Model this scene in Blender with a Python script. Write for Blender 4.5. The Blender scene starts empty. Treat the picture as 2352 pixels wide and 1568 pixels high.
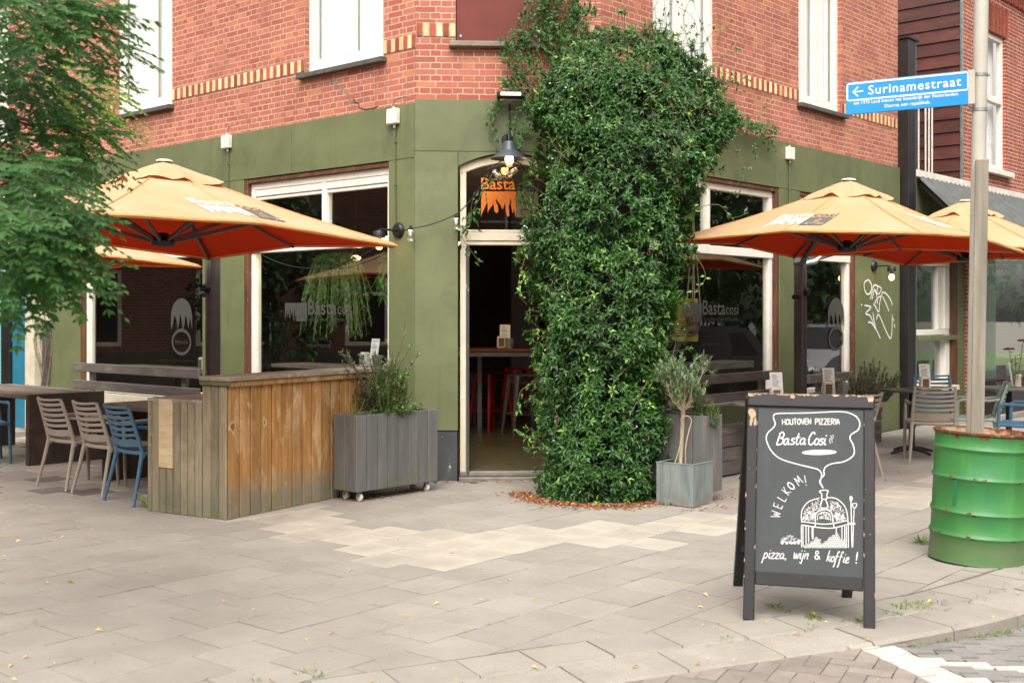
import bpy, math, random
from mathutils import Vector as V, Matrix
random.seed(7)
R_ = math.radians
S = bpy.context.scene
# ------------------------------------------------------------------ camera, sky, sun, exposure
cam_d = bpy.data.cameras.new('camera'); cam = bpy.data.objects.new('camera', cam_d)
S.collection.objects.link(cam); S.camera = cam
cam.location = (0, 0, 1.6); cam.rotation_euler = (R_(90), 0, 0)
cam_d.sensor_width = 36.0; cam_d.lens = 36.0*2704.4/2352.0
cam_d.shift_y = -0.0253
cam_d.clip_start = 0.05; cam_d.clip_end = 1500
cam_d.dof.use_dof = True; cam_d.dof.focus_distance = 10.2; cam_d.dof.aperture_fstop = 3.2
SUN_EL, SUN_AZ = 50.0, 186.0      # degrees; azimuth clockwise from +Y
w = bpy.data.worlds.new('World'); S.world = w; w.use_nodes = True
nt = w.node_tree; nt.nodes.clear()
sky = nt.nodes.new('ShaderNodeTexSky'); sky.sky_type = 'NISHITA'; sky.sun_disc = False
sky.sun_elevation = R_(SUN_EL); sky.sun_rotation = R_(SUN_AZ)
sky.air_density = 1.6; sky.dust_density = 4.0; sky.ozone_density = 0.6
hs = nt.nodes.new('ShaderNodeHueSaturation'); hs.inputs['Saturation'].default_value = 0.12
tint = nt.nodes.new('ShaderNodeMixRGB'); tint.blend_type = 'MULTIPLY'; tint.inputs[0].default_value = 1.0
tint.inputs[2].default_value = (1.04, 1.0, 0.95, 1)
bg = nt.nodes.new('ShaderNodeBackground'); bg.inputs['Strength'].default_value = 0.15
ow = nt.nodes.new('ShaderNodeOutputWorld')
nt.links.new(sky.outputs[0], hs.inputs['Color']); nt.links.new(hs.outputs[0], tint.inputs[1])
tcw = nt.nodes.new('ShaderNodeTexCoord'); sxw = nt.nodes.new('ShaderNodeSeparateXYZ'); mrw = nt.nodes.new('ShaderNodeMapRange')
mrw.inputs[1].default_value = 0.0; mrw.inputs[2].default_value = 0.95; mrw.inputs[3].default_value = 0.52; mrw.inputs[4].default_value = 1.5   # overcast: zenith brighter than horizon
ovc = nt.nodes.new('ShaderNodeVectorMath'); ovc.operation = 'SCALE'
nt.links.new(tcw.outputs['Generated'], sxw.inputs[0]); nt.links.new(sxw.outputs[2], mrw.inputs[0]); nt.links.new(mrw.outputs[0], ovc.inputs['Scale'])
nt.links.new(tint.outputs[0], ovc.inputs[0]); nt.links.new(ovc.outputs[0], bg.inputs['Color']); nt.links.new(bg.outputs[0], ow.inputs['Surface'])
sd = bpy.data.lights.new('sun', 'SUN'); sd.energy = 1.5; sd.angle = R_(50); sd.color = (1.0, 0.965, 0.91)
so = bpy.data.objects.new('sun', sd); S.collection.objects.link(so)
az = R_(SUN_AZ); el = R_(SUN_EL)
so.rotation_euler = V((math.sin(az)*math.cos(el), math.cos(az)*math.cos(el), math.sin(el))).to_track_quat('Z', 'Y').to_euler()
vs = S.view_settings; vs.view_transform = 'Standard'; vs.look = 'None'; vs.gamma = 1.0; vs.exposure = 0.85
S.cycles.use_denoising = True
S.cycles.max_bounces = 8; S.cycles.transparent_max_bounces = 12; S.cycles.glossy_bounces = 4
S.cycles.sample_clamp_indirect = 6.0

# ------------------------------------------------------------------ photo geometry -> world
F, CX, HY, H = 2704.4, 1176.0, 724.5, 1.6       # photo measured at 2352 px wide
aR = R_(41.7)
r = V((math.sin(aR), math.cos(aR), 0)); l = V((-r.y, r.x, 0))
c = ((r-l)/2**.5)
UP = V((0, 0, 1))
A = V((-.947, 11.37, 0)); W = 1.845; B = A + c*W
nL, nR, nC = -r, -l, V((c.y, -c.x, 0))
def frame(o, x, n): # columns x, n, up
    return Matrix(((x.x, n.x, 0, o.x), (x.y, n.y, 0, o.y), (0, 0, 1, o.z), (0, 0, 0, 1)))
FL = frame(A, l, nL); FR = frame(B, -r, nR); FC = frame(A, -c, nC)
def G(x, y, z=0.0):
    Y = F*(H-z)/(y-HY); return V(((x-CX)/F*Y, Y, z))
def P(x, y, Y): return V(((x-CX)/F*Y, Y, H+(HY-y)*Y/F))
def LW(t, off=0, z=0): return A + l*t + nL*off + UP*z
def RW(t, off=0, z=0): return B + r*t + nR*off + UP*z
def CW(s, off=0, z=0): return A + c*s + nC*off + UP*z
def place(loc, rz=0): return Matrix.Translation(V(loc)) @ Matrix.Rotation(rz, 4, 'Z')
def heading(d): return math.atan2(-d[0], d[1])   # rotation that turns local +y to d

# ------------------------------------------------------------------ mesh builder
class MB:
    def __init__(s): s.v=[]; s.f=[]; s.m=[]; s.t=[]; s.s=[]; s.M=None; s.mi=0; s.tone=.5; s.sm=False
    def add(s, vs, fs, sm=None):
        b = len(s.v); M = s.M
        s.v += [tuple(M @ V(p)) for p in vs] if M is not None else [tuple(p) for p in vs]
        sm = s.sm if sm is None else sm
        for f in fs:
            s.f.append(tuple(i+b for i in f)); s.m.append(s.mi); s.t.append(s.tone); s.s.append(sm)
    def box(s, x0, x1, y0, y1, z0, z1, b=.004):
        if x0 > x1: x0, x1 = x1, x0
        if y0 > y1: y0, y1 = y1, y0
        if z0 > z1: z0, z1 = z1, z0
        b = min(b, (x1-x0)*.3, (y1-y0)*.3, (z1-z0)*.3)
        if b <= 0.0003:
            s.add([(x0,y0,z0),(x1,y0,z0),(x1,y1,z0),(x0,y1,z0),(x0,y0,z1),(x1,y0,z1),(x1,y1,z1),(x0,y1,z1)],
                  [(0,3,2,1),(4,5,6,7),(0,1,5,4),(1,2,6,5),(2,3,7,6),(3,0,4,7)]); return
        X=(x0,x1); Y=(y0,y1); Z=(z0,z1); vs=[]; ix={}
        for i in (0,1):
            for j in (0,1):
                for k in (0,1):
                    sx, sy, sz = (b if i==0 else -b), (b if j==0 else -b), (b if k==0 else -b)
                    for a, p in enumerate(((X[i], Y[j]+sy, Z[k]+sz), (X[i]+sx, Y[j], Z[k]+sz), (X[i]+sx, Y[j]+sy, Z[k]))):
                        ix[i,j,k,a] = len(vs); vs.append(p)
        fs=[]
        g=lambda i,j,k,a: ix[i,j,k,a]
        for i in (0,1):
            q=[g(i,0,0,0),g(i,1,0,0),g(i,1,1,0),g(i,0,1,0)]; fs.append(q if i else q[::-1])
            q=[g(0,i,0,1),g(1,i,0,1),g(1,i,1,1),g(0,i,1,1)]; fs.append(q[::-1] if i else q)
            q=[g(0,0,i,2),g(1,0,i,2),g(1,1,i,2),g(0,1,i,2)]; fs.append(q if i else q[::-1])
        for i in (0,1):
            for j in (0,1):
                fs.append([g(i,j,0,0),g(i,j,1,0),g(i,j,1,1),g(i,j,0,1)] if (i+j)%2==1 else [g(i,j,0,1),g(i,j,1,1),g(i,j,1,0),g(i,j,0,0)])
                fs.append([g(i,0,j,0),g(i,1,j,0),g(i,1,j,2),g(i,0,j,2)] if (i+j)%2==1 else [g(i,0,j,2),g(i,1,j,2),g(i,1,j,0),g(i,0,j,0)])
                fs.append([g(0,i,j,1),g(1,i,j,1),g(1,i,j,2),g(0,i,j,2)] if (i+j)%2==0 else [g(0,i,j,2),g(1,i,j,2),g(1,i,j,1),g(0,i,j,1)])
                for k in (0,1):
                    q=[g(i,j,k,0),g(i,j,k,1),g(i,j,k,2)]; fs.append(q if (i+j+k)%2==1 else q[::-1])
        s.add(vs, fs)
    def beam(s, p, q, wd, ht, b=.003, up=UP):
        p, q = V(p), V(q); d = (q-p); L = d.length; d.normalize()
        x = d.cross(up)
        if x.length < 1e-4: x = d.cross(V((0,1,0)))
        x.normalize(); u = x.cross(d)
        M0 = s.M; T = Matrix(((x.x,d.x,u.x,p.x),(x.y,d.y,u.y,p.y),(x.z,d.z,u.z,p.z),(0,0,0,1)))
        s.M = M0 @ T if M0 is not None else T
        s.box(-wd/2, wd/2, 0, L, -ht/2, ht/2, b); s.M = M0
    def tube(s, pts, rad, n=8, cap=True, flat=1.0, upv=None):
        pts=[V(p) for p in pts]; m=len(pts)
        rads = rad if isinstance(rad,(list,tuple)) else [rad]*m
        vs=[]; prev=None
        for i,p in enumerate(pts):
            d=(pts[min(i+1,m-1)]-pts[max(i-1,0)]).normalized()
            if prev is None:
                a = V(upv) if upv else (UP if abs(d.z)<.9 else V((1,0,0)))
            else: a = prev
            x=(a-d*a.dot(d)); x = x.normalized() if x.length>1e-6 else d.orthogonal().normalized()
            prev=x; y=d.cross(x)
            for k in range(n):
                t=2*math.pi*k/n
                vs.append(p+(x*math.cos(t)*flat+y*math.sin(t))*rads[i])
        fs=[]
        for i in range(m-1):
            for k in range(n):
                k2=(k+1)%n; fs.append((i*n+k, i*n+k2, (i+1)*n+k2, (i+1)*n+k))
        if cap: fs.append(tuple(range(n))[::-1]); fs.append(tuple((m-1)*n+k for k in range(n)))
        s.add(vs, fs, True)
    def lathe(s, prof, n=24, o=(0,0,0), closed=False):
        o=V(o); vs=[]; m=len(prof)
        for (rr,z) in prof:
            for k in range(n):
                t=2*math.pi*k/n; vs.append(o+V((rr*math.cos(t), rr*math.sin(t), z)))
        fs=[]
        for i in range(m-1):
            for k in range(n):
                k2=(k+1)%n; fs.append((i*n+k,i*n+k2,(i+1)*n+k2,(i+1)*n+k))
        if prof[0][0]>1e-6 and closed: fs.append(tuple(range(n))[::-1])
        if prof[-1][0]>1e-6 and closed: fs.append(tuple((m-1)*n+k for k in range(n)))
        s.add(vs, fs, True)
    def ball(s, o, rx, ry=None, rz=None, n=12, m=8):
        ry=ry or rx; rz=rz or rx; o=V(o); vs=[o+V((0,0,-rz))]
        for i in range(1,m):
            a=math.pi*i/m
            for k in range(n):
                t=2*math.pi*k/n; vs.append(o+V((rx*math.sin(a)*math.cos(t), ry*math.sin(a)*math.sin(t), -rz*math.cos(a))))
        vs.append(o+V((0,0,rz))); fs=[]
        for k in range(n): fs.append((0,1+(k+1)%n,1+k))
        for i in range(m-2):
            for k in range(n):
                k2=(k+1)%n; a=1+i*n; fs.append((a+k,a+k2,a+n+k2,a+n+k))
        a=1+(m-2)*n
        for k in range(n): fs.append((a+k,a+(k+1)%n,len(vs)-1))
        s.add(vs,fs,True)
    def quad(s, *p): s.add(p, [tuple(range(len(p)))], False)
    def prism(s, pts, fn, d):      # pts 2D polygon, fn(x,y,h)->3D, thickness d
        n=len(pts); vs=[fn(x,y,0) for x,y in pts]+[fn(x,y,d) for x,y in pts]
        fs=[tuple(range(n))[::-1], tuple(n+i for i in range(n))]+[(i,(i+1)%n,n+(i+1)%n,n+i) for i in range(n)]
        s.add(vs,fs,False)
    def ribbon(s, pts, wd, fn, h=0.0):   # flat stroke along 2D polyline
        n=len(pts)
        if n<2: return
        vs=[]; 
        for i,(x,y) in enumerate(pts):
            x0,y0=pts[max(i-1,0)]; x1,y1=pts[min(i+1,n-1)]
            dx,dy=x1-x0,y1-y0; L=math.hypot(dx,dy) or 1; dx/=L; dy/=L
            k=wd/2*(.7 if i in (0,n-1) else 1.0)
            ex=(-dx if i==0 else dx if i==n-1 else 0)*wd*.3; ey=(-dy if i==0 else dy if i==n-1 else 0)*wd*.3
            vs.append(fn(x-dy*k+ex,y+dx*k+ey,h)); vs.append(fn(x+dy*k+ex,y-dx*k+ey,h))
        s.add(vs,[(2*i,2*i+1,2*i+3,2*i+2) for i in range(n-1)],False)
    def build(s, name, mats, parent=None, Wm=None, sharp=38):
        me=bpy.data.meshes.new(name); me.from_pydata(s.v,[],s.f)
        mats = mats if isinstance(mats,(list,tuple)) else [mats]
        for m in mats: me.materials.append(m)
        me.polygons.foreach_set('material_index', s.m); me.polygons.foreach_set('use_smooth', s.s)
        a=me.attributes.new('tone','FLOAT','FACE'); a.data.foreach_set('value', s.t)
        me.update()
        if any(s.s): me.set_sharp_from_angle(angle=R_(sharp))
        o=bpy.data.objects.new(name, me); link(o, parent, Wm); return o
WM = {}
def link(o, parent=None, Wm=None):
    S.collection.objects.link(o)
    if Wm is None: Wm = WM[parent] if parent is not None else Matrix.Identity(4)
    WM[o] = Wm
    if parent is not None:
        o.parent = parent; o.matrix_parent_inverse = Matrix.Identity(4)
        o.matrix_basis = WM[parent].inverted() @ Wm
    else: o.matrix_basis = Wm
def tag(o, label=None, cat=None, group=None, kind=None):
    if label: o['label']=label
    if cat: o['category']=cat
    if group: o['group']=group
    if kind: o['kind']=kind
    return o
def thing(name, label, cat, Wm, group=None):
    o=bpy.data.objects.new(name, None); o.empty_display_size=.1; link(o, None, Wm); return tag(o,label,cat,group)
def kids(o): return [x for x in bpy.data.objects if x.parent is o]
def copy_tree(o, Wm, label=None, parent=None):
    def rec(a, par, m):
        n=a.copy(); S.collection.objects.link(n); WM[n]=m
        n.parent=par
        n.matrix_basis = m if par is None else WM[par].inverted() @ m
        for ch in KID.get(a, ()): rec(ch, n, m @ (WM[a].inverted() @ WM[ch]))
        return n
    KID={}
    for x in S.collection.objects:
        if x.parent is not None: KID.setdefault(x.parent, []).append(x)
    n=rec(o, parent, Wm)
    if label: n['label']=label
    return n
_txt={}
def text_mesh(t, bold=0.0, space=1.0):
    k=(t,bold,space)
    if k in _txt: return _txt[k]
    cu=bpy.data.curves.new('t','FONT'); cu.body=t; cu.size=1.0; cu.offset=bold; cu.space_character=space; cu.resolution_u=3
    ob=bpy.data.objects.new('t',cu); S.collection.objects.link(ob)
    dg=bpy.context.evaluated_depsgraph_get(); dg.update()
    me=bpy.data.meshes.new_from_object(ob.evaluated_get(dg))
    vs=[(q.co.x,q.co.y) for q in me.vertices]; fs=[tuple(p.vertices) for p in me.polygons]
    xs=[q[0] for q in vs] or [0,1]
    bpy.data.objects.remove(ob); bpy.data.meshes.remove(me); bpy.data.curves.remove(cu)
    _txt[k]=(vs,fs,min(xs),max(xs)); return _txt[k]
def put_text(mb, t, x, y, width, fn, bold=0.0, h=0.0, space=1.0, height=None):
    vs,fs,a,b=text_mesh(t,bold,space); k=width/(b-a); ky=height if height else k
    mb.add([fn(x+(p-a)*k, y+q*ky, h) for p,q in vs], fs, False)
def smooth_line(pts, k=4, closed=False):
    n=len(pts); out=[]
    rng=range(n if closed else n-1)
    for i in rng:
        p0=pts[(i-1)%n] if closed or i>0 else pts[0]; p1=pts[i]; p2=pts[(i+1)%n]; p3=pts[(i+2)%n] if closed or i+2<n else pts[-1]
        for j in range(k):
            t=j/k
            out.append(tuple(.5*((2*b)+(-a+c_)*t+(2*a-5*b+4*c_-d)*t*t+(-a+3*b-3*c_+d)*t**3) for a,b,c_,d in zip(p0,p1,p2,p3)))
    out.append(tuple(pts[0] if closed else pts[-1])); return out

# ------------------------------------------------------------------ materials
def lin(q):
    if isinstance(q,str): q=tuple(int(q[i:i+2],16) for i in (0,2,4))
    f=lambda u: (u/12.92 if u<=.04045 else ((u+.055)/1.055)**2.4)
    return tuple(f(u/255.0) for u in q)+(1,)
class N:
    def __init__(s,name):
        s.mat=bpy.data.materials.new(name); s.mat.use_nodes=True; s.nt=s.mat.node_tree; s.nt.nodes.clear()
    def n(s,t,**k):
        x=s.nt.nodes.new(t)
        for a,b in k.items(): setattr(x,a,b)
        return x
    def l(s,a,b): s.nt.links.new(a,b)
    def math(s,op,a,b=None,clamp=False):
        x=s.n('ShaderNodeMath',operation=op); x.use_clamp=clamp
        for i,q in enumerate((a,b)):
            if q is None: continue
            if isinstance(q,(int,float)): x.inputs[i].default_value=q
            else: s.l(q,x.inputs[i])
        return x.outputs[0]
    def coord(s,scale=(1,1,1),loc=(0,0,0)):
        t=s.n('ShaderNodeTexCoord'); m=s.n('ShaderNodeMapping'); m.inputs['Scale'].default_value=scale; m.inputs['Location'].default_value=loc
        s.l(t.outputs['Object'],m.inputs[0]); return m.outputs[0]
    def noise(s,vec,scale=1,detail=4,rough=.6,dist=0):
        x=s.n('ShaderNodeTexNoise'); x.inputs['Scale'].default_value=scale; x.inputs['Detail'].default_value=detail
        x.inputs['Roughness'].default_value=rough; x.inputs['Distortion'].default_value=dist; s.l(vec,x.inputs['Vector']); return x.outputs[0]
    def rng(s,v,lo,hi,a=0,b=1):
        x=s.n('ShaderNodeMapRange'); x.clamp=True
        for i,q in enumerate((lo,hi,a,b)): x.inputs[i+1].default_value=q
        s.l(v,x.inputs[0]); return x.outputs[0]
    def mix(s,f,a,b,mode='MIX'):
        x=s.n('ShaderNodeMixRGB',blend_type=mode)
        for i,q in enumerate((f,a,b)):
            if isinstance(q,(int,float)): x.inputs[i].default_value=q
            elif isinstance(q,tuple): x.inputs[i].default_value=q
            else: s.l(q,x.inputs[i])
        return x.outputs[0]
    def attr(s,nm): x=s.n('ShaderNodeAttribute'); x.attribute_name=nm; return x.outputs['Fac']
    def z(s):
        t=s.n('ShaderNodeTexCoord'); x=s.n('ShaderNodeSeparateXYZ'); s.l(t.outputs['Object'],x.inputs[0]); return x.outputs
    def hsv(s,col,val=None,sat=None):
        x=s.n('ShaderNodeHueSaturation'); s.l(col,x.inputs['Color'])
        for nm,q in (('Value',val),('Saturation',sat)):
            if q is None: continue
            if isinstance(q,(int,float)): x.inputs[nm].default_value=q
            else: s.l(q,x.inputs[nm])
        return x.outputs[0]
    def out(s,col,rough=.6,metal=0,bump=None,bs=.3,bd=.01,spec=.5,trans=0,tcol=None,coat=0):
        p=s.n('ShaderNodeBsdfPrincipled'); o=s.n('ShaderNodeOutputMaterial')
        if isinstance(col,tuple): p.inputs['Base Color'].default_value=col
        else: s.l(col,p.inputs['Base Color'])
        if isinstance(rough,(int,float)): p.inputs['Roughness'].default_value=rough
        else: s.l(rough,p.inputs['Roughness'])
        if isinstance(metal,(int,float)): p.inputs['Metallic'].default_value=metal
        else: s.l(metal,p.inputs['Metallic'])
        p.inputs['Specular IOR Level'].default_value=spec; p.inputs['Coat Weight'].default_value=coat
        if bump is not None:
            b=s.n('ShaderNodeBump'); b.inputs['Strength'].default_value=bs; b.inputs['Distance'].default_value=bd
            s.l(bump,b.inputs['Height']); s.l(b.outputs[0],p.inputs['Normal'])
        res=p.outputs[0]
        if trans>0:
            t=s.n('ShaderNodeBsdfTranslucent'); tc=tcol if tcol is not None else col
            if isinstance(tc,tuple): t.inputs[0].default_value=tc
            else: s.l(tc,t.inputs[0])
            m=s.n('ShaderNodeMixShader'); m.inputs[0].default_value=trans; s.l(res,m.inputs[1]); s.l(t.outputs[0],m.inputs[2]); res=m.outputs[0]
        s.l(res,o.inputs['Surface']); return s.mat
def pm(name, col, col2=None, scale=(3,3,3), detail=5, lo=.35, hi=.65, rough=.6, rv=0, metal=0, tv=0.0, bs=0.0, bd=.004, bscale=None,
       layers=(), spec=.5, trans=0, tcol=None, dist=0, coat=0):
    m=N(name); cc=lin(col)
    if col2 is not None:
        nz=m.noise(m.coord(scale),1,detail,.6,dist); cc=m.mix(m.rng(nz,lo,hi),cc,lin(col2))
    elif bs or layers or tv: cc=m.mix(0.0,cc,cc)
    for L in layers:
        f=None
        if 'scale' in L: f=m.rng(m.noise(m.coord(L['scale'],L.get('loc',(0,0,0))),1,L.get('detail',5),L.get('nr',.65),L.get('dist',0)),L.get('lo',.5),L.get('hi',.6))
        if 'attr' in L: f=m.math('POWER',m.attr(L['attr']),1.0)
        if 'z' in L:
            zf=m.rng(m.z()[L.get('axis',2)],L['z'][0],L['z'][1],1,0)
            if f is not None and L.get('add'):
                f=m.math('MULTIPLY',m.math('ADD',f,zf),.5); f=m.rng(f,.45,.6)
            else: f=zf if f is None else m.math('MULTIPLY',f,zf)
        f=m.math('MULTIPLY',f,L.get('k',1.0)); cc=m.mix(f,cc,lin(L['col']),L.get('mode','MIX'))
    if tv: cc=m.hsv(cc,m.math('ADD',m.math('MULTIPLY',m.math('SUBTRACT',m.attr('tone'),.5),tv*2),1.0))
    bump=None
    if bs: bump=m.noise(m.coord(bscale or scale),1,6,.65)
    rg=rough
    if rv: rg=m.rng(m.noise(m.coord(tuple(q*1.7 for q in scale)),1,4),.3,.7,rough-rv,rough+rv)
    return m.out(cc,rg,metal,bump,bs,bd,spec,trans,tcol and lin(tcol),coat)
def glass_mat(name, tint=(1,1,1,1), rough=0.0, base=.04):
    m=N(name); ge=m.n('ShaderNodeNewGeometry'); dp=m.n('ShaderNodeVectorMath',operation='DOT_PRODUCT'); m.l(ge.outputs['Normal'],dp.inputs[0]); m.l(ge.outputs['Incoming'],dp.inputs[1])
    k5=m.math('POWER',m.math('SUBTRACT',1.0,m.math('ABSOLUTE',dp.outputs['Value']),True),5.0)      # same from either side of the pane
    f=m.math('ADD',m.math('MULTIPLY',k5,.95),.04+base,True)
    g=m.n('ShaderNodeBsdfGlossy'); g.inputs['Roughness'].default_value=rough; t=m.n('ShaderNodeBsdfTransparent'); t.inputs[0].default_value=tint
    x=m.n('ShaderNodeMixShader'); m.l(f,x.inputs[0]); m.l(t.outputs[0],x.inputs[1]); m.l(g.outputs[0],x.inputs[2])
    o=m.n('ShaderNodeOutputMaterial'); m.l(x.outputs[0],o.inputs['Surface']); return m.mat
def emit_mat(name,col,st):
    m=N(name); e=m.n('ShaderNodeEmission'); e.inputs[0].default_value=lin(col); e.inputs[1].default_value=st
    o=m.n('ShaderNodeOutputMaterial'); m.l(e.outputs[0],o.inputs['Surface']); return m.mat
def brick_mat(name, c1='b57060', c2='9c5748', c3='c2805f', mortar='c0a793', bw=.211, rh=.0605, ms=.0115, dirt='6e4a40'):
    m=N(name); sp=m.z(); cb=m.n('ShaderNodeCombineXYZ'); m.l(sp[0],cb.inputs[0]); m.l(sp[2],cb.inputs[1])
    wob=m.noise(m.coord((9,9,9)),1,3); wv=m.n('ShaderNodeVectorMath',operation='MULTIPLY_ADD')
    cw=m.n('ShaderNodeCombineXYZ'); k=m.math('MULTIPLY',m.math('SUBTRACT',wob,.5),.012); m.l(k,cw.inputs[0]); m.l(k,cw.inputs[1])
    va=m.n('ShaderNodeVectorMath',operation='ADD'); m.l(cb.outputs[0],va.inputs[0]); m.l(cw.outputs[0],va.inputs[1])
    def bt(a,b,mo,off=.5,sq=1.0,sqf=2):
        x=m.n('ShaderNodeTexBrick'); x.offset=off; x.squash=sq; x.squash_frequency=sqf
        x.inputs['Scale'].default_value=1; x.inputs['Brick Width'].default_value=bw; x.inputs['Row Height'].default_value=rh
        x.inputs['Mortar Size'].default_value=ms/2; x.inputs['Mortar Smooth'].default_value=.25; x.inputs['Bias'].default_value=0
        x.inputs['Color1'].default_value=a; x.inputs['Color2'].default_value=b; x.inputs['Mortar'].default_value=mo
        m.l(va.outputs[0],x.inputs['Vector']); return x
    sq=.5
    t=bt(lin(c1),lin(c2),lin(mortar),.5,sq); 
    t2=bt((0,0,0,1),(1,1,1,1),(0,0,0,1),.5,sq)
    f3=m.rng(t2.outputs[0],.82,.9); f3=m.math('MULTIPLY',f3,.8)
    col=m.mix(f3,t.outputs[0],lin(c3))
    nz=m.rng(m.noise(m.coord((1.1,1.1,1.7)),1,6,.65),.40,.72)
    col=m.mix(m.math('MULTIPLY',nz,.35),col,lin(dirt))
    fine=m.noise(m.coord((55,55,55)),1,4,.7); col=m.hsv(col,m.rng(fine,.25,.75,.82,1.16))
    inv=m.math('SUBTRACT',1.0,t.outputs['Fac']); 
    mcol=m.mix(m.rng(m.noise(m.coord((3,3,3)),1,5),.45,.65),lin(mortar),lin('8d7566'))
    col=m.mix(m.math('MULTIPLY',t.outputs['Fac'],.6),col,mcol)
    b=m.math('ADD',inv,m.math('MULTIPLY',fine,.25))
    return m.out(col,.9,0,b,.55,.006,.2)
# ------------------------------------------------------------------ material library
M_={}
M_['brick']=brick_mat('red_brick')
M_['brick_r']=brick_mat('red_brick_neighbour','a8503e','8a3f36','b8604a','cdbfae',.205,.0615,.012,'7a5248')
M_['brick_far']=brick_mat('brown_brick','7a5546','5a3e33','8c5f4a','857a70')
M_['cream']=pm('cream_brick','d9c69c','c4aa7c',(9,9,9),rough=.85,bs=.3,tv=.18)
M_['redb']=pm('plain_red_brick','aa5842','8a4232',(9,9,9),rough=.9,bs=.3,tv=.3)
M_['mortar']=pm('pale_mortar','b3a08d','8f7b6b',(14,14,14),rough=.95,bs=.4)
M_['green']=pm('green_paint','686e4b','5c6242',(1.3,1.3,2.2),lo=.35,hi=.7,rough=.5,rv=.08,bs=.10,bscale=(14,14,3),dist=.4,
   layers=[dict(scale=(2.3,2.3,1.1),detail=8,lo=.50,hi=.76,col='4f553a',k=.85,dist=1.4),dict(scale=(11,11,.8),lo=.56,hi=.74,col='545a3e',k=.6),dict(scale=(4,4,4),lo=.4,hi=.7,z=(.0,.7),col='55543f',k=.8),dict(scale=(5,5,14),lo=.66,hi=.78,col='8b9268',k=.4),
           dict(scale=(38,38,15),lo=.71,hi=.74,col='3d412c',k=.7),dict(scale=(60,60,30),lo=.75,hi=.77,col='b9b79a',k=.6)],tv=.16)
M_['gdark']=pm('dark_seam','20231a',rough=.9)
M_['plinth']=pm('slate_plinth','474a4c','3a3d3f',(3,3,3),rough=.6,bs=.2,layers=[dict(scale=(16,16,11),lo=.66,hi=.69,col='cfc8ba'),dict(scale=(4,4,3),lo=.45,hi=.7,z=(0,.35),col='7d7568',k=.7)])
M_['white']=pm('white_upvc','e8e4da','dcd7cb',(3,3,3),rough=.32,layers=[dict(scale=(7,7,3),lo=.58,hi=.8,col='a89f8d',k=.30)],tv=.05)
M_['cream_paint']=pm('cream_paint','d6cdb8','c6bba4',(5,5,5),rough=.45,layers=[dict(scale=(22,22,8),lo=.68,hi=.71,col='75644f',k=.7)])
M_['brownwood']=pm('brown_wood_trim','6a4028','47291a',(14,14,2.5),rough=.6,bs=.3,layers=[dict(scale=(40,40,8),lo=.62,hi=.66,col='a0896e',k=.6)])
M_['sill']=pm('dark_stone_sill','57534e','47433f',(12,12,12),rough=.75,bs=.3,layers=[dict(scale=(20,20,20),lo=.66,hi=.70,col='97918a',k=.6)])
M_['sillrust']=pm('rust_streaked_sill','8a8074','73695d',(8,8,8),rough=.8,layers=[dict(scale=(6,6,1),lo=.52,hi=.60,col='9a5229',k=.85)])
M_['maroon']=pm('maroon_board','6f3128','5c271f',(1.5,1.5,1.5),rough=.75,bs=.12,bscale=(60,60,30))
M_['glass']=glass_mat('window_glass',(.86,.9,.88,1),0,.16); M_['glass_tr']=glass_mat('transom_glass',(.8,.82,.8,1),0,.13)
M_['glass_up']=glass_mat('upper_window_glass',(1,1,1,1),0,.03)
M_['curtain']=pm('white_net_curtain','dfe0de','d0d2d0',(20,20,.6),rough=.9)
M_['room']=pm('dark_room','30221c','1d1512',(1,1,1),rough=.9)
M_['roomgrey']=pm('grey_room_paint','4a4546','3c3839',(2,2,2),rough=.8)
M_['floor_in']=pm('olive_floor','575239','4a4530',(1.5,1.5,1.5),rough=.35,rv=.1)
M_['mat']=pm('door_mat','4b4548','2c2829',(90,90,90),rough=1,bs=.8)
M_['concrete']=pm('grey_concrete','8a857c','716b62',(6,6,6),rough=.85,bs=.3,layers=[dict(scale=(30,30,20),lo=.68,hi=.72,col='b5afa5',k=.7)])
M_['blackp']=pm('black_paint','191718','232122',(4,4,4),rough=.45,layers=[dict(scale=(50,50,24),lo=.70,hi=.73,col='77716b',k=.5)])
M_['charcoal']=pm('charcoal_metal','5a5254','645b5c',(3,3,8),rough=.4,metal=.3)
M_['dk']=pm('black_plastic','17181a',rough=.45,bs=.05)
M_['steel']=pm('galvanised_steel','a9adab','8e9494',(9,9,9),rough=.4,rv=.1,metal=.75)
M_['whiteplastic']=pm('white_plastic','e4e0d6','cfc9bb',(9,9,9),rough=.45)
M_['clap']=pm('oxblood_clapboard','58302a','3f201d',(1.2,1.2,5),lo=.35,hi=.7,rough=.5,bs=.25,bscale=(3,3,40),tv=.22,layers=[dict(scale=(3,3,5),lo=.52,hi=.7,col='6d3429',k=.6)])
M_['corr']=pm('grey_fibre_cement','585b59','484b4a',(5,5,5),rough=.75,bs=.2,layers=[dict(scale=(40,40,40),lo=.70,hi=.74,col='8e8e74',k=.7)])
M_['turq']=pm('turquoise_paint','7fb6bd','8cc3c8',(3,3,3),rough=.45)
M_['blue']=pm('blue_paint','276f8b','2d7a94',(3,3,3),rough=.45)
M_['lampglow']=emit_mat('warm_filament','ffc27a',9.0)
M_['lampglow_soft']=emit_mat('warm_lamp_face','ffdf9a',3.2)
M_['bulbglass']=glass_mat('bulb_glass',(1,.97,.9,1),0,.06)
M_['paper']=pm('paper','f4f2ee','ebe8e3',(4,4,4),rough=.8)
M_['ink']=pm('ink','6f6b6c',rough=.9)
M_['chalk']=pm('white_chalk_paint','e7e7e4','d5d6d4',(40,40,40),rough=.8)

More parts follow.
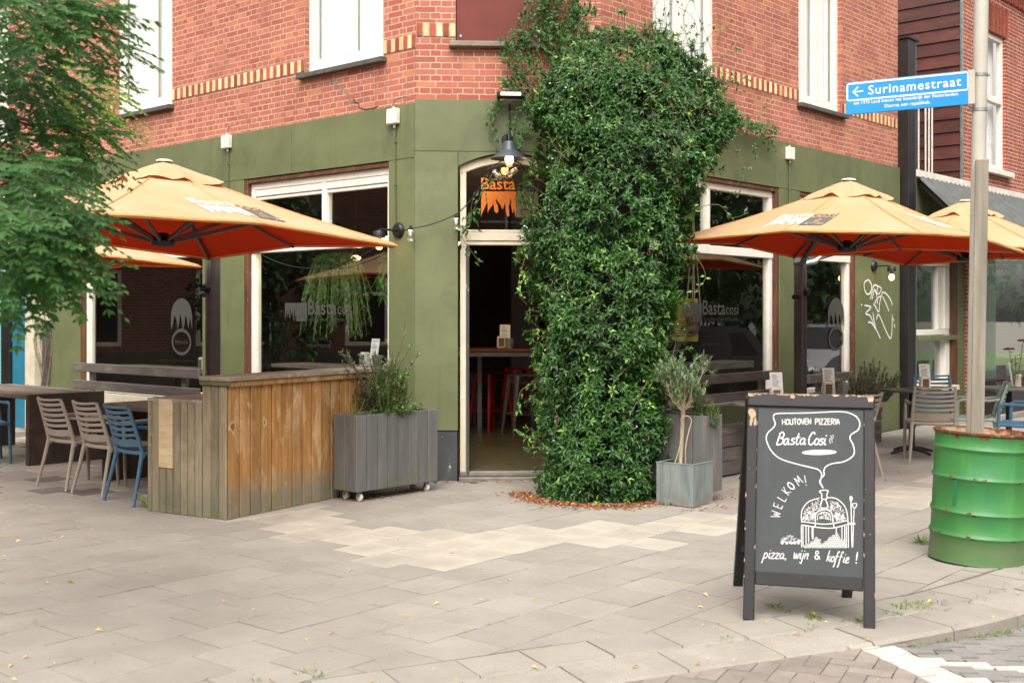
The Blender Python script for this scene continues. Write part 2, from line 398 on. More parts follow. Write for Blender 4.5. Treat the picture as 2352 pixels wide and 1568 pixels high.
# ------------------------------------------------------------------ the corner building
bld = thing('corner_restaurant','red brick corner restaurant with green painted shopfront and chamfered entrance','building',Matrix.Translation(A))
HT=7.6
def cut_wall(mb, t0,t1,z0,z1, holes, sg, y=0.0, rev=.12):
    """wall face at depth y with rectangular openings and their reveals; t runs along the facade"""
    ts=sorted({t0,t1,*[q for h in holes for q in (h[0],h[1])]}); zs=sorted({z0,z1,*[q for h in holes for q in (h[2],h[3])]})
    def X(t): return sg*t
    for i in range(len(ts)-1):
        for j in range(len(zs)-1):
            a,b,e,f=ts[i],ts[i+1],zs[j],zs[j+1]
            if any(h[0]<=a and b<=h[1] and h[2]<=e and f<=h[3] for h in holes): continue
            q=[(X(a),y,e),(X(b),y,e),(X(b),y,f),(X(a),y,f)]
            mb.add(q if sg<0 else q[::-1],[(0,1,2,3)])
    for a,b,e,f in holes:
        for p,q in (((a,e),(b,e)),((b,e),(b,f)),((b,f),(a,f)),((a,f),(a,e))):
            mb.add([(X(p[0]),y,p[1]),(X(q[0]),y,q[1]),(X(q[0]),y-rev,q[1]),(X(p[0]),y-rev,p[1])],[(0,1,2,3)])
SB=.05   # brick sits behind the cladding face
dlt=SB*math.tan(R_(22.5))
UL=[(.493,1.733,4.17,6.2),(4.289,5.60,4.15,6.2)]; UR=[(.90,2.135,4.22,6.2),(4.02,5.18,4.22,6.2)]
ZB=3.55
mb=MB(); cut_wall(mb,dlt,7.25,ZB,HT,UL,1,-SB); mb.build('brick_wall',M_['brick'],bld,FL)
mb=MB(); cut_wall(mb,dlt,6.93,ZB,HT,UR,-1,-SB); mb.box(-6.93,-6.925,-3,-SB,0,HT,0); mb.build('brick_wall',M_['brick'],bld,FR)
mb=MB(); cut_wall(mb,dlt,W-dlt,ZB,HT,[(.404,1.40,4.265,6.2)],-1,-SB,.08); mb.build('brick_wall',M_['brick'],bld,FC)
# decorative band of alternating cream and red bricks
def band(spans, sg, fr, z0, z1):
    for a,b in spans:
        mbk=MB()
        n=max(1,round((b-a)/.061)); wd=(b-a)/n
        mbk.mi=2; mbk.box(sg*a,sg*b,-SB-.02,-SB+.0035,z0,z1,0)
        for i in range(n):
            mbk.mi=i%2; mbk.tone=random.random()
            mbk.box(sg*(a+i*wd+.006),sg*(a+(i+1)*wd-.006),-SB,-SB+.009+random.random()*.004,z0+.005,z1-.005,.004)
        mbk.build('brick_band',[M_['redb'],M_['cream'],M_['mortar']],bld,fr)
band([(dlt,.493),(1.733,4.289),(5.60,7.2)],1,FL,4.195,4.335)
band([(dlt,.90),(2.135,4.02),(5.18,6.9)],-1,FR,4.235,4.375)
band([(dlt,.404),(1.40,W-dlt)],-1,FC,4.30,4.44)
# repaired mortar patches and a stepped crack under the left upper window
def LPT(x,y):
    kx=(x-CX)/F; o=A-nL*SB; t=(kx*o.y-o.x)/(l.x-kx*l.y); yy=o.y+t*l.y; return (t,H+(HY-y)*yy/F)
rr=random.Random(77)
for (x,y,wx,hz) in ((770,190,.035,.05),(785,207,.03,.04),(797,222,.02,.035),(805,232,.03,.025),(850,165,.018,.03),(868,172,.015,.03),(900,190,.012,.035),(836,222,.007,.04),(884,205,.006,.045),(905,226,.009,.03),(935,195,.012,.03),(760,185,.04,.012),(931,232,.010,.035),(748,243,.006,.03),(720,255,.01,.03)):
    k=MB(); t,z=LPT(x,y); n=9; pts=[]
    for i_ in range(n):
        a=2*math.pi*i_/n; q=.6+.6*rr.random(); pts.append((t+wx*q*math.cos(a),-SB+.0025,z+hz*q*math.sin(a)))
    k.add(pts,[tuple(range(n))]); k.build('mortar_patch',M_['concrete'],bld,FL)
k=MB(); k.ribbon([LPT(*p) for p in ((812,225),(815,235),(824,238),(826,248),(838,252),(858,249),(868,245))],.012,lambda a,b,h:(a,-SB+.003,b))
k.build('wall_crack',M_['gdark'],bld,FL)
# upper windows
def upper_window(a,b,z0,z1,sg,fr,mull,drop):
    f=MB(); X=lambda t:sg*t; y1=-SB-.055; y0=y1-.07
    fw=.075
    f.box(X(a),X(b),y0,y1,z0,z0+.11); f.box(X(a),X(b),y0,y1,z1-fw,z1)
    f.box(X(a),X(a+fw),y0,y1,z0+.112,z1-fw-.002); f.box(X(b-fw),X(b),y0,y1,z0+.112,z1-fw-.002)
    for m in mull: f.box(X(m-.05),X(m+.05),y0,y1,z0+.112,z1-fw-.002)
    f.box(X(a-.0),X(b),y1-.01,y1+.022,z0-.0,z0+.03)
    for (p,q) in ((a+fw,mull[0]-.05),(mull[0]+.05,b-fw)):   # inner sash beads
        for (u,v,e,g) in ((p,q,z0+.112,z0+.145),(p,p+.03,z0+.147,z1-.1),(q-.03,q,z0+.147,z1-.1)):
            f.box(X(u),X(v),y0+.01,y1-.018,e,g)
    wn=f.build('window',M_['white'],bld,fr)
    g=MB(); g.quad((X(a+.05),y0+.03,z0+.05),(X(b-.05),y0+.03,z0+.05),(X(b-.05),y0+.03,z1-.03),(X(a+.05),y0+.03,z1-.03)); g.build('pane',M_['glass_up'],wn)
    s=MB(); s.box(X(a-.05),X(b+.07),-SB-.06,-SB+.075,z0-.055,z0-.002,.006); s.build('sill',M_['sill'],wn)
    k=MB(); n=60; vs=[]
    for i in range(n+1):
        t=a+(b-a)*i/n; yy=y0-.035+.020*math.sin(i*1.3)+.008*math.sin(i*.47); vs+=[(X(t),yy,z0-.2),(X(t),yy,z1+.2)]
    k.add(vs,[(2*i,2*i+2,2*i+3,2*i+1) for i in range(n)],True); k.build('curtain',M_['curtain'],wn)
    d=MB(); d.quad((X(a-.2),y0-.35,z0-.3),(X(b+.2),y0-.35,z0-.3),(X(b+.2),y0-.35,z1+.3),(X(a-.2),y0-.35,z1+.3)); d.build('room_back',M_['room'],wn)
upper_window(*UL[0],1,FL,[1.08],0); upper_window(*UL[1],1,FL,[4.85],0)
upper_window(*UR[0],-1,FR,[1.50],0); upper_window(*UR[1],-1,FR,[4.60],0)
# maroon board over the entrance
m1=MB(); m1.box(-.41,-1.395,-SB-.04,-SB-.015,4.27,6.15,.003); bo=m1.build('infill_board',M_['maroon'],bld,FC)
m1=MB(); m1.M=Matrix.Translation((-.452,-SB-.012,4.315))@Matrix.Rotation(R_(-90),4,'X'); m1.lathe([(0,.006),(.012,.005),(.017,0),(.017,-.004)],14); m1.build('bolt',M_['steel'],bo)
m1=MB(); m1.box(-.34,-1.47,-SB-.05,-SB+.085,4.20,4.252,.006); m1.build('sill',M_['sillrust'],bo)
# green cladding boards
def clad(rects, sg, fr, th=.05):
    for (a,b,z0,z1) in rects:
        k=MB(); k.tone=random.uniform(.3,.7); k.box(sg*a,sg*b,-th,0,z0,z1,.003); k.build('cladding_panel',M_['green'],bld,fr)
ZL=3.12
clad([(.006,1.902,ZL+.004,3.655),(1.908,5.55,ZL+.004,3.652),(5.556,7.235,ZL+.004,3.655)],1,FL)
clad([(.004,.362,0,ZL),(2.765,3.575,0,ZL),(6.415,7.235,0,ZL),(.366,2.762,0,.60),(3.58,6.41,0,.412)],1,FL)
clad([(.004,3.40,ZL+.004,3.685),(3.405,6.03,ZL+.004,3.685),(6.035,6.89,ZL+.004,3.685)],-1,FR)
clad([(.004,.47,0,ZL),(3.455,3.965,0,ZL),(5.495,6.875,0,ZL),(.474,3.45,0,.60),(3.97,5.49,0,.60)],-1,FR)
clad([(.004,W-.004,3.188,3.688)],-1,FC)
clad([(.004,.425,.488,3.184),(1.42,W-.004,.488,3.184)],-1,FC)
# arched header filling between panel and arch of the door frame
def archz(s,top=3.165,side=3.045): # underside of the arch over s in .446..1.40
    u=(s-.923)/.477; return top-(top-side)*u*u
k=MB(); n=14; vs=[]
for i in range(n+1):
    s_=.428+(1.417-.428)*i/n; zz=archz(s_)+.012; vs+=[(-s_,-.004,min(zz,3.18)),(-s_,-.004,3.186),(-s_,-.06,min(zz,3.18))]
k.add(vs,[(3*i,3*i+3,3*i+4,3*i+1) for i in range(n)]+[(3*i,3*i+2,3*i+5,3*i+3) for i in range(n)]); k.build('arch_header',M_['green'],bld,FC)
for a_,b_ in ((-.012,-.418),(-1.425,-W+.012)):
    k=MB(); k.box(a_,b_,-.06,-.012,0,.484,.003); k.build('plinth',M_['plinth'],bld,FC)
# dark backing behind the seams
for fr,sg,t1 in ((FL,1,7.2),(FR,-1,6.87)):
    holes=[(.365,2.762,.6,3.12),(3.577,6.412,.6,3.12)] if sg==1 else [(.472,3.452,.6,3.12),(3.967,5.492,.6,3.12)]
    k=MB(); cut_wall(k,.02,t1,0,3.62,holes,sg,-.052,.1); k.build('backing_wall',M_['gdark'],bld,fr)
k=MB(); cut_wall(k,.02,W-.02,0,3.62,[(.43,1.415,0,3.17)],-1,-.062,.1); k.build('backing_wall',M_['gdark'],bld,FC)
# ground-floor windows
def shop_window(a,b,z0,z1,ztr,mulls,sg,fr,trimL,trimR,blinds=True):
    X=lambda t:sg*t; f=MB(); y1=-.058; y0=-.14; fw=.07
    f.box(X(a),X(b),y0,y1,z0,z0+.085); f.box(X(a),X(b),y0,y1,z1-fw,z1); f.box(X(a),X(b),y0,y1+.012,ztr-.04,ztr+.055)
    for zz,zt in ((z0+.087,ztr-.042),(ztr+.057,z1-fw-.002)):
        f.box(X(a),X(a+fw),y0,y1,zz,zt); f.box(X(b-fw),X(b),y0,y1,zz,zt)
    for m in mulls: f.box(X(m-.035),X(m+.035),y0,y1,ztr+.057,z1-fw-.002)
    if blinds:
        e=[a+fw]+[q for m in mulls for q in (m-.035,m+.035)]+[b-fw]
        for i in range(0,len(e),2):
            f.box(X(e[i]+.003),X(e[i+1]-.003),y0+.02,y1-.006,z1-fw-.075,z1-fw-.003); f.box(X(e[i]+.003),X(e[i+1]-.003),y0+.03,y1-.016,z1-fw-.115,z1-fw-.085)
    wn=f.build('window',M_['white'],bld,fr)
    g=MB(); yy=y0+.035
    e=[a]+list(mulls)+[b]
    for p,q in zip(e[:-1],e[1:]): g.quad((X(p+.03),yy,ztr+.02),(X(q-.03),yy,ztr+.02),(X(q-.03),yy,z1-.03),(X(p+.03),yy,z1-.03))
    g.quad((X(a+.03),yy,z0+.03),(X(b-.03),yy,z0+.03),(X(b-.03),yy,ztr-.01),(X(a+.03),yy,ztr-.01)); g.build('pane',M_['glass'],wn)
    t=MB()
    if trimL: t.box(X(b+.002),X(b+.062),-.15,-.008,z0,z1+.045,.004)
    if trimR: t.box(X(a-.002),X(a-.062),-.15,-.008,z0,z1+.045,.004)
    t.box(X(a),X(b),-.15,-.012,z1+.002,z1+.044,.004); t.build('wood_trim',M_['brownwood'],wn)
    return wn
win=[shop_window(.372,2.70,.604,3.07,2.335,[1.43],1,FL,True,False), shop_window(3.585,6.35,.604,3.07,2.335,[4.9],1,FL,True,False),
     shop_window(.48,3.388,.604,3.07,2.32,[1.98],-1,FR,True,False,False), shop_window(3.975,5.43,.604,3.07,2.335,[],-1,FR,True,False,False)]
k=MB(); k.box(3.59,6.40,-.012,.004,.415,.602,.004); k.build('lower_panel',M_['cream_paint'],win[1],FL)
# window lettering and logo
FLAME=[(0,1),(1,1),(1,0),(.97,.12),(.955,.25),(.94,.36),(.925,.25),(.92,.18),(.90,.16),(.885,.25),(.86,.45),(.87,.6),(.84,.73),(.83,.6),(.79,.45),(.80,.25),(.81,.08),(.77,.01),(.73,.1),(.7,.3),(.70,.45),(.68,.59),(.66,.45),(.62,.3),(.55,.48),(.47,.62),(.43,.74),(.42,.6),(.48,.45),(.5,.25),(.44,.15),(.38,.25),(.36,.45),(.34,.6),(.32,.45),(.22,.28),(.19,.16),(.185,.4),(.19,.55),(.15,.71),(.16,.55),(.11,.38),(.03,.15),(0,0)]
def logo(mb, x,y,sz,fn, mi_f,mi_c,mi_t,mi_t2, hh=0.0, words=True, aspect=1.0, wcup=.63, mi_line=None):
    """flame square, cup square and the two words above; (x,y)=lower left"""
    mb.mi=mi_f; mb.add([fn(x+p*sz,y+q*sz*aspect,hh) for p,q in FLAME],[tuple(range(len(FLAME)))[::-1]],False)
    mb.mi=mi_c; a=x+sz*1.015; b=x+sz*(1.015+wcup); h=sz*aspect
    mb.add([fn(a,y,hh),fn(b,y,hh),fn(b,y+h,hh),fn(a,y+h,hh)],[(0,1,2,3)],False)
    if mi_line is not None:
        mb.mi=mi_line; cw=b-a
        for pl in ([(.2,.30),(.25,.12),(.4,.02)],[(.8,.30),(.75,.12),(.6,.02)],[(.2,.30),(.8,.30)],[(.80,.26),(.95,.24),(.9,.1),(.75,.1)],[(.45,.78),(.62,.70),(.40,.58),(.62,.48),(.42,.4)]):
            mb.ribbon([(a+p*cw,y+q*h) for p,q in smooth_line(pl,4)],sz*.028,fn,hh+.0015)
    if words:
        mb.mi=mi_t; put_text(mb,'Basta',x,y+h+sz*.06,sz*.98,fn,.012,hh); mb.mi=mi_t2; put_text(mb,'cosi',x+sz*1.03,y+h+sz*.06,sz*.62,fn,0,hh)
M_['letter_grey']=pm('etched_lettering','3d3d37',rough=.8); M_['letter_dim']=pm('faded_lettering','2e2e2a',rough=.8)
M_['logo_orange']=pm('orange_vinyl','d9761f','cf6c1c',(4,4,4),rough=.5); M_['logo_olive']=pm('olive_vinyl','6d6543',rough=.6); M_['logo_black']=pm('black_vinyl','221a15',rough=.6)
def wfn(sg,t0,z0,y=-.096):  # reading direction is towards -x in every frame
    return lambda a,b,h: (sg*t0-a, y+h, z0+b)
def shop_lettering(sg,t0,fr,wn):
    k=MB(); fn=wfn(sg,t0,1.537)
    logo(k,0,0,.20,fn,0,0,0,0,words=False,aspect=1.0,wcup=.9,mi_line=1); k.mi=0
    put_text(k,'Basta',.40,.075,.47,fn,.012); put_text(k,'cosi',.885,.075,.27,fn,0)
    k.mi=1; put_text(k,'HOUTOVENPIZZA, KOFFIE & WIJN',.41,0,.745,fn); put_text(k,'WWW.BASTACOSI.NL',.36,-.27,.42,fn)
    k.build('window_lettering',[M_['letter_grey'],M_['letter_dim']],wn,fr)
shop_lettering(1,2.14,FL,win[0]); shop_lettering(-1,1.52,FR,win[2])
def roundlogo(t,z,rad,sg,fr,wn):
    k=MB(); fn=wfn(sg,t,z); pts=[(-1,-.7)]+[(-math.cos(math.pi*i/14),math.sin(math.pi*i/14)*1.0) for i in range(15)]+[(1,-.7)]
    bot=[(.8,.0),(.66,-.62),(.5,-.1),(.38,.1),(.3,-.35),(.15,-.7),(0,-.1),(-.12,.2),(-.2,-.3),(-.35,-.65),(-.5,-.1),(-.66,.1),(-.8,-.4)]
    pts=pts+bot; k.add([fn(a*rad,b*rad,0) for a,b in pts],[tuple(range(len(pts)))[::-1]]); 
    ring=[(math.cos(2*math.pi*i/20)*rad*.85,-rad*1.3+math.sin(2*math.pi*i/20)*rad*.62) for i in range(21)]; k.ribbon(ring,rad*.16,fn)
    k.mi=1; put_text(k,'Bastacosi',-rad*.6,-rad*1.38,rad*1.2,fn); k.build('window_lettering',[M_['letter_grey'],M_['letter_dim']],wn,fr)
roundlogo(4.16,1.58,.23,1,FL,win[1]); roundlogo(5.12,1.60,.23,-1,FR,win[3])
# entrance: frame, transom light, threshold
f=MB(); y0,y1=-.15,-.055
f.box(-.446,-.506,y0,y1,.05,3.0,.004); f.box(-1.40,-1.34,y0,y1,.05,3.0,.004)
f.box(-.508,-1.338,y0,y1+.02,2.325,2.405,.006); f.box(-.508,-1.338,y0,y1+.006,2.285,2.322,.004); f.box(-.508,-1.338,y0,y1+.004,2.408,2.435,.004)
n=16; vs=[]
for i in range(n+1):
    s_=.446+(.954)*i/n; zo=archz(s_); zi=zo-.075
    vs+=[(-s_,y1,zo),(-s_,y1,zi),(-s_,y0,zi),(-s_,y0,zo)]
f.add(vs,[(4*i,4*i+4,4*i+5,4*i+1) for i in range(n)]+[(4*i+1,4*i+5,4*i+6,4*i+2) for i in range(n)]+[(4*i,4*i+3,4*i+7,4*i+4) for i in range(n)])
ent=f.build('door_frame',M_['cream_paint'],bld,FC)
g=MB(); pts=[(-.50,2.43),(-1.345,2.43)]+[(-s_,archz(s_)-.07) for s_ in [1.345-.0845*i for i in range(11)]]
g.add([(p,-.11,q) for p,q in pts],[tuple(range(len(pts)))]); g.build('transom_pane',M_['glass_tr'],ent,FC)
k=MB(); fn=wfn(-1,.652,2.56,-.104)
logo(k,0,0,.342,fn,0,1,0,2,aspect=.74,mi_line=3); k.mi=2; put_text(k,'HOUTOVENPIZZA, LUNCH & BORREL',0,-.055,.56,fn,.006)
k.build('transom_lettering',[M_['logo_orange'],M_['logo_olive'],M_['letter_grey'],M_['logo_black']],ent,FC)
k=MB(); k.box(-.507,-.535,-.95,-.02,.06,2.28,.004); k.build('open_door',M_['plinth'],bld,FC)
k=MB(); k.box(-.435,-1.42,-.5,.02,-.02,.035,.01); k.box(-.44,-1.41,-.5,-.03,.036,.085,.01); k.build('doorstep',M_['concrete'],bld,FC)
# interior shell
P1=LW(7.2,-.15); P4=RW(6.87,-.15); P2=A-nL*.15+c*.06; P3=B-nR*.15-c*.06; P5=P4+l*7; P6=P1+r*7
poly=[P1,P2,P3,P4,P5,P6]
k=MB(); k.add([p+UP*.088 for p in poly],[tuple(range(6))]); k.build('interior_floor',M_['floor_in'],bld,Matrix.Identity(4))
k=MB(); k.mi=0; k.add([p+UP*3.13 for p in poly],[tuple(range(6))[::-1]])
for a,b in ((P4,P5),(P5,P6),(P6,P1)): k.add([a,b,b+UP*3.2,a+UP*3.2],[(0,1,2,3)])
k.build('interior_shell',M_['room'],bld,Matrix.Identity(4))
k=MB(); k.add([p+UP*HT for p in poly],[tuple(range(6))]); 
for a,b in ((P4,P5),(P5,P6),(P6,P1)): k.add([a+UP*3.2,b+UP*3.2,b+UP*HT,a+UP*HT],[(0,1,2,3)])
k.build('roof',M_['sill'],bld,Matrix.Identity(4))
k=MB(); q=P(1192,700,17.5); k.box(q.x-.12,q.x+.3,17.4,17.8,.09,3.1,.01); k.build('interior_pillar',M_['roomgrey'],bld,Matrix.Identity(4))

# ------------------------------------------------------------------ neighbours
nb = thing('neighbour_house','brick house with oxblood clapboard side wall and corrugated awning beyond the black post','building',Matrix.Translation(RW(9.2)))
FN=FR
k=MB(); cut_wall(k,9.2,16,3.5,9,[(10.2,11.13,3.98,6.25)],-1,0,.14); k.box(-9.36,-9.50,-.1,.012,.05,3.6,0); k.build('brick_wall',M_['brick_r'],nb,FN)
# clapboard side wall, running away from the street at t=9.2
k=MB(); zz=3.45
while zz<9:
    k.tone=random.random(); k.add([(-9.19,.0,zz),(-9.19,-4.5,zz),(-9.165,-4.5,zz+.0),(-9.165,0,zz)],[(0,1,2,3)])
    k.add([(-9.163,0,zz),(-9.163,-4.5,zz),(-9.188,-4.5,zz+.205),(-9.188,0,zz+.205)],[(0,1,2,3)]); zz+=.205
k.build('clapboard_wall',M_['clap'],nb,FN)
k=MB(); k.box(-9.155,-9.215,-.02,.015,3.5,9,.003); k.build('corner_strip',M_['steel'],nb,FN)
for yy in (-.667,-.555,-.50,-.45):
    k=MB(); k.tube([(-9.13,yy,3.5),(-9.13,yy,4.95)],.014,8); k.build('white_pipe',M_['whiteplastic'],nb,FN)
k=MB(); k.box(-7.35,-13.5,-.02,.05,3.60,3.70,.004); k.build('white_flashing',M_['whiteplastic'],nb,FN)
# low flat part with a green front and white sash
k=MB(); cut_wall(k,7.36,9.36,.0,3.6,[(7.42,8.74,.55,2.95)],-1,-.02,.1); k.build('green_front',M_['green'],nb,FN)
k=MB(); k.box(-7.0,-9.3,-4.5,-.05,3.42,3.5,0); k.build('flat_roof',M_['sill'],nb,FN)
k=MB(); k.box(-8.76,-8.98,-.06,.012,0,2.95,.004); k.build('wood_post',M_['brownwood'],nb,FN)
f=MB(); X=lambda t:-t
f.box(X(7.42),X(8.74),-.14,-.03,1.31,1.39); f.box(X(7.42),X(8.74),-.14,-.02,2.34,2.46); f.box(X(7.42),X(8.74),-.14,-.02,.55,.64); f.box(X(7.42),X(8.74),-.14,-.02,2.85,2.95)
for z0,z1 in ((.645,1.305),(1.395,2.335),(2.465,2.845)):
    f.box(X(8.56),X(8.738),-.14,-.02,z0,z1); f.box(X(7.42),X(7.50),-.14,-.02,z0,z1)
f.box(X(8.36),X(8.555),-.13,-.05,1.395,2.335)
wn=f.build('window',M_['white'],nb,FN)
g=MB(); g.quad((X(7.45),-.10,.58),(X(8.7),-.10,.58),(X(8.7),-.10,2.9),(X(7.45),-.10,2.9)); g.build('pane',M_['glass'],wn)
g=MB(); g.box(X(7.38),X(8.86),-.03,.07,1.235,1.30,.005); g.build('sill',M_['green'],wn)
g=MB(); g.box(X(7.3),X(8.78),-.03,.12,.47,.545,.006); g.build('sill',M_['cream_paint'],wn)
g=MB(); g.quad((X(7.1),-2.5,0),(X(13.5),-2.5,0),(X(13.5),-2.5,3.6),(X(7.1),-2.5,3.6)); g.quad((X(7.1),-2.5,.05),(X(13.5),-2.5,.05),(X(13.5),-.1,.05),(X(7.1),-.1,.05)); g.build('room_back',M_['roomgrey'],nb,FN)
M_['shopglass']=glass_mat('greenish_shop_glass',(.86,.95,.88,1),.0,.22)
M_['reflpaint']=pm('painted_green_reflection','aebfae','9db09f',(1,1,1),rough=.7)  # pale green puts the reflected lawn and sky into the wall colour
k=MB(); k.box(X(9.52),X(9.66),-.1,.0,.4,3.5,.004); k.box(X(9.66),X(13.5),-.1,.0,.4,.55,.004); shw=k.build('shop_front',M_['white'],nb,FN)
k=MB(); k.quad((X(9.6),-.05,.5),(X(13.5),-.05,.5),(X(13.5),-.05,3.5),(X(9.6),-.05,3.5)); k.build('pane',M_['shopglass'],shw)
k=MB(); k.quad((X(9.6),-1.0,.0),(X(13.5),-1.0,.0),(X(13.5),-1.0,3.5),(X(9.6),-1.0,3.5)); k.build('interior_wall',M_['reflpaint'],shw)
k=MB(); k.M=FN@Matrix.Translation((X(11.05),-.62,1.78))@Matrix.Rotation(R_(-90),4,'X'); k.lathe([(0,.03),(.33,.03),(.36,0),(.33,-.01)],28,closed=True); k.mi=1
k.box(-.008,.008,-.0,.22,.032,.04,.001); k.M=k.M@Matrix.Rotation(R_(130),4,'Z'); k.box(-.008,.008,0,.16,.032,.04,.001); k.M=None
ck=k.build('wall_clock',[M_['dk'],M_['whiteplastic']],None); tag(ck,'round black wall clock seen behind the shop window right of the pole','clock')
k=MB(); k.box(X(9.5),X(13.5),-.03,.03,0,.4,.004); k.build('base_panel',M_['charcoal'],nb,FN)
# corrugated awning
def awning(t0,t1):
    k=MB(); n=int((t1-t0)/.0215); vs=[]
    for i in range(n+1):
        t=t0+(t1-t0)*i/n; h=.028*math.cos(2*math.pi*t/.172)
        vs+=[(X(t),.04+h*.6,3.60+h*.8),(X(t),1.02+h*.6,2.62+h*.8),(X(t),1.012+h*.6,2.612+h*.8),(X(t),.032+h*.6,3.592+h*.8)]
    k.add(vs,[f for i in range(n) for f in ((4*i,4*i+1,4*i+5,4*i+4),(4*i+3,4*i+7,4*i+6,4*i+2),(4*i+1,4*i+2,4*i+6,4*i+5))],True)
    a=k.build('awning',M_['corr'],nb,FN)
    for t in (t0+.05,t1-.05):
        b=MB(); b.beam((X(t),.03,2.55),(X(t),.95,2.60),.05,.06); b.beam((X(t),.05,3.50),(X(t),.98,2.56),.05,.05); b.build('bracket',M_['dk'],a)
awning(7.45,13.2)
# neighbour upper window with soldier arch, cornice
f=MB(); a,b,z0,z1=10.2,11.13,4.0,6.25
f.box(X(a),X(a+.09),-.13,-.05,z0,z1); f.box(X(b-.09),X(b),-.13,-.05,z0,z1); f.box(X(a+.09),X(b-.09),-.13,-.05,z1-.09,z1); f.box(X(a+.09),X(b-.09),-.13,-.05,z0,z0+.09); f.box(X(a+.09),X(b-.09),-.13,-.035,5.12,5.22)
wn=f.build('window',M_['white'],nb,FN)
g=MB(); g.quad((X(a),-.1,z0),(X(b),-.1,z0),(X(b),-.1,z1),(X(a),-.1,z1)); g.build('pane',M_['glass_up'],wn)
g=MB(); n=30; vs=[]
for i in range(n+1): t=a+(b-a)*i/n; vs+=[(X(t),-.22+.015*math.sin(i*1.7),z0-.2),(X(t),-.22+.015*math.sin(i*1.7),z1)]
g.add(vs,[(2*i,2*i+2,2*i+3,2*i+1) for i in range(n)],True); g.build('curtain',M_['curtain'],wn)
g=MB(); g.box(X(a-.1),X(b+.14),-.1,.1,z0-.09,z0-.003,.005); g.build('sill',M_['white'],wn)
g=MB(); n=20
for i in range(n):
    g.tone=random.random(); u=a-.08+(b-a+.16)*i/n; sk=(i-n/2+.5)*.006
    g.add([(X(u+.005),.006,6.26),(X(u+.05),.006,6.26),(X(u+.05+sk),.006,6.72),(X(u+.005+sk),.006,6.72)],[(0,1,2,3)])
g.build('soldier_arch',M_['redb'],nb,FN)
g=MB()
for i in range(46):
    g.tone=random.random(); g.box(X(9.3+i*.11),X(9.3+i*.11+.06),-.05,.05,6.86,7.06,.003)
g.box(X(9.2),X(14.5),-.05,.07,7.07,7.35,.004); g.build('brick_cornice',M_['redb'],nb,FN)
g=MB(); g.box(X(9.2),X(14.5),-.05,.45,7.55,7.75,.02); g.build('gutter',M_['white'],nb,FN)
for t in (10.42,11.6,12.9):
    g=MB(); pr=[(0,7.35),(.10,7.36),(.15,7.42),(.13,7.47),(.2,7.52),(.38,7.54),(.38,7.55),(0,7.55)]
    g.prism(pr,lambda x,y,h:(X(t)-h,x+.07,y),.12); g.build('bracket',M_['white'],nb,FN)
# black steel post at the joint
k=MB(); k.box(-6.94,-7.20,-.12,.10,0,5.50,.006); k.mi=1; k.box(-7.202,-7.26,-.11,.08,0,5.46,.004); k.mi=0; k.box(-6.92,-7.28,-.14,.12,5.505,5.54,.004)
tag(k.build('steel_post',[M_['blackp'],M_['steel']],None,FR),'tall square black steel post at the right end of the green shopfront','post')
# the blue shop on the left
lb = thing('blue_shopfront','house with turquoise and blue painted shopfront at the far left edge','building',Matrix.Translation(LW(7.25)))
k=MB(); k.box(7.28,7.66,-.2,-.1,0,3.3,.0); k.mi=1; k.box(7.66,7.93,-.1,.02,0,3.3,.005); k.mi=2; k.box(7.935,8.35,-.1,.0,0,3.3,.004); k.mi=3; k.box(8.36,8.62,-.1,.05,1.78,3.3,.004); k.box(8.62,8.72,-.1,.06,0,3.3,.004); k.mi=4; k.box(8.36,8.615,-.1,.045,0,1.775,.004)
k.build('painted_front',[M_['roomgrey'],M_['cream_paint'],M_['blue'],M_['turq'],M_['blackp']],lb,FL)
k=MB(); k.box(8.8,12,-.2,-.1,.7,3.0,0); k.build('pane',M_['dk'],lb,FL)
k=MB(); k.mi=0; k.box(8.74,12.2,-.1,.02,0,.7,.004); k.box(8.74,12.2,-.1,.03,1.55,1.66,.004); k.mi=1; k.box(7.3,7.6,-.09,-.06,1.53,1.66,.003); k.build('window_frame',[M_['turq'],M_['cream_paint']],lb,FL)
k=MB(); cut_wall(k,7.27,14,3.3,HT,[(8.6,10.0,4.1,6.2)],1,-.06); k.build('brick_wall',M_['brick_r'],lb,FL)
k=MB(); k.box(8.6,10,-.3,-.15,4.1,6.2,0); k.build('window',M_['white'],lb,FL)
# ------------------------------------------------------------------ ground, pavement, kerb, road
M_['tile']=pm('concrete_paver','938d84','88827a',(2.2,2.2,2.2),rough=.9,tv=.06,bs=.35,bd=.002,bscale=(160,160,160),
  layers=[dict(scale=(.9,.9,.9),detail=7,lo=.45,hi=.75,col='766d62',k=.4),dict(scale=(6,6,6),detail=4,lo=.64,hi=.70,col='756c60',k=.5),dict(scale=(17,17,17),loc=(4,4,0),detail=2,lo=.715,hi=.73,col='5d564c',k=.7),dict(scale=(170,170,170),detail=2,lo=.60,hi=.68,col='aba397',k=.5),dict(scale=(130,130,130),detail=2,lo=.62,hi=.70,col='5f584f',k=.55),dict(scale=(2.5,2.5,2.5),loc=(7,3,0),lo=.62,hi=.74,col='b89a72',k=.22)])
M_['tile_lt']=pm('pale_paver','aaa397','9d968b',(4,4,4),rough=.9,tv=.08,bs=.3,bd=.002,bscale=(160,160,160),layers=[dict(attr='worn_centre',col='8d867a',k=.62),dict(scale=(7,7,7),lo=.5,hi=.7,col='988f82',k=.4),dict(scale=(150,150,150),detail=2,lo=.62,hi=.7,col='988e80',k=.5)])
M_['tile_dk']=pm('dark_paver','6f6862','625b55',(4,4,4),rough=.9,tv=.15,bs=.3,bd=.002,bscale=(160,160,160))
M_['joint']=pm('sandy_joint','4a4236','3a342a',(9,9,9),rough=1,bs=.4,layers=[dict(scale=(2.2,2.2,2.2),lo=.60,hi=.70,col='5a6437',k=.7)])
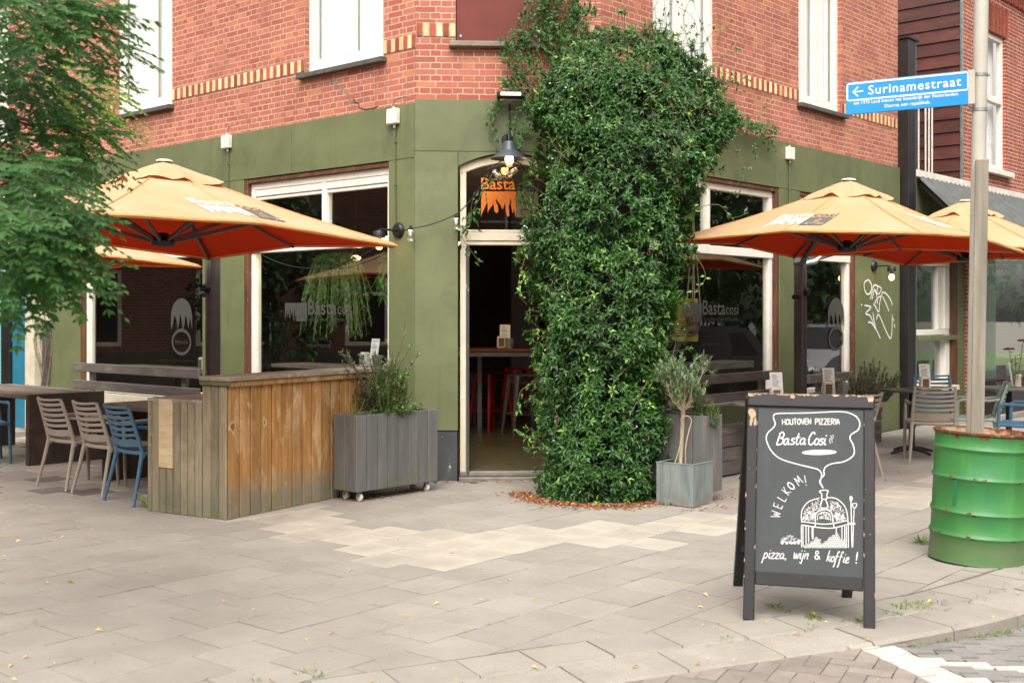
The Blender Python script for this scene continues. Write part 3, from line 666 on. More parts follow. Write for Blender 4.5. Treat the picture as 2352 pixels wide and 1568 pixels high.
M_['kerb']=pm('kerb_concrete','979087','8a837a',(3,3,3),rough=.9,tv=.1,bs=.4,bd=.003,bscale=(130,130,130),layers=[dict(scale=(140,140,140),detail=2,lo=.6,hi=.68,col='cdc4b7',k=.5),dict(scale=(120,120,120),detail=2,lo=.63,hi=.7,col='70685e',k=.5),dict(scale=(2,2,2),lo=.55,hi=.75,col='80786d',k=.35)])
M_['clinker']=pm('purple_clinker','877e76','7a716a',(8,8,8),rough=.88,tv=.16,bs=.4,bd=.003,bscale=(90,90,90),layers=[dict(scale=(90,90,90),detail=2,lo=.62,hi=.7,col='a0968b',k=.5)])
M_['greypav']=pm('grey_road_paver','7f7c78','716e6b',(6,6,6),rough=.9,tv=.12,bs=.4,bd=.003,bscale=(110,110,110),layers=[dict(scale=(120,120,120),detail=2,lo=.6,hi=.68,col='a8a49e',k=.5)])
M_['roadwhite']=pm('white_road_paint','c2beb5','aeaaa2',(9,9,9),rough=.75,bs=.2,bscale=(80,80,80),tv=.06,layers=[dict(scale=(30,30,30),lo=.62,hi=.7,col='94908a',k=.6)])
M_['soil']=pm('grey_ground','6b665e','5a554e',(.4,.4,.4),rough=1)
g=MB(); g.quad((-300,-300,-.16),(300,-300,-.16),(300,300,-.16),(-300,300,-.16)); tag(g.build('ground',M_['soil']),kind='structure')
KP=[(-9,-.5),(-5.5,1.7),(-2.5,3.55),(-1,4.42),(.366,5.13),(1.056,5.45),(1.65,5.71),(1.95,5.86),(2.35,6.09),(2.78,6.39),(3.6,7.1),(5.0,8.55),(8,11.9),(14,18.6),(26,32.1)]
def kerb_y(x):
    for (a,b),(c_,d) in zip(KP[:-1],KP[1:]):
        if a<=x<=c_: return b+(d-b)*(x-a)/(c_-a)
    return KP[0][1] if x<KP[0][0] else KP[-1][1]
def drop(x): # road level beside the kerb
    u=min(1,max(0,(x-1.5)/1.1)); return -.012-.066*u*u*(3-2*u)
def kdist(x,y):
    best=9
    for (a,b),(c_,d) in zip(KP[:-1],KP[1:]):
        ex,ey=c_-a,d-b; t=max(0,min(1,((x-a)*ex+(y-b)*ey)/(ex*ex+ey*ey))); dx,dy=x-a-ex*t,y-b-ey*t
        q=math.hypot(dx,dy); best=min(best,q)
    return best if y>kerb_y(x) else -best
# bedding under the pavers
g=MB(); n=len(KP); g.add([(x,y,-.022) for x,y in KP]+[(x,45,-.022) for x,y in KP],[(i,i+1,n+i+1,n+i) for i in range(n-1)]); tag(g.build('pavement_bed',M_['joint']),kind='structure')
# pavers, laid as real slabs in running bond
TS=.352; th=R_(40.0); pa=V((math.sin(th),math.cos(th),0)); qa=V((-pa.y,pa.x,0)); O=V((.62,8.35,0))
LIGHT=[(-8,16.0),(-4.6,12.4),(-1.8,9.5),(-.7,8.15),(-.35,7.98),(.2,8.45),(.94,8.65),(1.4,8.95),(3.4,10.3),(6.5,13.4),(10,17)]
def ldist(x,y):
    best=9
    for (a,b),(c_,d) in zip(LIGHT[:-1],LIGHT[1:]):
        ex,ey=c_-a,d-b; t=max(0,min(1,((x-a)*ex+(y-b)*ey)/(ex*ex+ey*ey))); best=min(best,math.hypot(x-a-ex*t,y-b-ey*t))
    return best
rnd=random.Random(3)
g=MB(); 
def inb(x,y):
    p=V((x,y,0)); return (p-A).dot(nL)>-.1 and (p-B).dot(nR)>-.1 and (p-A).dot(nC)>-.1 or ((p-A).dot(nL)<-.1 and False)
def outside(x,y):
    p=V((x,y,0)); return (p-A).dot(nL)>-.05 or (p-B).dot(nR)>-.05 or (p-A).dot(nC)>-.02
KW=.30; CEN=[]
for j in range(-46,60):
    off=.5 if j%2 else 0
    for i in range(-60,60):
        ctr=O+pa*((i+off)*TS)+qa*(j*TS)
        if ctr.y<2.2 or ctr.y>26 or abs(ctr.x)>ctr.y*.62+1.6: continue
        if not outside(ctr.x,ctr.y): continue
        kd=kdist(ctr.x,ctr.y)
        if kd<KW+.02: continue
        gp=.0036+rnd.random()*.0022; h=TS/2-gp; e=.0035
        if kd<KW+.62 and ctr.y<9: continue
        z0=rnd.uniform(-.0015,.0015); tx,ty=rnd.uniform(-.006,.006),rnd.uniform(-.006,.006)
        ld=ldist(ctr.x,ctr.y); g.tone=rnd.random()
        g.mi=1 if ld<(.46 if ctr.x<1.1 else .34) and rnd.random()>(.05 if ctr.x<1.1 else .3) else 0
        if ctr.x<-3.4 and ctr.y>10.6: g.mi=rnd.choice((0,0,1,2,0,2)) if ld>.5 else rnd.choice((1,1,0))
        rot=rnd.uniform(-.004,.004)
        def pt(u,v,zz): 
            uu=u-v*rot; vv=v+u*rot
            q=ctr+pa*uu+qa*vv; return (q.x,q.y,z0+zz+u*tx+v*ty)
        vs=[pt(-h,-h,-.02),pt(h,-h,-.02),pt(h,h,-.02),pt(-h,h,-.02),pt(-h,-h,-e),pt(h,-h,-e),pt(h,h,-e),pt(-h,h,-e),pt(-h+e,-h+e,0),pt(h-e,-h+e,0),pt(h-e,h-e,0),pt(-h+e,h-e,0)]
        vs.append(pt(0,0,0)); CEN.append(len(g.v)+12)
        g.add(vs,[(8,9,12),(9,10,12),(10,11,12),(11,8,12),(0,1,5,4),(1,2,6,5),(2,3,7,6),(3,0,4,7),(4,5,9,8),(5,6,10,9),(6,7,11,10),(7,4,8,11)])
# fix winding of tops below through normals recalculation
pv=g.build('pavement',[M_['tile'],M_['tile_lt'],M_['tile_dk']]); tag(pv,kind='structure')
at_=pv.data.attributes.new('worn_centre','FLOAT','POINT'); vals=[0.0]*len(pv.data.vertices)
for q in CEN: vals[q]=rnd.uniform(.5,1.0)
at_.data.foreach_set('value',vals)
# infill edge: larger slabs following the kerb (two rows) then the kerb stones
def along(offs):
    """polyline offset inwards from the kerb edge"""
    out=[]
    for i,(x,y) in enumerate(KP):
        x0,y0=KP[max(i-1,0)]; x1,y1=KP[min(i+1,len(KP)-1)]; dx,dy=x1-x0,y1-y0; L=math.hypot(dx,dy)
        out.append((x-dy/L*offs,y+dx/L*offs))
    return out
def walk(poly,step,jit=0):
    pts=[]; 
    for (a,b),(c_,d) in zip(poly[:-1],poly[1:]):
        L=math.hypot(c_-a,d-b); m=max(1,int(L/.02))
        pts+=[(a+(c_-a)*t/m,b+(d-b)*t/m) for t in range(m)]
    return pts
def strip(name,o0,o1,ln,mat,ztop,zin,seed,lim):
    rr=random.Random(seed); g=MB(); sm=smooth_line(KP,8); 
    global KPs
    P0=[];
    def off(p,i,o):
        x0,y0=sm[max(i-1,0)]; x1,y1=sm[min(i+1,len(sm)-1)]; dx,dy=x1-x0,y1-y0; L=math.hypot(dx,dy); return (p[0]-dy/L*o,p[1]+dx/L*o)
    acc=0; last=None; segs=[]; cur=[0]
    for i in range(1,len(sm)):
        acc+=math.hypot(sm[i][0]-sm[i-1][0],sm[i][1]-sm[i-1][1])
    # resample by arc length
    dense=[]
    for (p,q) in zip(sm[:-1],sm[1:]):
        m=max(1,int(math.hypot(q[0]-p[0],q[1]-p[1])/.025))
        for t in range(m): dense.append((p[0]+(q[0]-p[0])*t/m,p[1]+(q[1]-p[1])*t/m))
    sm2=dense
    def off2(i,o):
        i0,i1=max(i-2,0),min(i+2,len(sm2)-1); dx,dy=sm2[i1][0]-sm2[i0][0],sm2[i1][1]-sm2[i0][1]; L=math.hypot(dx,dy) or 1; return (sm2[i][0]-dy/L*o,sm2[i][1]+dx/L*o)
    i=0
    while i<len(sm2)-4:
        L=0; j=i; tgt=ln*rr.uniform(.92,1.08)
        while j<len(sm2)-1 and L<tgt: L+=math.hypot(sm2[j+1][0]-sm2[j][0],sm2[j+1][1]-sm2[j][1]); j+=1
        x,y=sm2[i]
        if lim(x,y):
            g.tone=rr.random(); dz=rr.uniform(-.003,.003); mid=(i+j)//2; rows=[]
            idx=[i]+[q for q in range(i+4,j-2,4)]+[j]
            for n_,q in enumerate(idx):
                a=off2(q,o0+.003); b=off2(q,o1-.003); x_=sm2[q][0]
                sh=.004 if n_==0 else -.004 if n_==len(idx)-1 else 0
                d=sm2[min(q+2,len(sm2)-1)][0]-sm2[max(q-2,0)][0], sm2[min(q+2,len(sm2)-1)][1]-sm2[max(q-2,0)][1]; LL=math.hypot(*d) or 1
                ax,ay=a[0]+d[0]/LL*sh,a[1]+d[1]/LL*sh; bx,by=b[0]+d[0]/LL*sh,b[1]+d[1]/LL*sh
                za=ztop(x_)+dz; zb=zin(x_)+dz
                nx,ny=bx-ax,by-ay; nl=math.hypot(nx,ny); nx/=nl; ny/=nl
                rows.append([(ax,ay,-.15),(ax,ay,za-.018),(ax+nx*.018,ay+ny*.018,za),(bx-nx*.005,by-ny*.005,zb),(bx,by,zb-.006),(bx,by,-.05)])
            vs=[p for rw in rows for p in rw]; k=6
            fs=[(a*k+m,(a+1)*k+m,(a+1)*k+m+1,a*k+m+1) for a in range(len(rows)-1) for m in range(k-1)]+[tuple(range(k))[::-1],tuple((len(rows)-1)*k+m for m in range(k))]
            g.add(vs,fs)
        i=j
    return g.build(name,mat)
tag(strip('kerb',0,KW,.5,M_['kerb'],lambda x:.0+min(0,0)-.002-.006*(1 if x<1.5 else 0),lambda x:.002,5,lambda x,y:-6<x<25),kind='structure')
tag(strip('edge_paving',KW+.004,KW+.30,.34,M_['tile'],lambda x:.0,lambda x:.001,6,lambda x,y:-6<x<9),kind='structure')
# cut pavers between the slab field and the edge row
g=MB(); rr=random.Random(9)
for j in range(-46,60):
    off=.5 if j%2 else 0
    for i in range(-60,60):
        ctr=O+pa*((i+off)*TS)+qa*(j*TS); kd=kdist(ctr.x,ctr.y)
        if not (KW+.02<=kd<KW+.62) or ctr.y>9 or ctr.y<1.5: 
            if not(KW-.15<=kd<KW+.02 and 1.5<ctr.y<9): continue
        h=TS/2-.004; pts=[(ctr+pa*u+qa*v) for u,v in ((-h,-h),(-h,h),(h,h),(h,-h))]
        # clip the square against the edge row (convex clip by signed distance)
        out=[]; lim=KW+.308
        for a,b in zip(pts,pts[1:]+pts[:1]):
            da,db=kdist(a.x,a.y)-lim,kdist(b.x,b.y)-lim
            if da>=0: out.append(a)
            if (da>=0)!=(db>=0): out.append(a+(b-a)*(da/(da-db)))
        if len(out)<3: continue
        z0=rr.uniform(-.002,.002); g.tone=rr.random(); m=len(out)
        g.add([(p.x,p.y,z0) for p in out]+[(p.x,p.y,z0-.02) for p in out],[tuple(range(m))]+[(q,(q+1)%m,m+(q+1)%m,m+q) for q in range(m)])
tag(g.build('pavement_cuts',M_['tile']),kind='structure')
# road: bed, herringbone clinkers, grey parking pavers, white lines
def rz(x,y):
    d=-kdist(x,y); return drop(x)-.0
g=MB(); xs=[-10+.4*i for i in range(91)]; vs=[]; fs=[]
for i,x in enumerate(xs):
    for k_ in range(12):
        yk=kerb_y(x)-.0; y=yk-(k_/11)**2*14; vs.append((x,y,rz(x,y)-.008))
for i in range(len(xs)-1):
    for k_ in range(11): a=i*12+k_; fs.append((a,a+1,a+13,a+12))
g.add(vs,fs,True); tag(g.build('road',M_['joint']),kind='structure')
LA,LB=V((1.70,5.727,0)),V((2.07,4.6,0)); ld_=(LB-LA).normalized(); ln_=V((-ld_.y,ld_.x,0))   # left edge of the white line
def lside(x,y): return (V((x,y,0))-LA).dot(ln_)
g=MB(); rr=random.Random(21); bw,bl=.098,.196; th2=R_(64); ax=V((math.cos(th2),math.sin(th2),0)); ay=V((-ax.y,ax.x,0))
def paver(g,ctr,ux,uy,hx,hy,clips=()):
    pts=[ctr+ux*a+uy*b for a,b in ((-hx,-hy),(hx,-hy),(hx,hy),(-hx,hy))]
    for fn in clips:      # keep the part where fn>=0
        out=[]
        for a,b in zip(pts,pts[1:]+pts[:1]):
            da,db=fn(a.x,a.y),fn(b.x,b.y)
            if da>=0: out.append(a)
            if (da>=0)!=(db>=0): out.append(a+(b-a)*(da/(da-db)))
        pts=out
        if len(pts)<3: return
    cz=rz(ctr.x,ctr.y)+rr.uniform(-.0015,.0015); t1,t2=rr.uniform(-.008,.008),rr.uniform(-.008,.008); n=len(pts)
    top=[(p.x,p.y,cz+(p-ctr).dot(ux)*t1+(p-ctr).dot(uy)*t2) for p in pts]
    g.tone=rr.random(); g.add(top+[(x,y,z-.02) for x,y,z in top],[tuple(range(n))]+[(i,(i+1)%n,n+(i+1)%n,n+i) for i in range(n)])
kclip=lambda x,y:-kdist(x,y)-.008
for i in range(-40,60):
    for j in range(-30,40):
        # classic 2:1 herringbone
        for v in (0,1):
            x_,y_=bw*(j*4+i)+0,bw*i
            ctr2=(x_+bl/2,y_+bw/2) if v==0 else (x_+bl+bw/2,y_)
            q=V((1.0,5.0,0))+ax*(ctr2[0]-3)+ay*(ctr2[1]-1)
            if not(-1.8<q.x<3.0 and 3.9<q.y<6.2): continue
            if kdist(q.x,q.y)>.12 or lside(q.x,q.y)>.12: continue
            paver(g,q,ax,ay,(bl if v==0 else bw)/2-.002,(bw if v==0 else bl)/2-.002,(kclip,lambda x,y:-lside(x,y)-.004))
tag(g.build('clinker_road',M_['clinker']),kind='structure')
g=MB(); rr=random.Random(22)
sx=V((.998,-.03,0)).normalized(); sy=V((-sx.y,sx.x,0))
for i in range(-4,30):
    for j in range(-12,30):
        q=V((1.95,5.587,0))+sx*((i+.5*(j%2))*.212)+sy*(j*.0925)
        if not(q.x<5 and 4.0<q.y<7.2) or kdist(q.x,q.y)>.12 or lside(q.x,q.y)<.08: continue
        k3=j%3; g.mi=1 if k3==0 and q.y<5.75 else 0
        paver(g,q,sx,sy,.104,.0445,(kclip,lambda x,y:lside(x,y)-.212))
for s_ in range(2):
    for i in range(0,9):
        q=LA+ln_*(.05+s_*.105)+ld_*(-.10+(i+.5*s_)*.212); g.mi=1
        paver(g,q,ld_,ln_,.104,.0505,(kclip,))
tag(g.build('parking_pavers',[M_['greypav'],M_['roadwhite']]),kind='structure')
# ------------------------------------------------------------------ parasols and masts
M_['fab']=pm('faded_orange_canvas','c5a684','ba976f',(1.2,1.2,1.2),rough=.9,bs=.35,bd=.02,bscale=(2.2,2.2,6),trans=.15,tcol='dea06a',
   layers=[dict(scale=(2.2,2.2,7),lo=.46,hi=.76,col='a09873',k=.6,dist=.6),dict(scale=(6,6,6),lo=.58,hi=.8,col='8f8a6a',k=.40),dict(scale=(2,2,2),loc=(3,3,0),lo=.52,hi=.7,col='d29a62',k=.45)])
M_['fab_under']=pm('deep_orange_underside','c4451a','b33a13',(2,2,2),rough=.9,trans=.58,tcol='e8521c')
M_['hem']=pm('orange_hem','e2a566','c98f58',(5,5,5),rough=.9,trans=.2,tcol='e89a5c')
M_['pwhite']=pm('white_print','e6decb',rough=.85); M_['pgrey']=pm('grey_print','5a5654',rough=.85)
H0,HM,HC=.585,.06,0.0
def can_z(x,y,a):
    ax,ay=abs(x),abs(y); m=max(ax,ay); n=min(ax,ay)
    e=HM+(HC-HM)*((n/m)**1.0 if m>1e-6 else 0); u=m/a
    return H0+(e-H0)*u-.028*math.sin(math.pi*u)*(1+.0*n)
def make_parasol(label, pos, a, zc, tilt, logos):
    Wm=Matrix.Translation(V((pos[0],pos[1],zc)))@Matrix.Rotation(tilt[1],4,'Y')@Matrix.Rotation(tilt[0],4,'X')@frame(V((0,0,0)),l,-r)  # local x=l, y=-r
    t=thing('parasol',label,'parasol',Wm,'square orange parasols over the terrace')
    N_=12
    def sheet(off,rv,inner):
        vs=[];fs=[]; n=2*N_+1; idx={}
        for i in range(n):
            for j in range(n):
                x=a*(i-N_)/N_; y=a*(j-N_)/N_; m=max(abs(x),abs(y))
                vs.append((x*(1-off*.0),y,can_z(x,y,a)+off))
        for i in range(n-1):
            for j in range(n-1):
                q=(i*n+j,(i+1)*n+j,(i+1)*n+j+1,i*n+j+1)
                x=abs(i+.5-N_)/N_; y=abs(j+.5-N_)/N_
                A_,B_,C_,D_=q
                if (i<N_)==(j<N_): tri=[(A_,B_,C_),(A_,C_,D_)]
                else: tri=[(A_,B_,D_),(B_,C_,D_)]
                fs+= [f[::-1] if rv else f for f in tri]
        return vs,fs
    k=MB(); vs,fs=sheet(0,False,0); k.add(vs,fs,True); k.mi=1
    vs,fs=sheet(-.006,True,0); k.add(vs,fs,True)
    k.mi=2; n=24   # hem: folded edge closing the two layers
    per=[(-a+2*a*i/n,-a) for i in range(n)]+[(a,-a+2*a*i/n) for i in range(n)]+[(a-2*a*i/n,a) for i in range(n)]+[(-a,a-2*a*i/n) for i in range(n)]
    vs=[]
    for i,(x,y) in enumerate(per):
        z=can_z(x,y,a); vs+=[(x,y,z+.001),(x*1.004,y*1.004,z-.012-.003*math.sin(i*.9)),(x*.995,y*.995,z-.024)]
    m=len(per); k.add(vs,[f for i in range(m) for f in ((3*i,3*i+1,3*((i+1)%m)+1,3*((i+1)%m)),(3*i+1,3*i+2,3*((i+1)%m)+2,3*((i+1)%m)+1))],True)
    cn=k.build('canopy',[M_['fab'],M_['fab_under'],M_['hem']],t,Wm,sharp=20)
    # vent cap with wavy flaps
    k=MB(); cs=.34*a/1.25; n=48; rings=[]
    sq=lambda th:1/max(abs(math.cos(th)),abs(math.sin(th)))
    vs=[]; R=[.0,.3,.62,.86,1.0]
    for q in R:
        for i in range(n):
            th=2*math.pi*i/n; rr=cs*q*min(sq(th),1.33); wav=.013*math.sin(th*5+.7)+.012*math.sin(th*8+2)+.008*math.sin(th*13)
            x,y=rr*math.cos(th),rr*math.sin(th); zb=can_z(x,y,a)
            z=zb+.040-.010*q*q+(wav*q**3) -.012*(q==1.0)
            if q==0: z=H0+.036
            vs.append((x,y,z))
    fs=[(p*n+i,p*n+(i+1)%n,(p+1)*n+(i+1)%n,(p+1)*n+i) for p in range(len(R)-1) for i in range(n)]
    k.add(vs,fs,True); k.build('vent_cap',M_['fab'],cn)
    k=MB(); k.lathe([(0,H0+.044),(.05,H0+.043),(.066,H0+.038),(.068,H0+.025)],16); k.build('finial',M_['whiteplastic'],cn)
    # frame
    hub=V((0,0,-.02)); k=MB(); k.lathe([(.02,-.06),(.085,-.05),(.095,-.02),(.07,.02),(.03,.05)],16,closed=True); k.build('hub',M_['dk'],t)
    k=MB(); k.lathe([(.03,H0-.14),(.07,H0-.12),(.07,H0-.06),(.03,H0-.05)],14,closed=True); k.tube([(0,0,H0-.14),(0,0,H0-.36)],.02,8); k.build('crown_hub',M_['dk'],t)
    for (dx,dy) in ((1,0),(0,1),(-1,0),(0,-1),(1,1),(-1,1),(-1,-1),(1,-1)):
        e=V((dx*a*.985,dy*a*.985,can_z(dx*a*.985,dy*a*.985,a)-.03)); s0=V((dx*.06,dy*.06,H0-.09))
        k=MB(); pts=[s0+(e-s0)*(i/6) for i in range(7)]; pts=[V((p.x,p.y,can_z(p.x,p.y,a)-.030)) for p in pts[1:]]; pts=[s0]+pts
        k.tube(pts,.0125,6); rb=k.build('rib',M_['charcoal'],t)
        mid=V((dx*a*.52,dy*a*.52,can_z(dx*a*.52,dy*a*.52,a)-.045)); k=MB(); k.beam(V((dx*.07,dy*.07,-.01)),mid,.022,.030,.003); k.build('strut',M_['charcoal'],rb)
    k=MB()
    for (dx,dy) in ((1,0),(0,1),(-1,0),(0,-1),(1,1),(-1,1),(-1,-1),(1,-1)):
        k.tube([V((dx*a*u,dy*a*u,can_z(dx*a*u,dy*a*u,a)+.001)) for u in (.2,.4,.6,.8,.99)],.0055,6)
    k.build('seams',M_['hem'],cn)
    # printed logo on the sides that show
    for (side,gone) in logos:
        k=MB(); d=.36*a/1.25
        def fn(u,v,h):
            # u along the edge, v up the slope from the hem
            s_=a-.13-v*1.06
            if side=='l-': x,y=-u,0; q=( -s_, u) ; x,y=q
            if side=='y+': x,y=-u,s_
            if side=='x-': x,y=-s_,-u
            return V((x,y,can_z(x,y,a)+.005+h))
        w0=-.5*d*1.66
        # subdivide shapes by building them small: words and flames
        logo(k,w0,0,d,fn,0,1,0,1,hh=.0,aspect=.62,mi_line=2)
        k.build('logo_print',[M_['pwhite'],M_['pgrey'],M_['fab']],cn,Wm)
    return t,Wm
ca=1.3; UL1=V((-2.75,9.27,0)); UL2=UL1+l*2.74
cb=1.2; UR1=V((3.13,11.0,0)); UR2=V((5.0,13.0,0))
pL,WL=make_parasol('orange parasol over the wooden bar and chairs at left front',UL1,ca,2.20,(R_(-1.7),R_(1.0)),[('y+',0),('x-',0)])
make_parasol('orange parasol mostly hidden behind the leaves at far left',UL2,ca,2.09,(R_(-1.0),R_(.5)),[])
make_parasol('orange parasol right of the climbing plant, wholly open in view',UR1,cb,2.25,(R_(-.4),R_(1.5)),[('y+',0),('x-',0)])
make_parasol('orange parasol partly behind the street sign pole at right',UR2,cb,2.25,(R_(-.4),R_(1.0)),[])
def mast(label,p,tops,rot):
    Wm=place((p.x,p.y,0),rot); t=thing('parasol_mast',label,'mast',Wm,'parasol masts')
    k=MB(); k.box(-.055,.055,-.055,.055,.02,2.18,.012); k.box(-.008,.008,-.06,-.054,.9,2.1,.001); k.build('pole',M_['charcoal'],t)
    k=MB(); k.box(-.3,.3,-.3,.3,.0,.03,.006); k.build('base_plate',M_['charcoal'],t)
    k=MB(); k.M=Matrix.Translation((0,-.055,1.86))@Matrix.Rotation(R_(90),4,'X'); k.lathe([(.0,.05),(.035,.05),(.045,.03),(.045,0)],14); k.M=None; k.tube([(-.05,0,1.80),(-.15,0,1.80)],[.022,.026],10); k.build('crank',M_['dk'],t)
    k=MB(); k.box(-.085,.085,-.05,.05,2.16,2.24,.015); k.build('bracket',M_['steel'],t)
    for tp in tops:
        k=MB(); q=Wm.inverted()@tp; d=V((q.x,q.y,0)).normalized()*.09
        k.beam(V((d.x,d.y,2.20)),q,.045,.065,.006); k.build('arm',M_['charcoal'],t)
        k=MB(); k.tube([V((d.x*.6,d.y*.6,2.17)),V((d.x*1.8,d.y*1.8,2.19)),V((d.x*2.6,d.y*2.6,2.25))],[.03,.035,.025],8); k.build('joint',M_['steel'],t)
    return t
mast('grey parasol mast with crank in front of the shopfront at left',V((-2.85,11.22,0)),[UL1+UP*(2.20+H0-.1),UL2+UP*(2.09+H0-.1)],heading(r))
mast('grey parasol mast with crank between the right hand windows',V((3.14,12.82,0)),[UR1+UP*(2.25+H0-.1),UR2+UP*(2.25+H0-.1)],heading(l))

# ------------------------------------------------------------------ wooden bar, planters
def wood(name,a,b,grey,axis=2,tv=.22,k=1.0,base=None,along=2,halo='cdb590'):
    sc=[26,26,26]; sc[along]=1.6; sc=tuple(sc); s2=[7,7,7]; s2[along]=2.2
    L=[dict(scale=tuple(s2),lo=.50,hi=.70,col=grey,k=.75*k,dist=.8),dict(scale=tuple([60 if i!=along else 3 for i in range(3)]),lo=.55,hi=.8,col='4a3a2c',k=.45),
       dict(scale=tuple([13 if i!=along else 6 for i in range(3)]),loc=(3,1,4),detail=1,lo=.65,hi=.72,col=halo,k=.6*k),
       dict(scale=tuple([13 if i!=along else 6 for i in range(3)]),loc=(3,1,4),detail=1,lo=.73,hi=.76,col='6b3d1f',k=.85*k)]
    if base: L.append(dict(z=base,scale=(9,9,5),lo=.15,hi=.5,col='77705f',k=.95))
    if base: L.append(dict(z=(base[0],base[1]*.75),scale=(5,5,5),lo=.50,hi=.66,col='59643a',k=.55))
    return pm(name,a,b,sc,rough=.72,bs=.3,bd=.003,tv=tv,layers=L)
M_['pine']=wood('orange_pine_boards','ab7d46','8c6133','c8a880',base=(.12,.36))
M_['wgrey']=wood('weathered_boards','8d8169','766a55','a89a80',k=.7,halo='a2957c',base=(.10,.32))
M_['wpale']=pm('pale_patch_board','c8b594','b59f7c',(5,5,22),rough=.75,bs=.2,layers=[dict(scale=(40,40,40),lo=.68,hi=.71,col='6d5b45',k=.7)])
M_['wtop']=wood('grey_wood_top','978b79','7d7264','b3a896',along=1,tv=.12)
M_['wdark']=pm('dark_stained_timber','40332c','332924',(20,20,3),rough=.7,bs=.3,tv=.2,layers=[dict(scale=(5,5,5),lo=.5,hi=.75,col='5a4a40',k=.6)])
M_['wtable']=pm('weathered_table_boards','6d6258','574c43',(3,26,26),rough=.75,bs=.3,tv=.22,layers=[dict(scale=(4,20,10),lo=.52,hi=.7,col='928776',k=.7)])
M_['pgreyw']=pm('grey_painted_boards','696866','5d5c5b',(18,18,2.2),rough=.62,bs=.2,tv=.10,layers=[dict(scale=(12,12,2),lo=.56,hi=.72,col='7b7772',k=.6),dict(scale=(5,5,4),lo=.50,hi=.64,col='5c613f',z=(.08,.36),k=.75)])
M_['moss']=pm('mossy_wood','6d6a48','545a30',(9,9,9),rough=.9,bs=.3)
bd_=V((.515,.857,0)).normalized(); bl_=V((-bd_.y,bd_.x,0)); bo_=V((-2.219,9.216,0))
WB=frame(bo_,-bd_,V((bd_.y,-bd_.x,0)))  # local x=-front direction, y=outward (towards right/camera), z
bar=thing('wooden_bar','tall wooden plank bar counter with orange front boards and weathered grey end','bar counter',WB)
def fr_b(u,v): return (-u, -v)   # u along front, v back along the left end
k=MB(); n=15; wd=1.86/n
for i in range(n):
    k.tone=random.random(); k.box(-(i*wd+.005),-((i+1)*wd-.005),-.022+random.random()*.004,random.uniform(-.002,.002),.0,1.05,.006)
k.build('front_boards',M_['pine'],bar)
k=MB()
for (a,b) in ((.005,.085),(.09,.17),(.175,.262)):
    k.tone=random.random(); k.box(.0+random.random()*.003,.022,-a,-b,.0,1.05,.006)
k.build('end_boards',M_['wgrey'],bar)
k=MB(); k.box(-.02,-1.85,-.03,-.26,.02,1.05,.0); k.box(-.02,-1.85,-.255,-.262,.0,1.05,0); k.build('carcass',M_['wdark'],bar)
k=MB()
for i,(a,b) in enumerate(((.05,-.055),(-.06,-.165),(-.17,-.275))):
    k.tone=random.random(); k.box(.045+random.random()*.01,-1.93,a,b,1.085,1.122,.006)
k.build('counter_top',M_['wtop'],bar)
k=MB(); k.box(.045,.02,.05,-.275,1.05,1.083,.004); k.build('end_batten',M_['moss'],bar)
k=MB(); k.box(.018,-1.9,.03,.005,1.04,1.083,.004); k.build('trim',M_['pine'],bar)
k=MB(); x=.268; n=9; wd=(.885-.268)/7.6
for i in range(8):
    a=x+i*wd; b=min(a+wd,.888); k.tone=random.random()
    z1=.925
    if i in (4,5): z1=.36
    k.box(.0,.022,-(a+.003),-(b-.003),0,z1,.006)
k.build('low_end_boards',M_['wgrey'],bar)
k=MB(); k.box(.0,.026,-(x+4*wd+.001),-(x+6*wd-.001),.365,.925,.004); k.build('patch_board',M_['wpale'],bar)
k=MB()
for i in range(5):
    k.tone=random.random(); k.box(.025,-1.2,-(.268+i*.125),-(.268+i*.125+.121),.90,.928,.005)
k.build('low_top',M_['wtop'],bar)
k=MB(); k.box(-.01,-1.15,-.27,-.87,.02,.89,0); k.build('low_carcass',M_['wdark'],bar)
def planter(label,Wm,lx,ly,group='grey plank planters on castors'):
    t=thing('plank_planter',label,'planter',Wm,group); z0,z1=.09,.745
    k=MB()
    n=8
    for i in range(n):
        a,b=i/n,(i+1)/n; k.tone=random.random(); k.box(lx*a+.003,lx*b-.003,0,.02,z0,z1,.004); k.tone=random.random(); k.box(lx*a+.003,lx*b-.003,ly-.02,ly,z0,z1,.004)
    for a,b in ((.021,ly/2-.0015),(ly/2+.0015,ly-.021)):
        k.tone=random.random(); k.box(.001,.02,a,b,z0,z1,.003); k.tone=random.random(); k.box(lx-.02,lx-.001,a,b,z0,z1,.003)
    k.build('box',M_['pgreyw'],t)
    k=MB(); k.box(.0205,lx-.0205,.0205,ly-.0205,z0+.01,z1-.10,0); k.build('soil',M_['soilp'],t)
    for x in (.09,lx-.09):
        for y in (.06,ly-.06):
            k=MB(); k.M=Matrix.Translation((x,y,.036))@Matrix.Rotation(R_(90),4,'Y'); k.lathe([(0,-.014),(.028,-.014),(.036,-.01),(.036,.01),(.028,.014),(0,.014)],16); k.M=None
            k.mi=1; k.box(x-.02,x-.016,y-.012,y+.012,.036,.088,.001); k.box(x+.016,x+.02,y-.012,y+.012,.036,.088,.001); k.box(x-.03,x+.03,y-.03,y+.03,.083,.0895,.001)
            k.build('castor',[M_['whiteplastic'],M_['steel']],t)
    return t
M_['soilp']=pm('dark_soil','2c241d','1e1814',(30,30,30),rough=1,bs=.8)
# planter left of the door: near corner at p1, long side along r
p1=V((-1.33,10.046,0)); Wp1=frame(p1,r,l)
planter('long grey plank planter with rosemary beside the entrance, on castors',Wp1,.98,.30)
p2=V((1.634,9.996,0)); 
Wp2=frame(p2+r*.29,l,-r)
planter('grey plank planter tucked between the climbing plant and the zinc tub',Wp2,.98,.29)
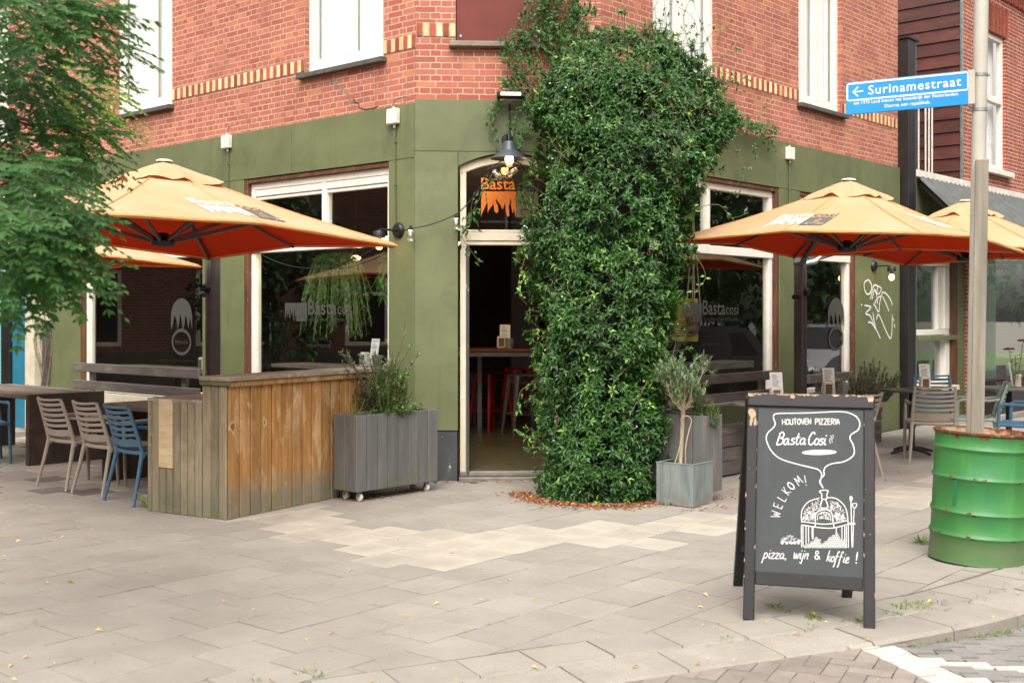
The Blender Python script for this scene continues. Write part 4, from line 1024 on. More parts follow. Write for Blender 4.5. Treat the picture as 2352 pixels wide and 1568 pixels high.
# zinc cube
M_['zinc']=pm('weathered_zinc','949d9b','7d8887',(16,16,2.2),rough=.5,rv=.1,metal=.45,bs=.15,layers=[dict(scale=(22,22,3),lo=.55,hi=.75,col='5f6d6e',k=.75),dict(scale=(8,8,8),lo=.45,hi=.65,col='7e786b',z=(.0,.14),k=.8),dict(scale=(45,45,8),lo=.70,hi=.74,col='c7c9c2',k=.7)])
zc=V((1.504,9.788,0)); zx=V((.216,.28,0)).normalized(); zy=V((-zx.y,zx.x,0)); WZ=frame(zc,zx,zy)
t=thing('zinc_tub','square weathered zinc tub holding the small pollarded tree','planter',WZ); S_=.352
k=MB(); o=.012
for (x0,x1,y0,y1) in ((0,S_,0,o),(0,S_,S_-o,S_),(0,o,o,S_-o),(S_-o,S_,o,S_-o)): k.box(x0,x1,y0,y1,.004,S_,.003)
k.build('box',M_['zinc'],t)
k=MB()
for (x0,x1,y0,y1) in ((-.003,S_+.003,-.003,.022),(-.003,S_+.003,S_-.022,S_+.003),(-.003,.022,.0225,S_-.0225),(S_-.022,S_+.003,.0225,S_-.0225)): k.box(x0,x1,y0,y1,S_+.0005,S_+.009,.002)
k.build('rim',M_['zinc'],t)
k=MB(); k.box(.012,S_-.012,.012,S_-.012,.02,.30,0); k.build('soil',M_['soilp'],t)

# ------------------------------------------------------------------ sandwich board
M_['board']=pm('chalkboard_slate','35393b','3d4244',(2,2,2),rough=.65,layers=[dict(scale=(6,6,3),lo=.55,hi=.8,col='5b6061',k=.35),dict(scale=(9,9,9),lo=.68,hi=.76,col='2c2f31',k=.6)])
M_['bframe']=pm('chipped_black_frame','1d1c1e','252426',(7,7,7),rough=.55,bs=.15,layers=[dict(scale=(34,34,20),lo=.715,hi=.73,col='b08d6a',k=.95),dict(scale=(60,60,60),lo=.72,hi=.74,col='d3c4ae',k=.9)])
M_['barewood']=pm('bare_chipped_wood','c4a78a','a38468',(18,18,18),rough=.8,bs=.3)
fl0=V((1.216,6.20,0)); fr0=V((1.857,6.02,0)); ft0=V((1.291,6.43,1.185)); ft1=V((1.936,6.255,1.172))
bw_=(fr0-fl0).length; bx=(fr0-fl0).normalized()
bt=((ft0-fl0)+(ft1-fr0))*.5; bh=bt.length; bz=bt.normalized(); bn=bx.cross(bz).normalized()   # bn points to the viewer
if bn.y>0: bn=-bn
WA=Matrix(((bx.x,-bn.x,bz.x,fl0.x),(bx.y,-bn.y,bz.y,fl0.y),(bx.z,-bn.z,bz.z,fl0.z),(0,0,0,1)))   # local x right, -y to the viewer, z up the leaf
ab=thing('sandwich_board','black wooden sandwich board with chalk pizza oven drawing on the pavement','sign',WA)
fwid=.058; zb=.255
k=MB(); k.box(0,fwid,-.012,.018,0,bh-.078,.005); k.box(bw_-fwid,bw_,-.012,.018,0,bh-.078,.005); k.box(0,bw_,-.014,.02,bh-.075,bh,.008); k.box(fwid+.001,bw_-fwid-.001,-.010,.016,zb-.07,zb,.005)
fa=k.build('frame',M_['bframe'],ab)
# worn bare-wood patches along the edges of the frame
k=MB(); rr=random.Random(4)
def chip(cx,cz,sx,sz,y):
    n=11; pts=[]
    for i in range(n):
        a=2*math.pi*i/n; q=.55+.6*rr.random(); pts.append((cx+sx*q*math.cos(a),y,cz+sz*q*math.sin(a)))
    k.add(pts,[tuple(range(n))[::-1]])
def inx(x): return min(max(x,.004),bw_-.004)
for i in range(46):
    x=rr.random()*bw_; k.add([(inx(x-.02*rr.random()-.004),-.0146,bh-.002),(inx(x+.02*rr.random()+.004),-.0146,bh-.002),(inx(x+.008),-.0146,bh-.004-.012*rr.random()**2),(inx(x-.008),-.0146,bh-.004-.010*rr.random()**2)],[(0,1,2,3)])
for i in range(5):
    for xe,sg in ((.0007,1),(bw_-.0007,-1),(fwid-.001,-1),(bw_-fwid+.001,1)):
        z=.05+rr.random()*(bh-.16); w_=.002+.004*rr.random()**2
        k.add([(xe,-.0126,z-.004-.014*rr.random()),(xe+sg*w_,-.0126,z),(xe,-.0126,z+.004+.016*rr.random())],[(0,1,2)])
chip(.030,bh-.115,.024,.030,-.0126); chip(.045,bh-.16,.008,.03,-.0126); chip(.022,bh-.155,.010,.025,-.0126); chip(bw_-.02,bh-.02,.020,.020,-.0146); chip(.02,bh-.012,.02,.008,-.0146); chip(bw_*.36,bh-.02,.013,.010,-.0146)
k.build('bare_wood_chips',M_['barewood'],fa)
k=MB(); k.box(fwid-.01,bw_-fwid+.01,.002,.012,zb-.005,bh-.07,.0); pn=k.build('panel',M_['board'],ab)
# back leaf
bl0,br0=V((1.34,6.98,0)),V((1.905,6.70,0)); WAi=WA.inverted()
k=MB(); tl=ft0+V((.03,.06,-.03)); tr=ft1+V((-.03,.06,-.03))
k.beam(bl0,tl,.055,.03,.004,up=V((0,-1,.3))); k.beam(br0,tr,.055,.03,.004,up=V((0,-1,.3)))
q=.22; k.beam(bl0+(tl-bl0)*q,br0+(tr-br0)*q,.03,.06,.004); k.add([bl0+(tl-bl0)*q,br0+(tr-br0)*q,tr,tl],[(0,1,2,3)])
k.v=[tuple(WAi@V(p)) for p in k.v]; k.build('back_leaf',M_['blackp'],ab)
# chalk drawing, from positions measured on the photograph's board
def bmap(x,y):   # photo px (2352 scale) -> board coordinates
    v=(y-(925+(x-1742)*13/245.))/(366.0); u=(x-(1742-v*11))/(245+v*9)
    return (fwid+u*(bw_-2*fwid), (bh-.075)-v*(bh-.075-zb))
def c8(x,y): return bmap((x/1.742+2697)/1.52934,(y/1.742+850)/1.52934)
def c3(x,y): return bmap((x/1.7458+2397)/1.52934,(y/1.7458+1500)/1.52934)
bfn=lambda a,b,h:(a,.0012-h,b)
k=MB(); ch=lambda pts,wd=.0055,sm=5:k.ribbon(smooth_line(pts,sm),wd,bfn,rr.random()*.0012)
bub=[(345,1475),(328,1440),(337,1398),(318,1370),(270,1355),(170,1330),(80,1300),(30,1260),(0,1210),(-8,1170),(5,1140),(35,1115),(50,1090),(40,1060),(42,1037),(75,1028),(250,1030),(430,1027),(500,1035),(550,1060),(572,1100),(560,1140),(520,1165),(512,1190),(530,1225),(538,1270),(520,1300),(470,1325),(400,1335),(360,1355),(350,1380),(352,1400),(330,1425),(325,1445),(345,1478)]
ch([c8(*p) for p in bub],.0052,4)
FONT={'H':[[(0,0),(0,1)],[(.5,0),(.5,1)],[(0,.5),(.5,.5)]],'O':[[(.28,1),(.02,.7),(.02,.25),(.28,0),(.52,.3),(.5,.75),(.28,1)]],'U':[[(0,1),(0,.25),(.22,0),(.46,.25),(.46,1)],[(.46,.3),(.5,0)]],'T':[[(0,1),(.5,1)],[(.25,1),(.25,0)]],
'V':[[(0,1),(.25,0),(.5,1)]],'E':[[(.42,1),(0,1),(0,0),(.42,0)],[(0,.52),(.34,.52)]],'N':[[(0,0),(0,1),(.45,0),(.45,1)]],'P':[[(0,0),(0,1)],[(0,1),(.4,.95),(.42,.6),(0,.45)]],'I':[[(.1,0),(.1,1)]],'Z':[[(0,1),(.45,1),(0,0),(.48,0)]],
'R':[[(0,0),(0,1)],[(0,1),(.4,.95),(.4,.6),(0,.48)],[(.12,.48),(.45,0)]],'A':[[(0,0),(.24,1),(.48,0)],[(.1,.35),(.4,.35)]],'W':[[(0,1),(.18,0),(.36,.7),(.54,0),(.74,1)]],'L':[[(0,1),(0,0),(.42,0)]],'K':[[(0,1),(0,0)],[(.45,1),(0,.45),(.48,0)]],'M':[[(0,0),(.08,1),(.34,.3),(.6,1),(.68,0)]],
'!':[[(.12,1),(.08,.3)],[(.06,.06),(.07,0)]],'B':[[(.12,.9),(.0,.08),(.12,.0),(.42,.08),(.5,.3),(.42,.5),(.22,.52),(.42,.62),(.46,.85),(.3,1.02),(.06,.9)]],'C':[[(.5,.85),(.4,1.0),(.2,.9),(.04,.5),(.1,.1),(.3,0),(.52,.18)]],
'a':[[(.4,.42),(.22,.5),(.06,.36),(.04,.12),(.16,0),(.32,.12),(.42,.46),(.38,.14),(.46,.0),(.54,.06)]],'s':[[(.36,.42),(.24,.5),(.1,.42),(.14,.30),(.32,.2),(.32,.06),(.18,0),(.02,.06)]],'t':[[(.2,.9),(.12,.2),(.2,0),(.34,.06)],[(0,.55),(.36,.6)]],
'o':[[(.2,.5),(.04,.3),(.06,.08),(.22,0),(.4,.18),(.36,.42),(.2,.5)]],'i':[[(.12,.5),(.08,.1),(.16,0),(.22,.04)],[(.15,.7),(.16,.74)]],'p':[[(.12,.5),(.0,-.38),(-.06,-.42)],[(.1,.36),(.26,.5),(.42,.38),(.38,.1),(.22,0),(.08,.06)]],'z':[[(.02,.48),(.38,.48),(.02,.02),(.4,.0)]],
',':[[(.1,.05),(.04,-.14)]],'w':[[(.0,.5),(.04,.06),(.14,.02),(.28,.44),(.32,.04),(.44,.04),(.56,.5)]],'j':[[(.16,.5),(.06,-.36),(-.04,-.4),(-.08,-.32)],[(.2,.7),(.21,.74)]],'n':[[(.06,.5),(.0,0)],[(.04,.3),(.2,.5),(.32,.42),(.28,.06),(.38,.0)]],
'&':[[(.5,.0),(.12,.6),(.16,.85),(.34,.85),(.36,.66),(.04,.3),(.06,.06),(.24,0),(.46,.34)]],'k':[[(.12,1),(.0,0)],[(.38,.5),(.06,.26),(.2,.22),(.36,.0)]],'f':[[(.36,.9),(.28,.98),(.18,.8),(.04,-.36),(-.04,-.42)],[(.02,.5),(.34,.52)]],'e':[[(.06,.24),(.34,.32),(.3,.48),(.16,.48),(.04,.26),(.1,.02),(.26,.0),(.4,.1)]]}
def hand(txt,p0,p1,size,wd,gap=.14,slant=0.0):
    wds={}
    def wof(cch): return max(q[0] for st in FONT[cch] for q in st)-min(0,min(q[0] for st in FONT[cch] for q in st)) if cch in FONT else .42
    tot=sum(wof(q)+gap for q in txt)-gap
    ux,uz=p1[0]-p0[0],p1[1]-p0[1]; L=math.hypot(ux,uz); ux/=L; uz/=L; sx=L/tot; x=0
    for cch in txt:
        if cch in FONT:
            for st in FONT[cch]:
                pts=[]
                for (a,b) in st:
                    a2=(x+a)*sx+b*size*slant+rr.uniform(-.0006,.0006); b2=b*size+rr.uniform(-.0006,.0006)
                    pts.append((p0[0]+a2*ux-b2*uz,p0[1]+a2*uz+b2*ux))
                if len(pts)==2 or cch in 'HTEZNVWLKMAI!': 
                    for q0,q1 in zip(pts[:-1],pts[1:]): k.ribbon([q0,((q0[0]+q1[0])/2,(q0[1]+q1[1])/2),q1],wd,bfn,rr.random()*.001)
                else: ch(pts,wd,4)
        x+=wof(cch)+gap
hand('HOUTOVEN',c8(95,1097),c8(272,1098),.030,.0042); hand('PIZZERIA',c8(300,1100),c8(449,1104),.030,.0042)
hand('Basta',c8(58,1216),c8(238,1218),.066,.0062,.05,.22); hand('Cosi',c8(252,1220),c8(362,1222),.066,.0062,.05,.18)
el=[c8(322+107*math.cos(2*math.pi*i/28),1267+15*math.sin(2*math.pi*i/28)) for i in range(28)]; k.add([bfn(a,b,.0008) for a,b in el],[tuple(range(28))])
for pl in ([(392,1215),(386,1195),(398,1180),(392,1168)],[(404,1210),(400,1192),(410,1178),(406,1165)]): ch([c8(*p) for p in pl],.0025)
# WELKOM! along an arc
for cch,(x,y),rot in zip('WELKOM!',((572,497),(586,447),(612,402),(640,360),(668,330),(716,300),(758,300)),(82,72,60,55,48,38,14)):
    o=c3(x,y); a=R_(rot); sc=.052 if cch=='!' else .045; wdt=max(q[0] for st in FONT[cch] for q in st)
    for st in FONT[cch]:
        pts=[(o[0]+((p-wdt/2)*math.cos(a)*.9-(q-.5)*math.sin(a))*sc, o[1]+((p-wdt/2)*math.sin(a)*.9+(q-.5)*math.cos(a))*sc) for p,q in st]
        if cch=='O': ch(pts,.0050,4)
        else:
            for q0,q1 in zip(pts[:-1],pts[1:]): k.ribbon([q0,q1],.0046,bfn,rr.random()*.001)
L3=lambda pl,wd=.0040,sm=4: ch([c3(*p) for p in pl],wd,sm)
L3([(735,545),(733,500),(742,465),(780,424),(845,404)]); L3([(893,402),(950,408),(1000,450),(1018,500),(1022,550)])
L3([(845,364),(872,358),(900,362),(892,385),(893,408),(860,408),(862,385),(845,364)],.0045); L3([(866,410),(852,458),(898,458),(884,410)],.005)
L3([(820,542),(822,500),(845,478),(880,470),(910,480),(926,505),(930,545)],.005); L3([(832,535),(836,505),(860,488),(895,490),(914,510),(916,538)],.003)
L3([(735,540),(815,550),(870,556),(932,552),(1020,535)],.0042); L3([(735,560),(815,572),(870,578),(935,578),(1020,558)],.0042); L3([(820,545),(818,572)]); L3([(933,548),(936,578)])
for x,y0,y1 in ((733,560,690),(743,566,688),(762,568,676),(778,570,660),(800,572,640),(806,574,642),(950,578,610),(985,570,640),(1002,566,670),(1012,566,690),(1024,560,692)): L3([(x,y0),(x-1,(y0+y1)/2),(x,y1)],.0036)
for i in range(300):   # hatching on the dome
    a=rr.uniform(0,math.pi); q=rr.uniform(.50,.97); x=877+145*q*math.cos(a); y=548-140*q*math.sin(a)
    if abs(x-877)<34 and y<470 or (abs(x-877)<56 and y>474) or y>536: continue
    b=rr.uniform(0,math.pi); L_=rr.uniform(6,11); k.ribbon([c3(x-L_*math.cos(b),y-L_*math.sin(b)),c3(x+L_*math.cos(b),y+L_*math.sin(b))],.0022,bfn,.0006+rr.random()*.0008)
for i in range(36):
    x=rr.uniform(845,908); y=rr.uniform(492,532); b=rr.uniform(0,3.1); k.ribbon([c3(x-5*math.cos(b),y-5*math.sin(b)),c3(x+5*math.cos(b),y+5*math.sin(b))],.0028,bfn,.0008)
def ring(x,y,q,wd=.0024):
    pts=[c3(x+q*math.cos(2*math.pi*i/9),y+q*math.sin(2*math.pi*i/9)) for i in range(10)]; k.ribbon(pts,wd,bfn,rr.random()*.001)
y=686; row=0
while y>600:
    f_=(690-y)/90.0; x=742+(row%2)*7
    while x<1010:
        top=(x<850 and y>690-55*max(0,1-abs(x-830)/80)) or (x>=840 and y>690-88*max(0,1-abs(x-955)/ (115 if x<955 else 60)))
        if top: ring(x,y,6.6)
        x+=14
    y-=12; row+=1
for i in range(60):
    x=rr.uniform(605,728); y=668-rr.random()*48*math.sin((x-600)/128*math.pi*.75+.5)
    b=rr.uniform(-.9,.3); k.ribbon([c3(x-7*math.cos(b),y-7*math.sin(b)),c3(x+7*math.cos(b),y+7*math.sin(b))],.0022,bfn,.0006+rr.random()*.0008)
for x in (612,640,668,690,712): ring(x,664,6,.004)
L3([(1040,408),(1043,540),(1046,690)],.004); L3([(1036,398),(1044,398),(1047,412),(1040,424),(1036,412),(1036,398)],.005); L3([(1060,466),(1054,580),(1051,688)],.0035); L3([(1050,438),(1074,438),(1074,452),(1062,466),(1052,454),(1050,438)],.0036); L3([(1020,557),(1066,557)],.004); L3([(1020,550),(1066,550)],.003)
hand('pizza,',c3(487,752),c3(634,756),.056,.0042,.07,.18); hand('wijn',c3(682,752),c3(772,757),.056,.0042,.03,.18); hand('&',c3(815,757),c3(848,758),.046,.0042); hand('koffie',c3(888,770),c3(1024,779),.056,.0042,.06,.18); hand('!',c3(1062,780),c3(1078,781),.056,.006)
k.build('chalk_drawing',M_['chalk'],pn)

# ------------------------------------------------------------------ drum, pole, street sign
M_['drum']=pm('green_drum_paint','2f6d34','427f3e',(2.5,2.5,1.2),rough=.5,rv=.08,bs=.12,bscale=(5,5,3),
  layers=[dict(scale=(3,3,1.1),loc=(5,2,1),lo=.45,hi=.7,col='2d7a50',k=.6),dict(scale=(5,5,1),lo=.55,hi=.75,col='5f9646',k=.5),dict(scale=(30,30,30),lo=.68,hi=.705,col='5b2d1c',k=.95),dict(scale=(8,8,30),loc=(1,5,2),lo=.66,hi=.69,col='6b3a20',k=.85),
          dict(scale=(9,9,6),lo=.15,hi=.6,z=(.12,.20),col='5f6349',k=.75),dict(scale=(18,18,9),lo=.56,hi=.66,z=(-.86,-.80),col='7a3a20',k=0.0)])
M_['rust']=pm('orange_rust','a8481a','6d2b16',(10,10,10),rough=.9,bs=.3,layers=[dict(scale=(6,6,6),lo=.48,hi=.62,col='cfbf9c',k=.8),dict(scale=(22,22,22),lo=.6,hi=.7,col='d98a3e',k=.6)])
M_['rustd']=pm('dark_rust','6d3320','4d2618',(14,14,14),rough=.85,bs=.3,layers=[dict(scale=(20,20,20),lo=.5,hi=.6,col='4b7f46',k=.8)])
dc=V((3.06,7.755,0)); WD=Matrix.Translation(dc)@Matrix.Rotation(R_(2.9),4,'Y')
dr=thing('oil_drum','green rusty oil drum used as a planter at the foot of the sign pole','drum',WD)
def rib(z): return [(.297,z-.022),(.303,z-.012),(.3085,z),(.303,z+.012),(.297,z+.022)]
k=MB(); prof=[(.304,.0),(.300,.02),(.298,.10)]+rib(.175)+rib(.325)+rib(.545)+[(.297,.70)]+rib(.735)+[(.297,.80),(.300,.825)]
k.lathe(prof,72); k.mi=1; k.lathe([(.300,.823),(.309,.828),(.311,.838),(.306,.846),(.297,.846),(.292,.838)],72); k.mi=2; k.lathe([(.293,.84),(.290,.62)],72)
rr=random.Random(8)
for i,f in enumerate(k.f):
    z_=sum(k.v[q][2] for q in f)/len(f)
    if k.m[i]==0 and min(abs(z_-q) for q in (.175,.325,.545,.735))<.008 and rr.random()<.10: k.m[i]=1
    if k.m[i]==0 and z_>.80 and rr.random()<.22: k.m[i]=1
k.v=[tuple(V((x*(1+.006*math.sin(5*z+3*math.atan2(y,x))),y*(1+.006*math.sin(4*z+2*math.atan2(y,x)+1)),z))) for x,y,z in k.v]
k.build('shell',[M_['drum'],M_['rustd'],M_['rust']],dr)
k=MB(); k.lathe([(0,.70),(.15,.705),(.291,.69)],32); k.build('soil',M_['soilp'],dr)
k=MB(); th0=-2.52
for i in range(5):
    a=th0+i*.016; k.add([V((.3005*math.cos(a),.3005*math.sin(a),z)) for z in (.37,.55)]+[V((.3005*math.cos(a+.016),.3005*math.sin(a+.016),z)) for z in (.55,.37)],[(0,1,2,3)],True)
k.build('sticker',pm('green_sticker','1f6b4a',rough=.5),dr)
M_['pale']=pm('pale_painted_steel','bcb6ab','aaa499',(4,4,3),rough=.5,layers=[dict(scale=(12,12,3),lo=.55,hi=.75,col='a49c8d',k=.5)])
M_['post']=pm('grey_timber_post','8d8578','767062',(26,26,1.6),rough=.8,bs=.35,layers=[dict(scale=(9,9,1.1),lo=.52,hi=.72,col='a29a8c',k=.7),dict(scale=(5,5,1.2),loc=(2,0,0),lo=.60,hi=.75,col='74795a',k=.45),dict(scale=(70,70,3),lo=.66,hi=.74,col='5a5348',k=.6)])
pb=P(2236,1000,7.80); pt_=P(2254,0,7.80); dv=(pt_-pb)/(pt_.z-pb.z)
def pole_at(z): return pb+dv*(z-pb.z)
q0=pole_at(0); WPm=Matrix.Translation(q0); po=thing('sign_pole','tall pale steel pole with a grey timber post strapped to it, standing in the drum','pole',WPm)
k=MB(); k.tube([pole_at(z)-q0 for z in (.02,2.0,4.0,6.0)],.046,20); k.build('steel_tube',M_['pale'],po)
sx=V((.9,-.25,0)).normalized(); k=MB(); 
def post_c(z): return pole_at(z)-q0+V((-.010,-.085,0))+V((0.0,0,0))
a,b=post_c(.70),post_c(2.62); k.beam(a,b,.084,.084,.006,up=V((-.37,-.93,0))); k.build('timber_post',M_['post'],po)
k=MB(); k.add([tuple(post_c(z)+V((.012+.012*math.sin(z*3)+ (z-.8)*-.012,-.0416,0))+V((dx,0,0))) for z in (.80,1.0,1.25,1.5) for dx in (-.0015,.0015)],[(0,1,3,2),(2,3,5,4),(4,5,7,6)]); k.build('crack',M_['gdark'],po)
k=MB(); 
for z in (2.96,3.19): k.lathe([(.047,-.012),(.0495,-.010),(.0495,.010),(.047,.012)],20,o=pole_at(z)-q0)
for z in (2.96,3.19):
    o=pole_at(z)-q0; k.box(o.x+.044,o.x+.066,o.y-.008,o.y+.008,z-.008,z+.008,.002); k.box(o.x-.066,o.x-.044,o.y-.008,o.y+.008,z-.010,z+.010,.002)
k.build('clamp',M_['steel'],po)
# sign plate
M_['sgnblue']=pm('street_sign_blue','1f86c9','2b8fd0',(2,2,2),rough=.35,layers=[dict(scale=(5,5,5),lo=.6,hi=.8,col='4fa3d6',k=.4)])
M_['sgnwhite']=pm('street_sign_white','ebeef0',rough=.4)
sR=P(2228,161,7.76); sL=P(1943,191,8.18); sd_=V((sL.x-sR.x,sL.y-sR.y,0)); sl=sd_.length; sd_.normalize(); sn=V((sd_.y*-1,sd_.x,0)); 
if sn.y>0: sn=-sn
zt=(sR.z+sL.z)/2; hgt=.225; WS=frame(V((sR.x,sR.y,zt-hgt)),sd_,sn)
sg=thing('street_sign','blue street name sign with white lettering and arrow, clamped to the pole','sign',WS)
k=MB(); k.box(0,sl,-.012,0,0,hgt,.004); pl=k.build('plate',M_['sgnblue'],sg)
sf=lambda a,b,h:(sl-a,.0015+h,b)
k=MB()
def rrect(x0,x1,y0,y1,wd,rad=.012):
    pts=[]
    for cx,cy,a0 in ((x1-rad,y1-rad,0),(x0+rad,y1-rad,90),(x0+rad,y0+rad,180),(x1-rad,y0+rad,270)):
        pts+=[(cx+rad*math.cos(R_(a0+i*30)),cy+rad*math.sin(R_(a0+i*30))) for i in range(4)]
    pts.append(pts[0]); n=len(pts)-1
    for i in range(n): 
        dx,dy=pts[i+1][0]-pts[i][0],pts[i+1][1]-pts[i][1]; L=math.hypot(dx,dy) or 1; ex,ey=dx/L*wd*.3,dy/L*wd*.3; ox,oy=-dy/L*wd/2,dx/L*wd/2
        p,q=pts[i],pts[i+1]; k.add([sf(p[0]-ex+ox,p[1]-ey+oy,0),sf(p[0]-ex-ox,p[1]-ey-oy,0),sf(q[0]+ex-ox,q[1]+ey-oy,0),sf(q[0]+ex+ox,q[1]+ey+oy,0)],[(0,1,2,3)])
rrect(.010,sl-.012,.098,hgt-.012,.011)
put_text(k,'Surinamestraat',.155,.128,sl-.155-.055,sf,.010,.0005,1.12,.088)
put_text(k,'tot 1975 Land binnen het koninkrijk der Nederlanden.',.055,.066,sl-.055-.07,sf,.006,.0005,1.06,.034)
put_text(k,'Daarna een republiek,',.265,.028,.30,sf,.006,.0005,1.06,.034)
for pts in ([(.05,.155),(.115,.155)],[(.082,.185),(.05,.155)],[(.05,.155),(.082,.125)]): 
    k.ribbon(pts,.013,sf,.0006)
k.build('lettering',M_['sgnwhite'],pl)
k=MB(); k.box(-.03,.012,-.02,.004,.0,hgt,.003); k.build('side_bracket',M_['pale'],sg)
# ------------------------------------------------------------------ chairs
def chair_mat(n,c1,c2): return pm(n,c1,c2,(6,6,6),rough=.5,bs=.03,bscale=(90,90,90))
M_['taupe']=chair_mat('taupe_plastic','9b9085','8f857a'); M_['bluec']=chair_mat('steel_blue_plastic','456b85','3d6079'); M_['mint']=chair_mat('mint_plastic','93a698','87998c')
def make_chair(label,Wm,mat,group):
    t=thing('armchair',label,'chair',Wm,group)
    # seat
    k=MB(); n=10; vs=[]
    for i in range(n+1):
        v=i/n; y=-.20+.44*v; z=.445+.02*(2*v-1)**2*(1 if v<.5 else .4)-.015*math.sin(v*math.pi)
        hw=.225-.012*(1-v)
        for j in range(9):
            u=j/8*2-1; vs.append((u*hw,y+.012*(1-u*u)*(1 if i==n else 0),z-.010*(1-u*u)))
        for j in range(9):
            u=j/8*2-1; vs.append((u*hw,y,z-.022-.010*(1-u*u)))
    m=18; fs=[]
    for i in range(n):
        a=i*m;b=a+m
        for j in range(8): fs+= [(a+j,a+j+1,b+j+1,b+j),(a+9+j,b+9+j,b+9+j+1,a+9+j+1)]
        fs+=[(a,b,b+9,a+9),(a+8,a+17,b+17,b+8)]
    fs+=[tuple(range(9))+tuple(range(17,8,-1)),tuple(n*m+j for j in range(9))[::-1]+tuple(n*m+9+j for j in range(9))]
    k.add(vs,fs,True); k.tube([(x,-.20+.035*(1-(x/.23)**2)*-1,.435) for x in (-.23,-.12,0,.12,.23)],.018,8); k.tube([(-.235,-.2,.432),(-.24,0,.425),(-.24,.22,.43)],.017,8); k.tube([(.235,-.2,.432),(.24,0,.425),(.24,.22,.43)],.017,8)
    k.build('seat',mat,t)
    # backrest with posts and six slats
    k=MB()
    def bp(z): 
        u=(z-.45)/.40; return (.222-.018*u, -.215-.105*u-.02*u*u)
    for s_ in (-1,1):
        pts=[(s_*bp(z)[0],bp(z)[1],z) for z in (.40,.50,.60,.70,.78,.835)]
        k.tube(pts,[.019,.018,.017,.016,.015,.014],8,flat=1.25)
    def slat(z,hh,th,bow):
        vs=[]; n=12
        for i in range(n+1):
            u=i/n*2-1; x,y=bp(z); xx=u*x; yy=y-bow*(1-u*u); t2=.10
            for (dy,dz) in ((-th/2,-hh/2),(th/2,-hh/2),(th/2,hh/2),(-th/2,hh/2)): vs.append((xx,yy+dy-dz*.28,z+dz-.012*(1-u*u)))
        k.add(vs,[(4*i+a,4*i+(a+1)%4,4*i+4+(a+1)%4,4*i+4+a) for i in range(n) for a in range(4)],True)
    for z in (.595,.645,.694,.743,.790): slat(z,.026,.012,.045)
    slat(.836,.020,.020,.042); slat(.525,.060,.014,.042)
    k.build('backrest',mat,t)
    for s_ in (-1,1):
        k=MB(); k.tube([(s_*.222,-.212,.45),(s_*.236,-.255,.25),(s_*.262,-.315,.0)],[.021,.018,.014],8); k.build('leg',mat,t)
        k=MB(); k.tube([(s_*.262,.215,.0),(s_*.256,.205,.25),(s_*.252,.195,.48),(s_*.252,.19,.60)],[.014,.018,.019,.017],8); k.build('leg',mat,t)
        k=MB(); k.tube([(s_*.252,.19,.59),(s_*.253,.185,.635),(s_*.252,.14,.655),(s_*.248,0,.65),(s_*.235,-.14,.645),(s_*.214,-.255,.66)],[.016,.016,.017,.017,.016,.014],8,flat=.8); k.build('armrest',mat,t)
    return t
def clone_chair(src,label,Wm,mat=None):
    o=copy_tree(src,Wm,label)
    if mat is not None:
        for ch in S.collection.objects:
            if ch.parent is o:
                me=CH.get((mat.name,ch.data.name))
                if me is None: me=ch.data.copy(); me.materials[0]=mat; CH[(mat.name,ch.data.name)]=me
                ch.data=me
    return o
CH={}
GC='slatted plastic armchairs on the terrace'
hr=heading(r)
ch1=make_chair('taupe slatted armchair furthest left, against the big wooden table',place((-4.06,11.13,0),hr+.03),M_['taupe'],GC)
clone_chair(ch1,'taupe slatted armchair between the other taupe one and the blue one',place((-3.56,10.67,0),hr))
clone_chair(ch1,'blue slatted armchair right beside the wooden bar at left',place((-3.13,10.25,0),hr-.05),M_['bluec'])
clone_chair(ch1,'blue armchair half hidden under the big table at the left edge',place((-5.75,12.75,0),heading((.55,-.83))),M_['bluec'])
clone_chair(ch1,'taupe slatted armchair in front of the round table, its back to us',place((4.60,12.92,0),heading((.22,.97))),M_['taupe'])
clone_chair(ch1,'taupe armchair almost hidden behind the right edge of the sandwich board',place((3.27,11.70,0),heading(l)),M_['taupe'])
clone_chair(ch1,'mint green armchair left of the sign pole by the round table',place((5.28,13.45,0),heading((-.95,.3))),M_['mint'])
clone_chair(ch1,'blue armchair on the far side of the round table',place((5.28,14.75,0),heading((-.3,-.95))),M_['bluec'])
clone_chair(ch1,'blue armchair at the right edge of the picture, behind the drum',place((5.52,12.7,0),heading((-.8,.6))),M_['bluec'])
# ------------------------------------------------------------------ tables
def slab_table(label,P_,dx,dy,lx,ly,grp):
    Wm=frame(P_,dx,dy); t=thing('plank_table',label,'table',Wm,grp)
    k=MB(); n=5
    for i in range(n): k.tone=random.random(); k.box(.0,lx,ly*i/n+.002,ly*(i+1)/n-.002,.705,.755,.006)
    k.build('tabletop',M_['wtable'],t)
    for x in (0,lx-.06):
        k=MB()
        for i in range(3): k.tone=random.random(); k.box(x-.004,x+.064,ly*i/3+.0015,ly*(i+1)/3-.0015,0,.70 if x else .757,.005)
        k.build('side_slab',M_['wdark'],t)
    return t
GT='heavy plank tables with slab sides'
def st(label,corner,dx,lx,ly):
    dy=V((-dx.y,dx.x,0)); return slab_table(label,corner,dx,dy,lx,ly,GT)
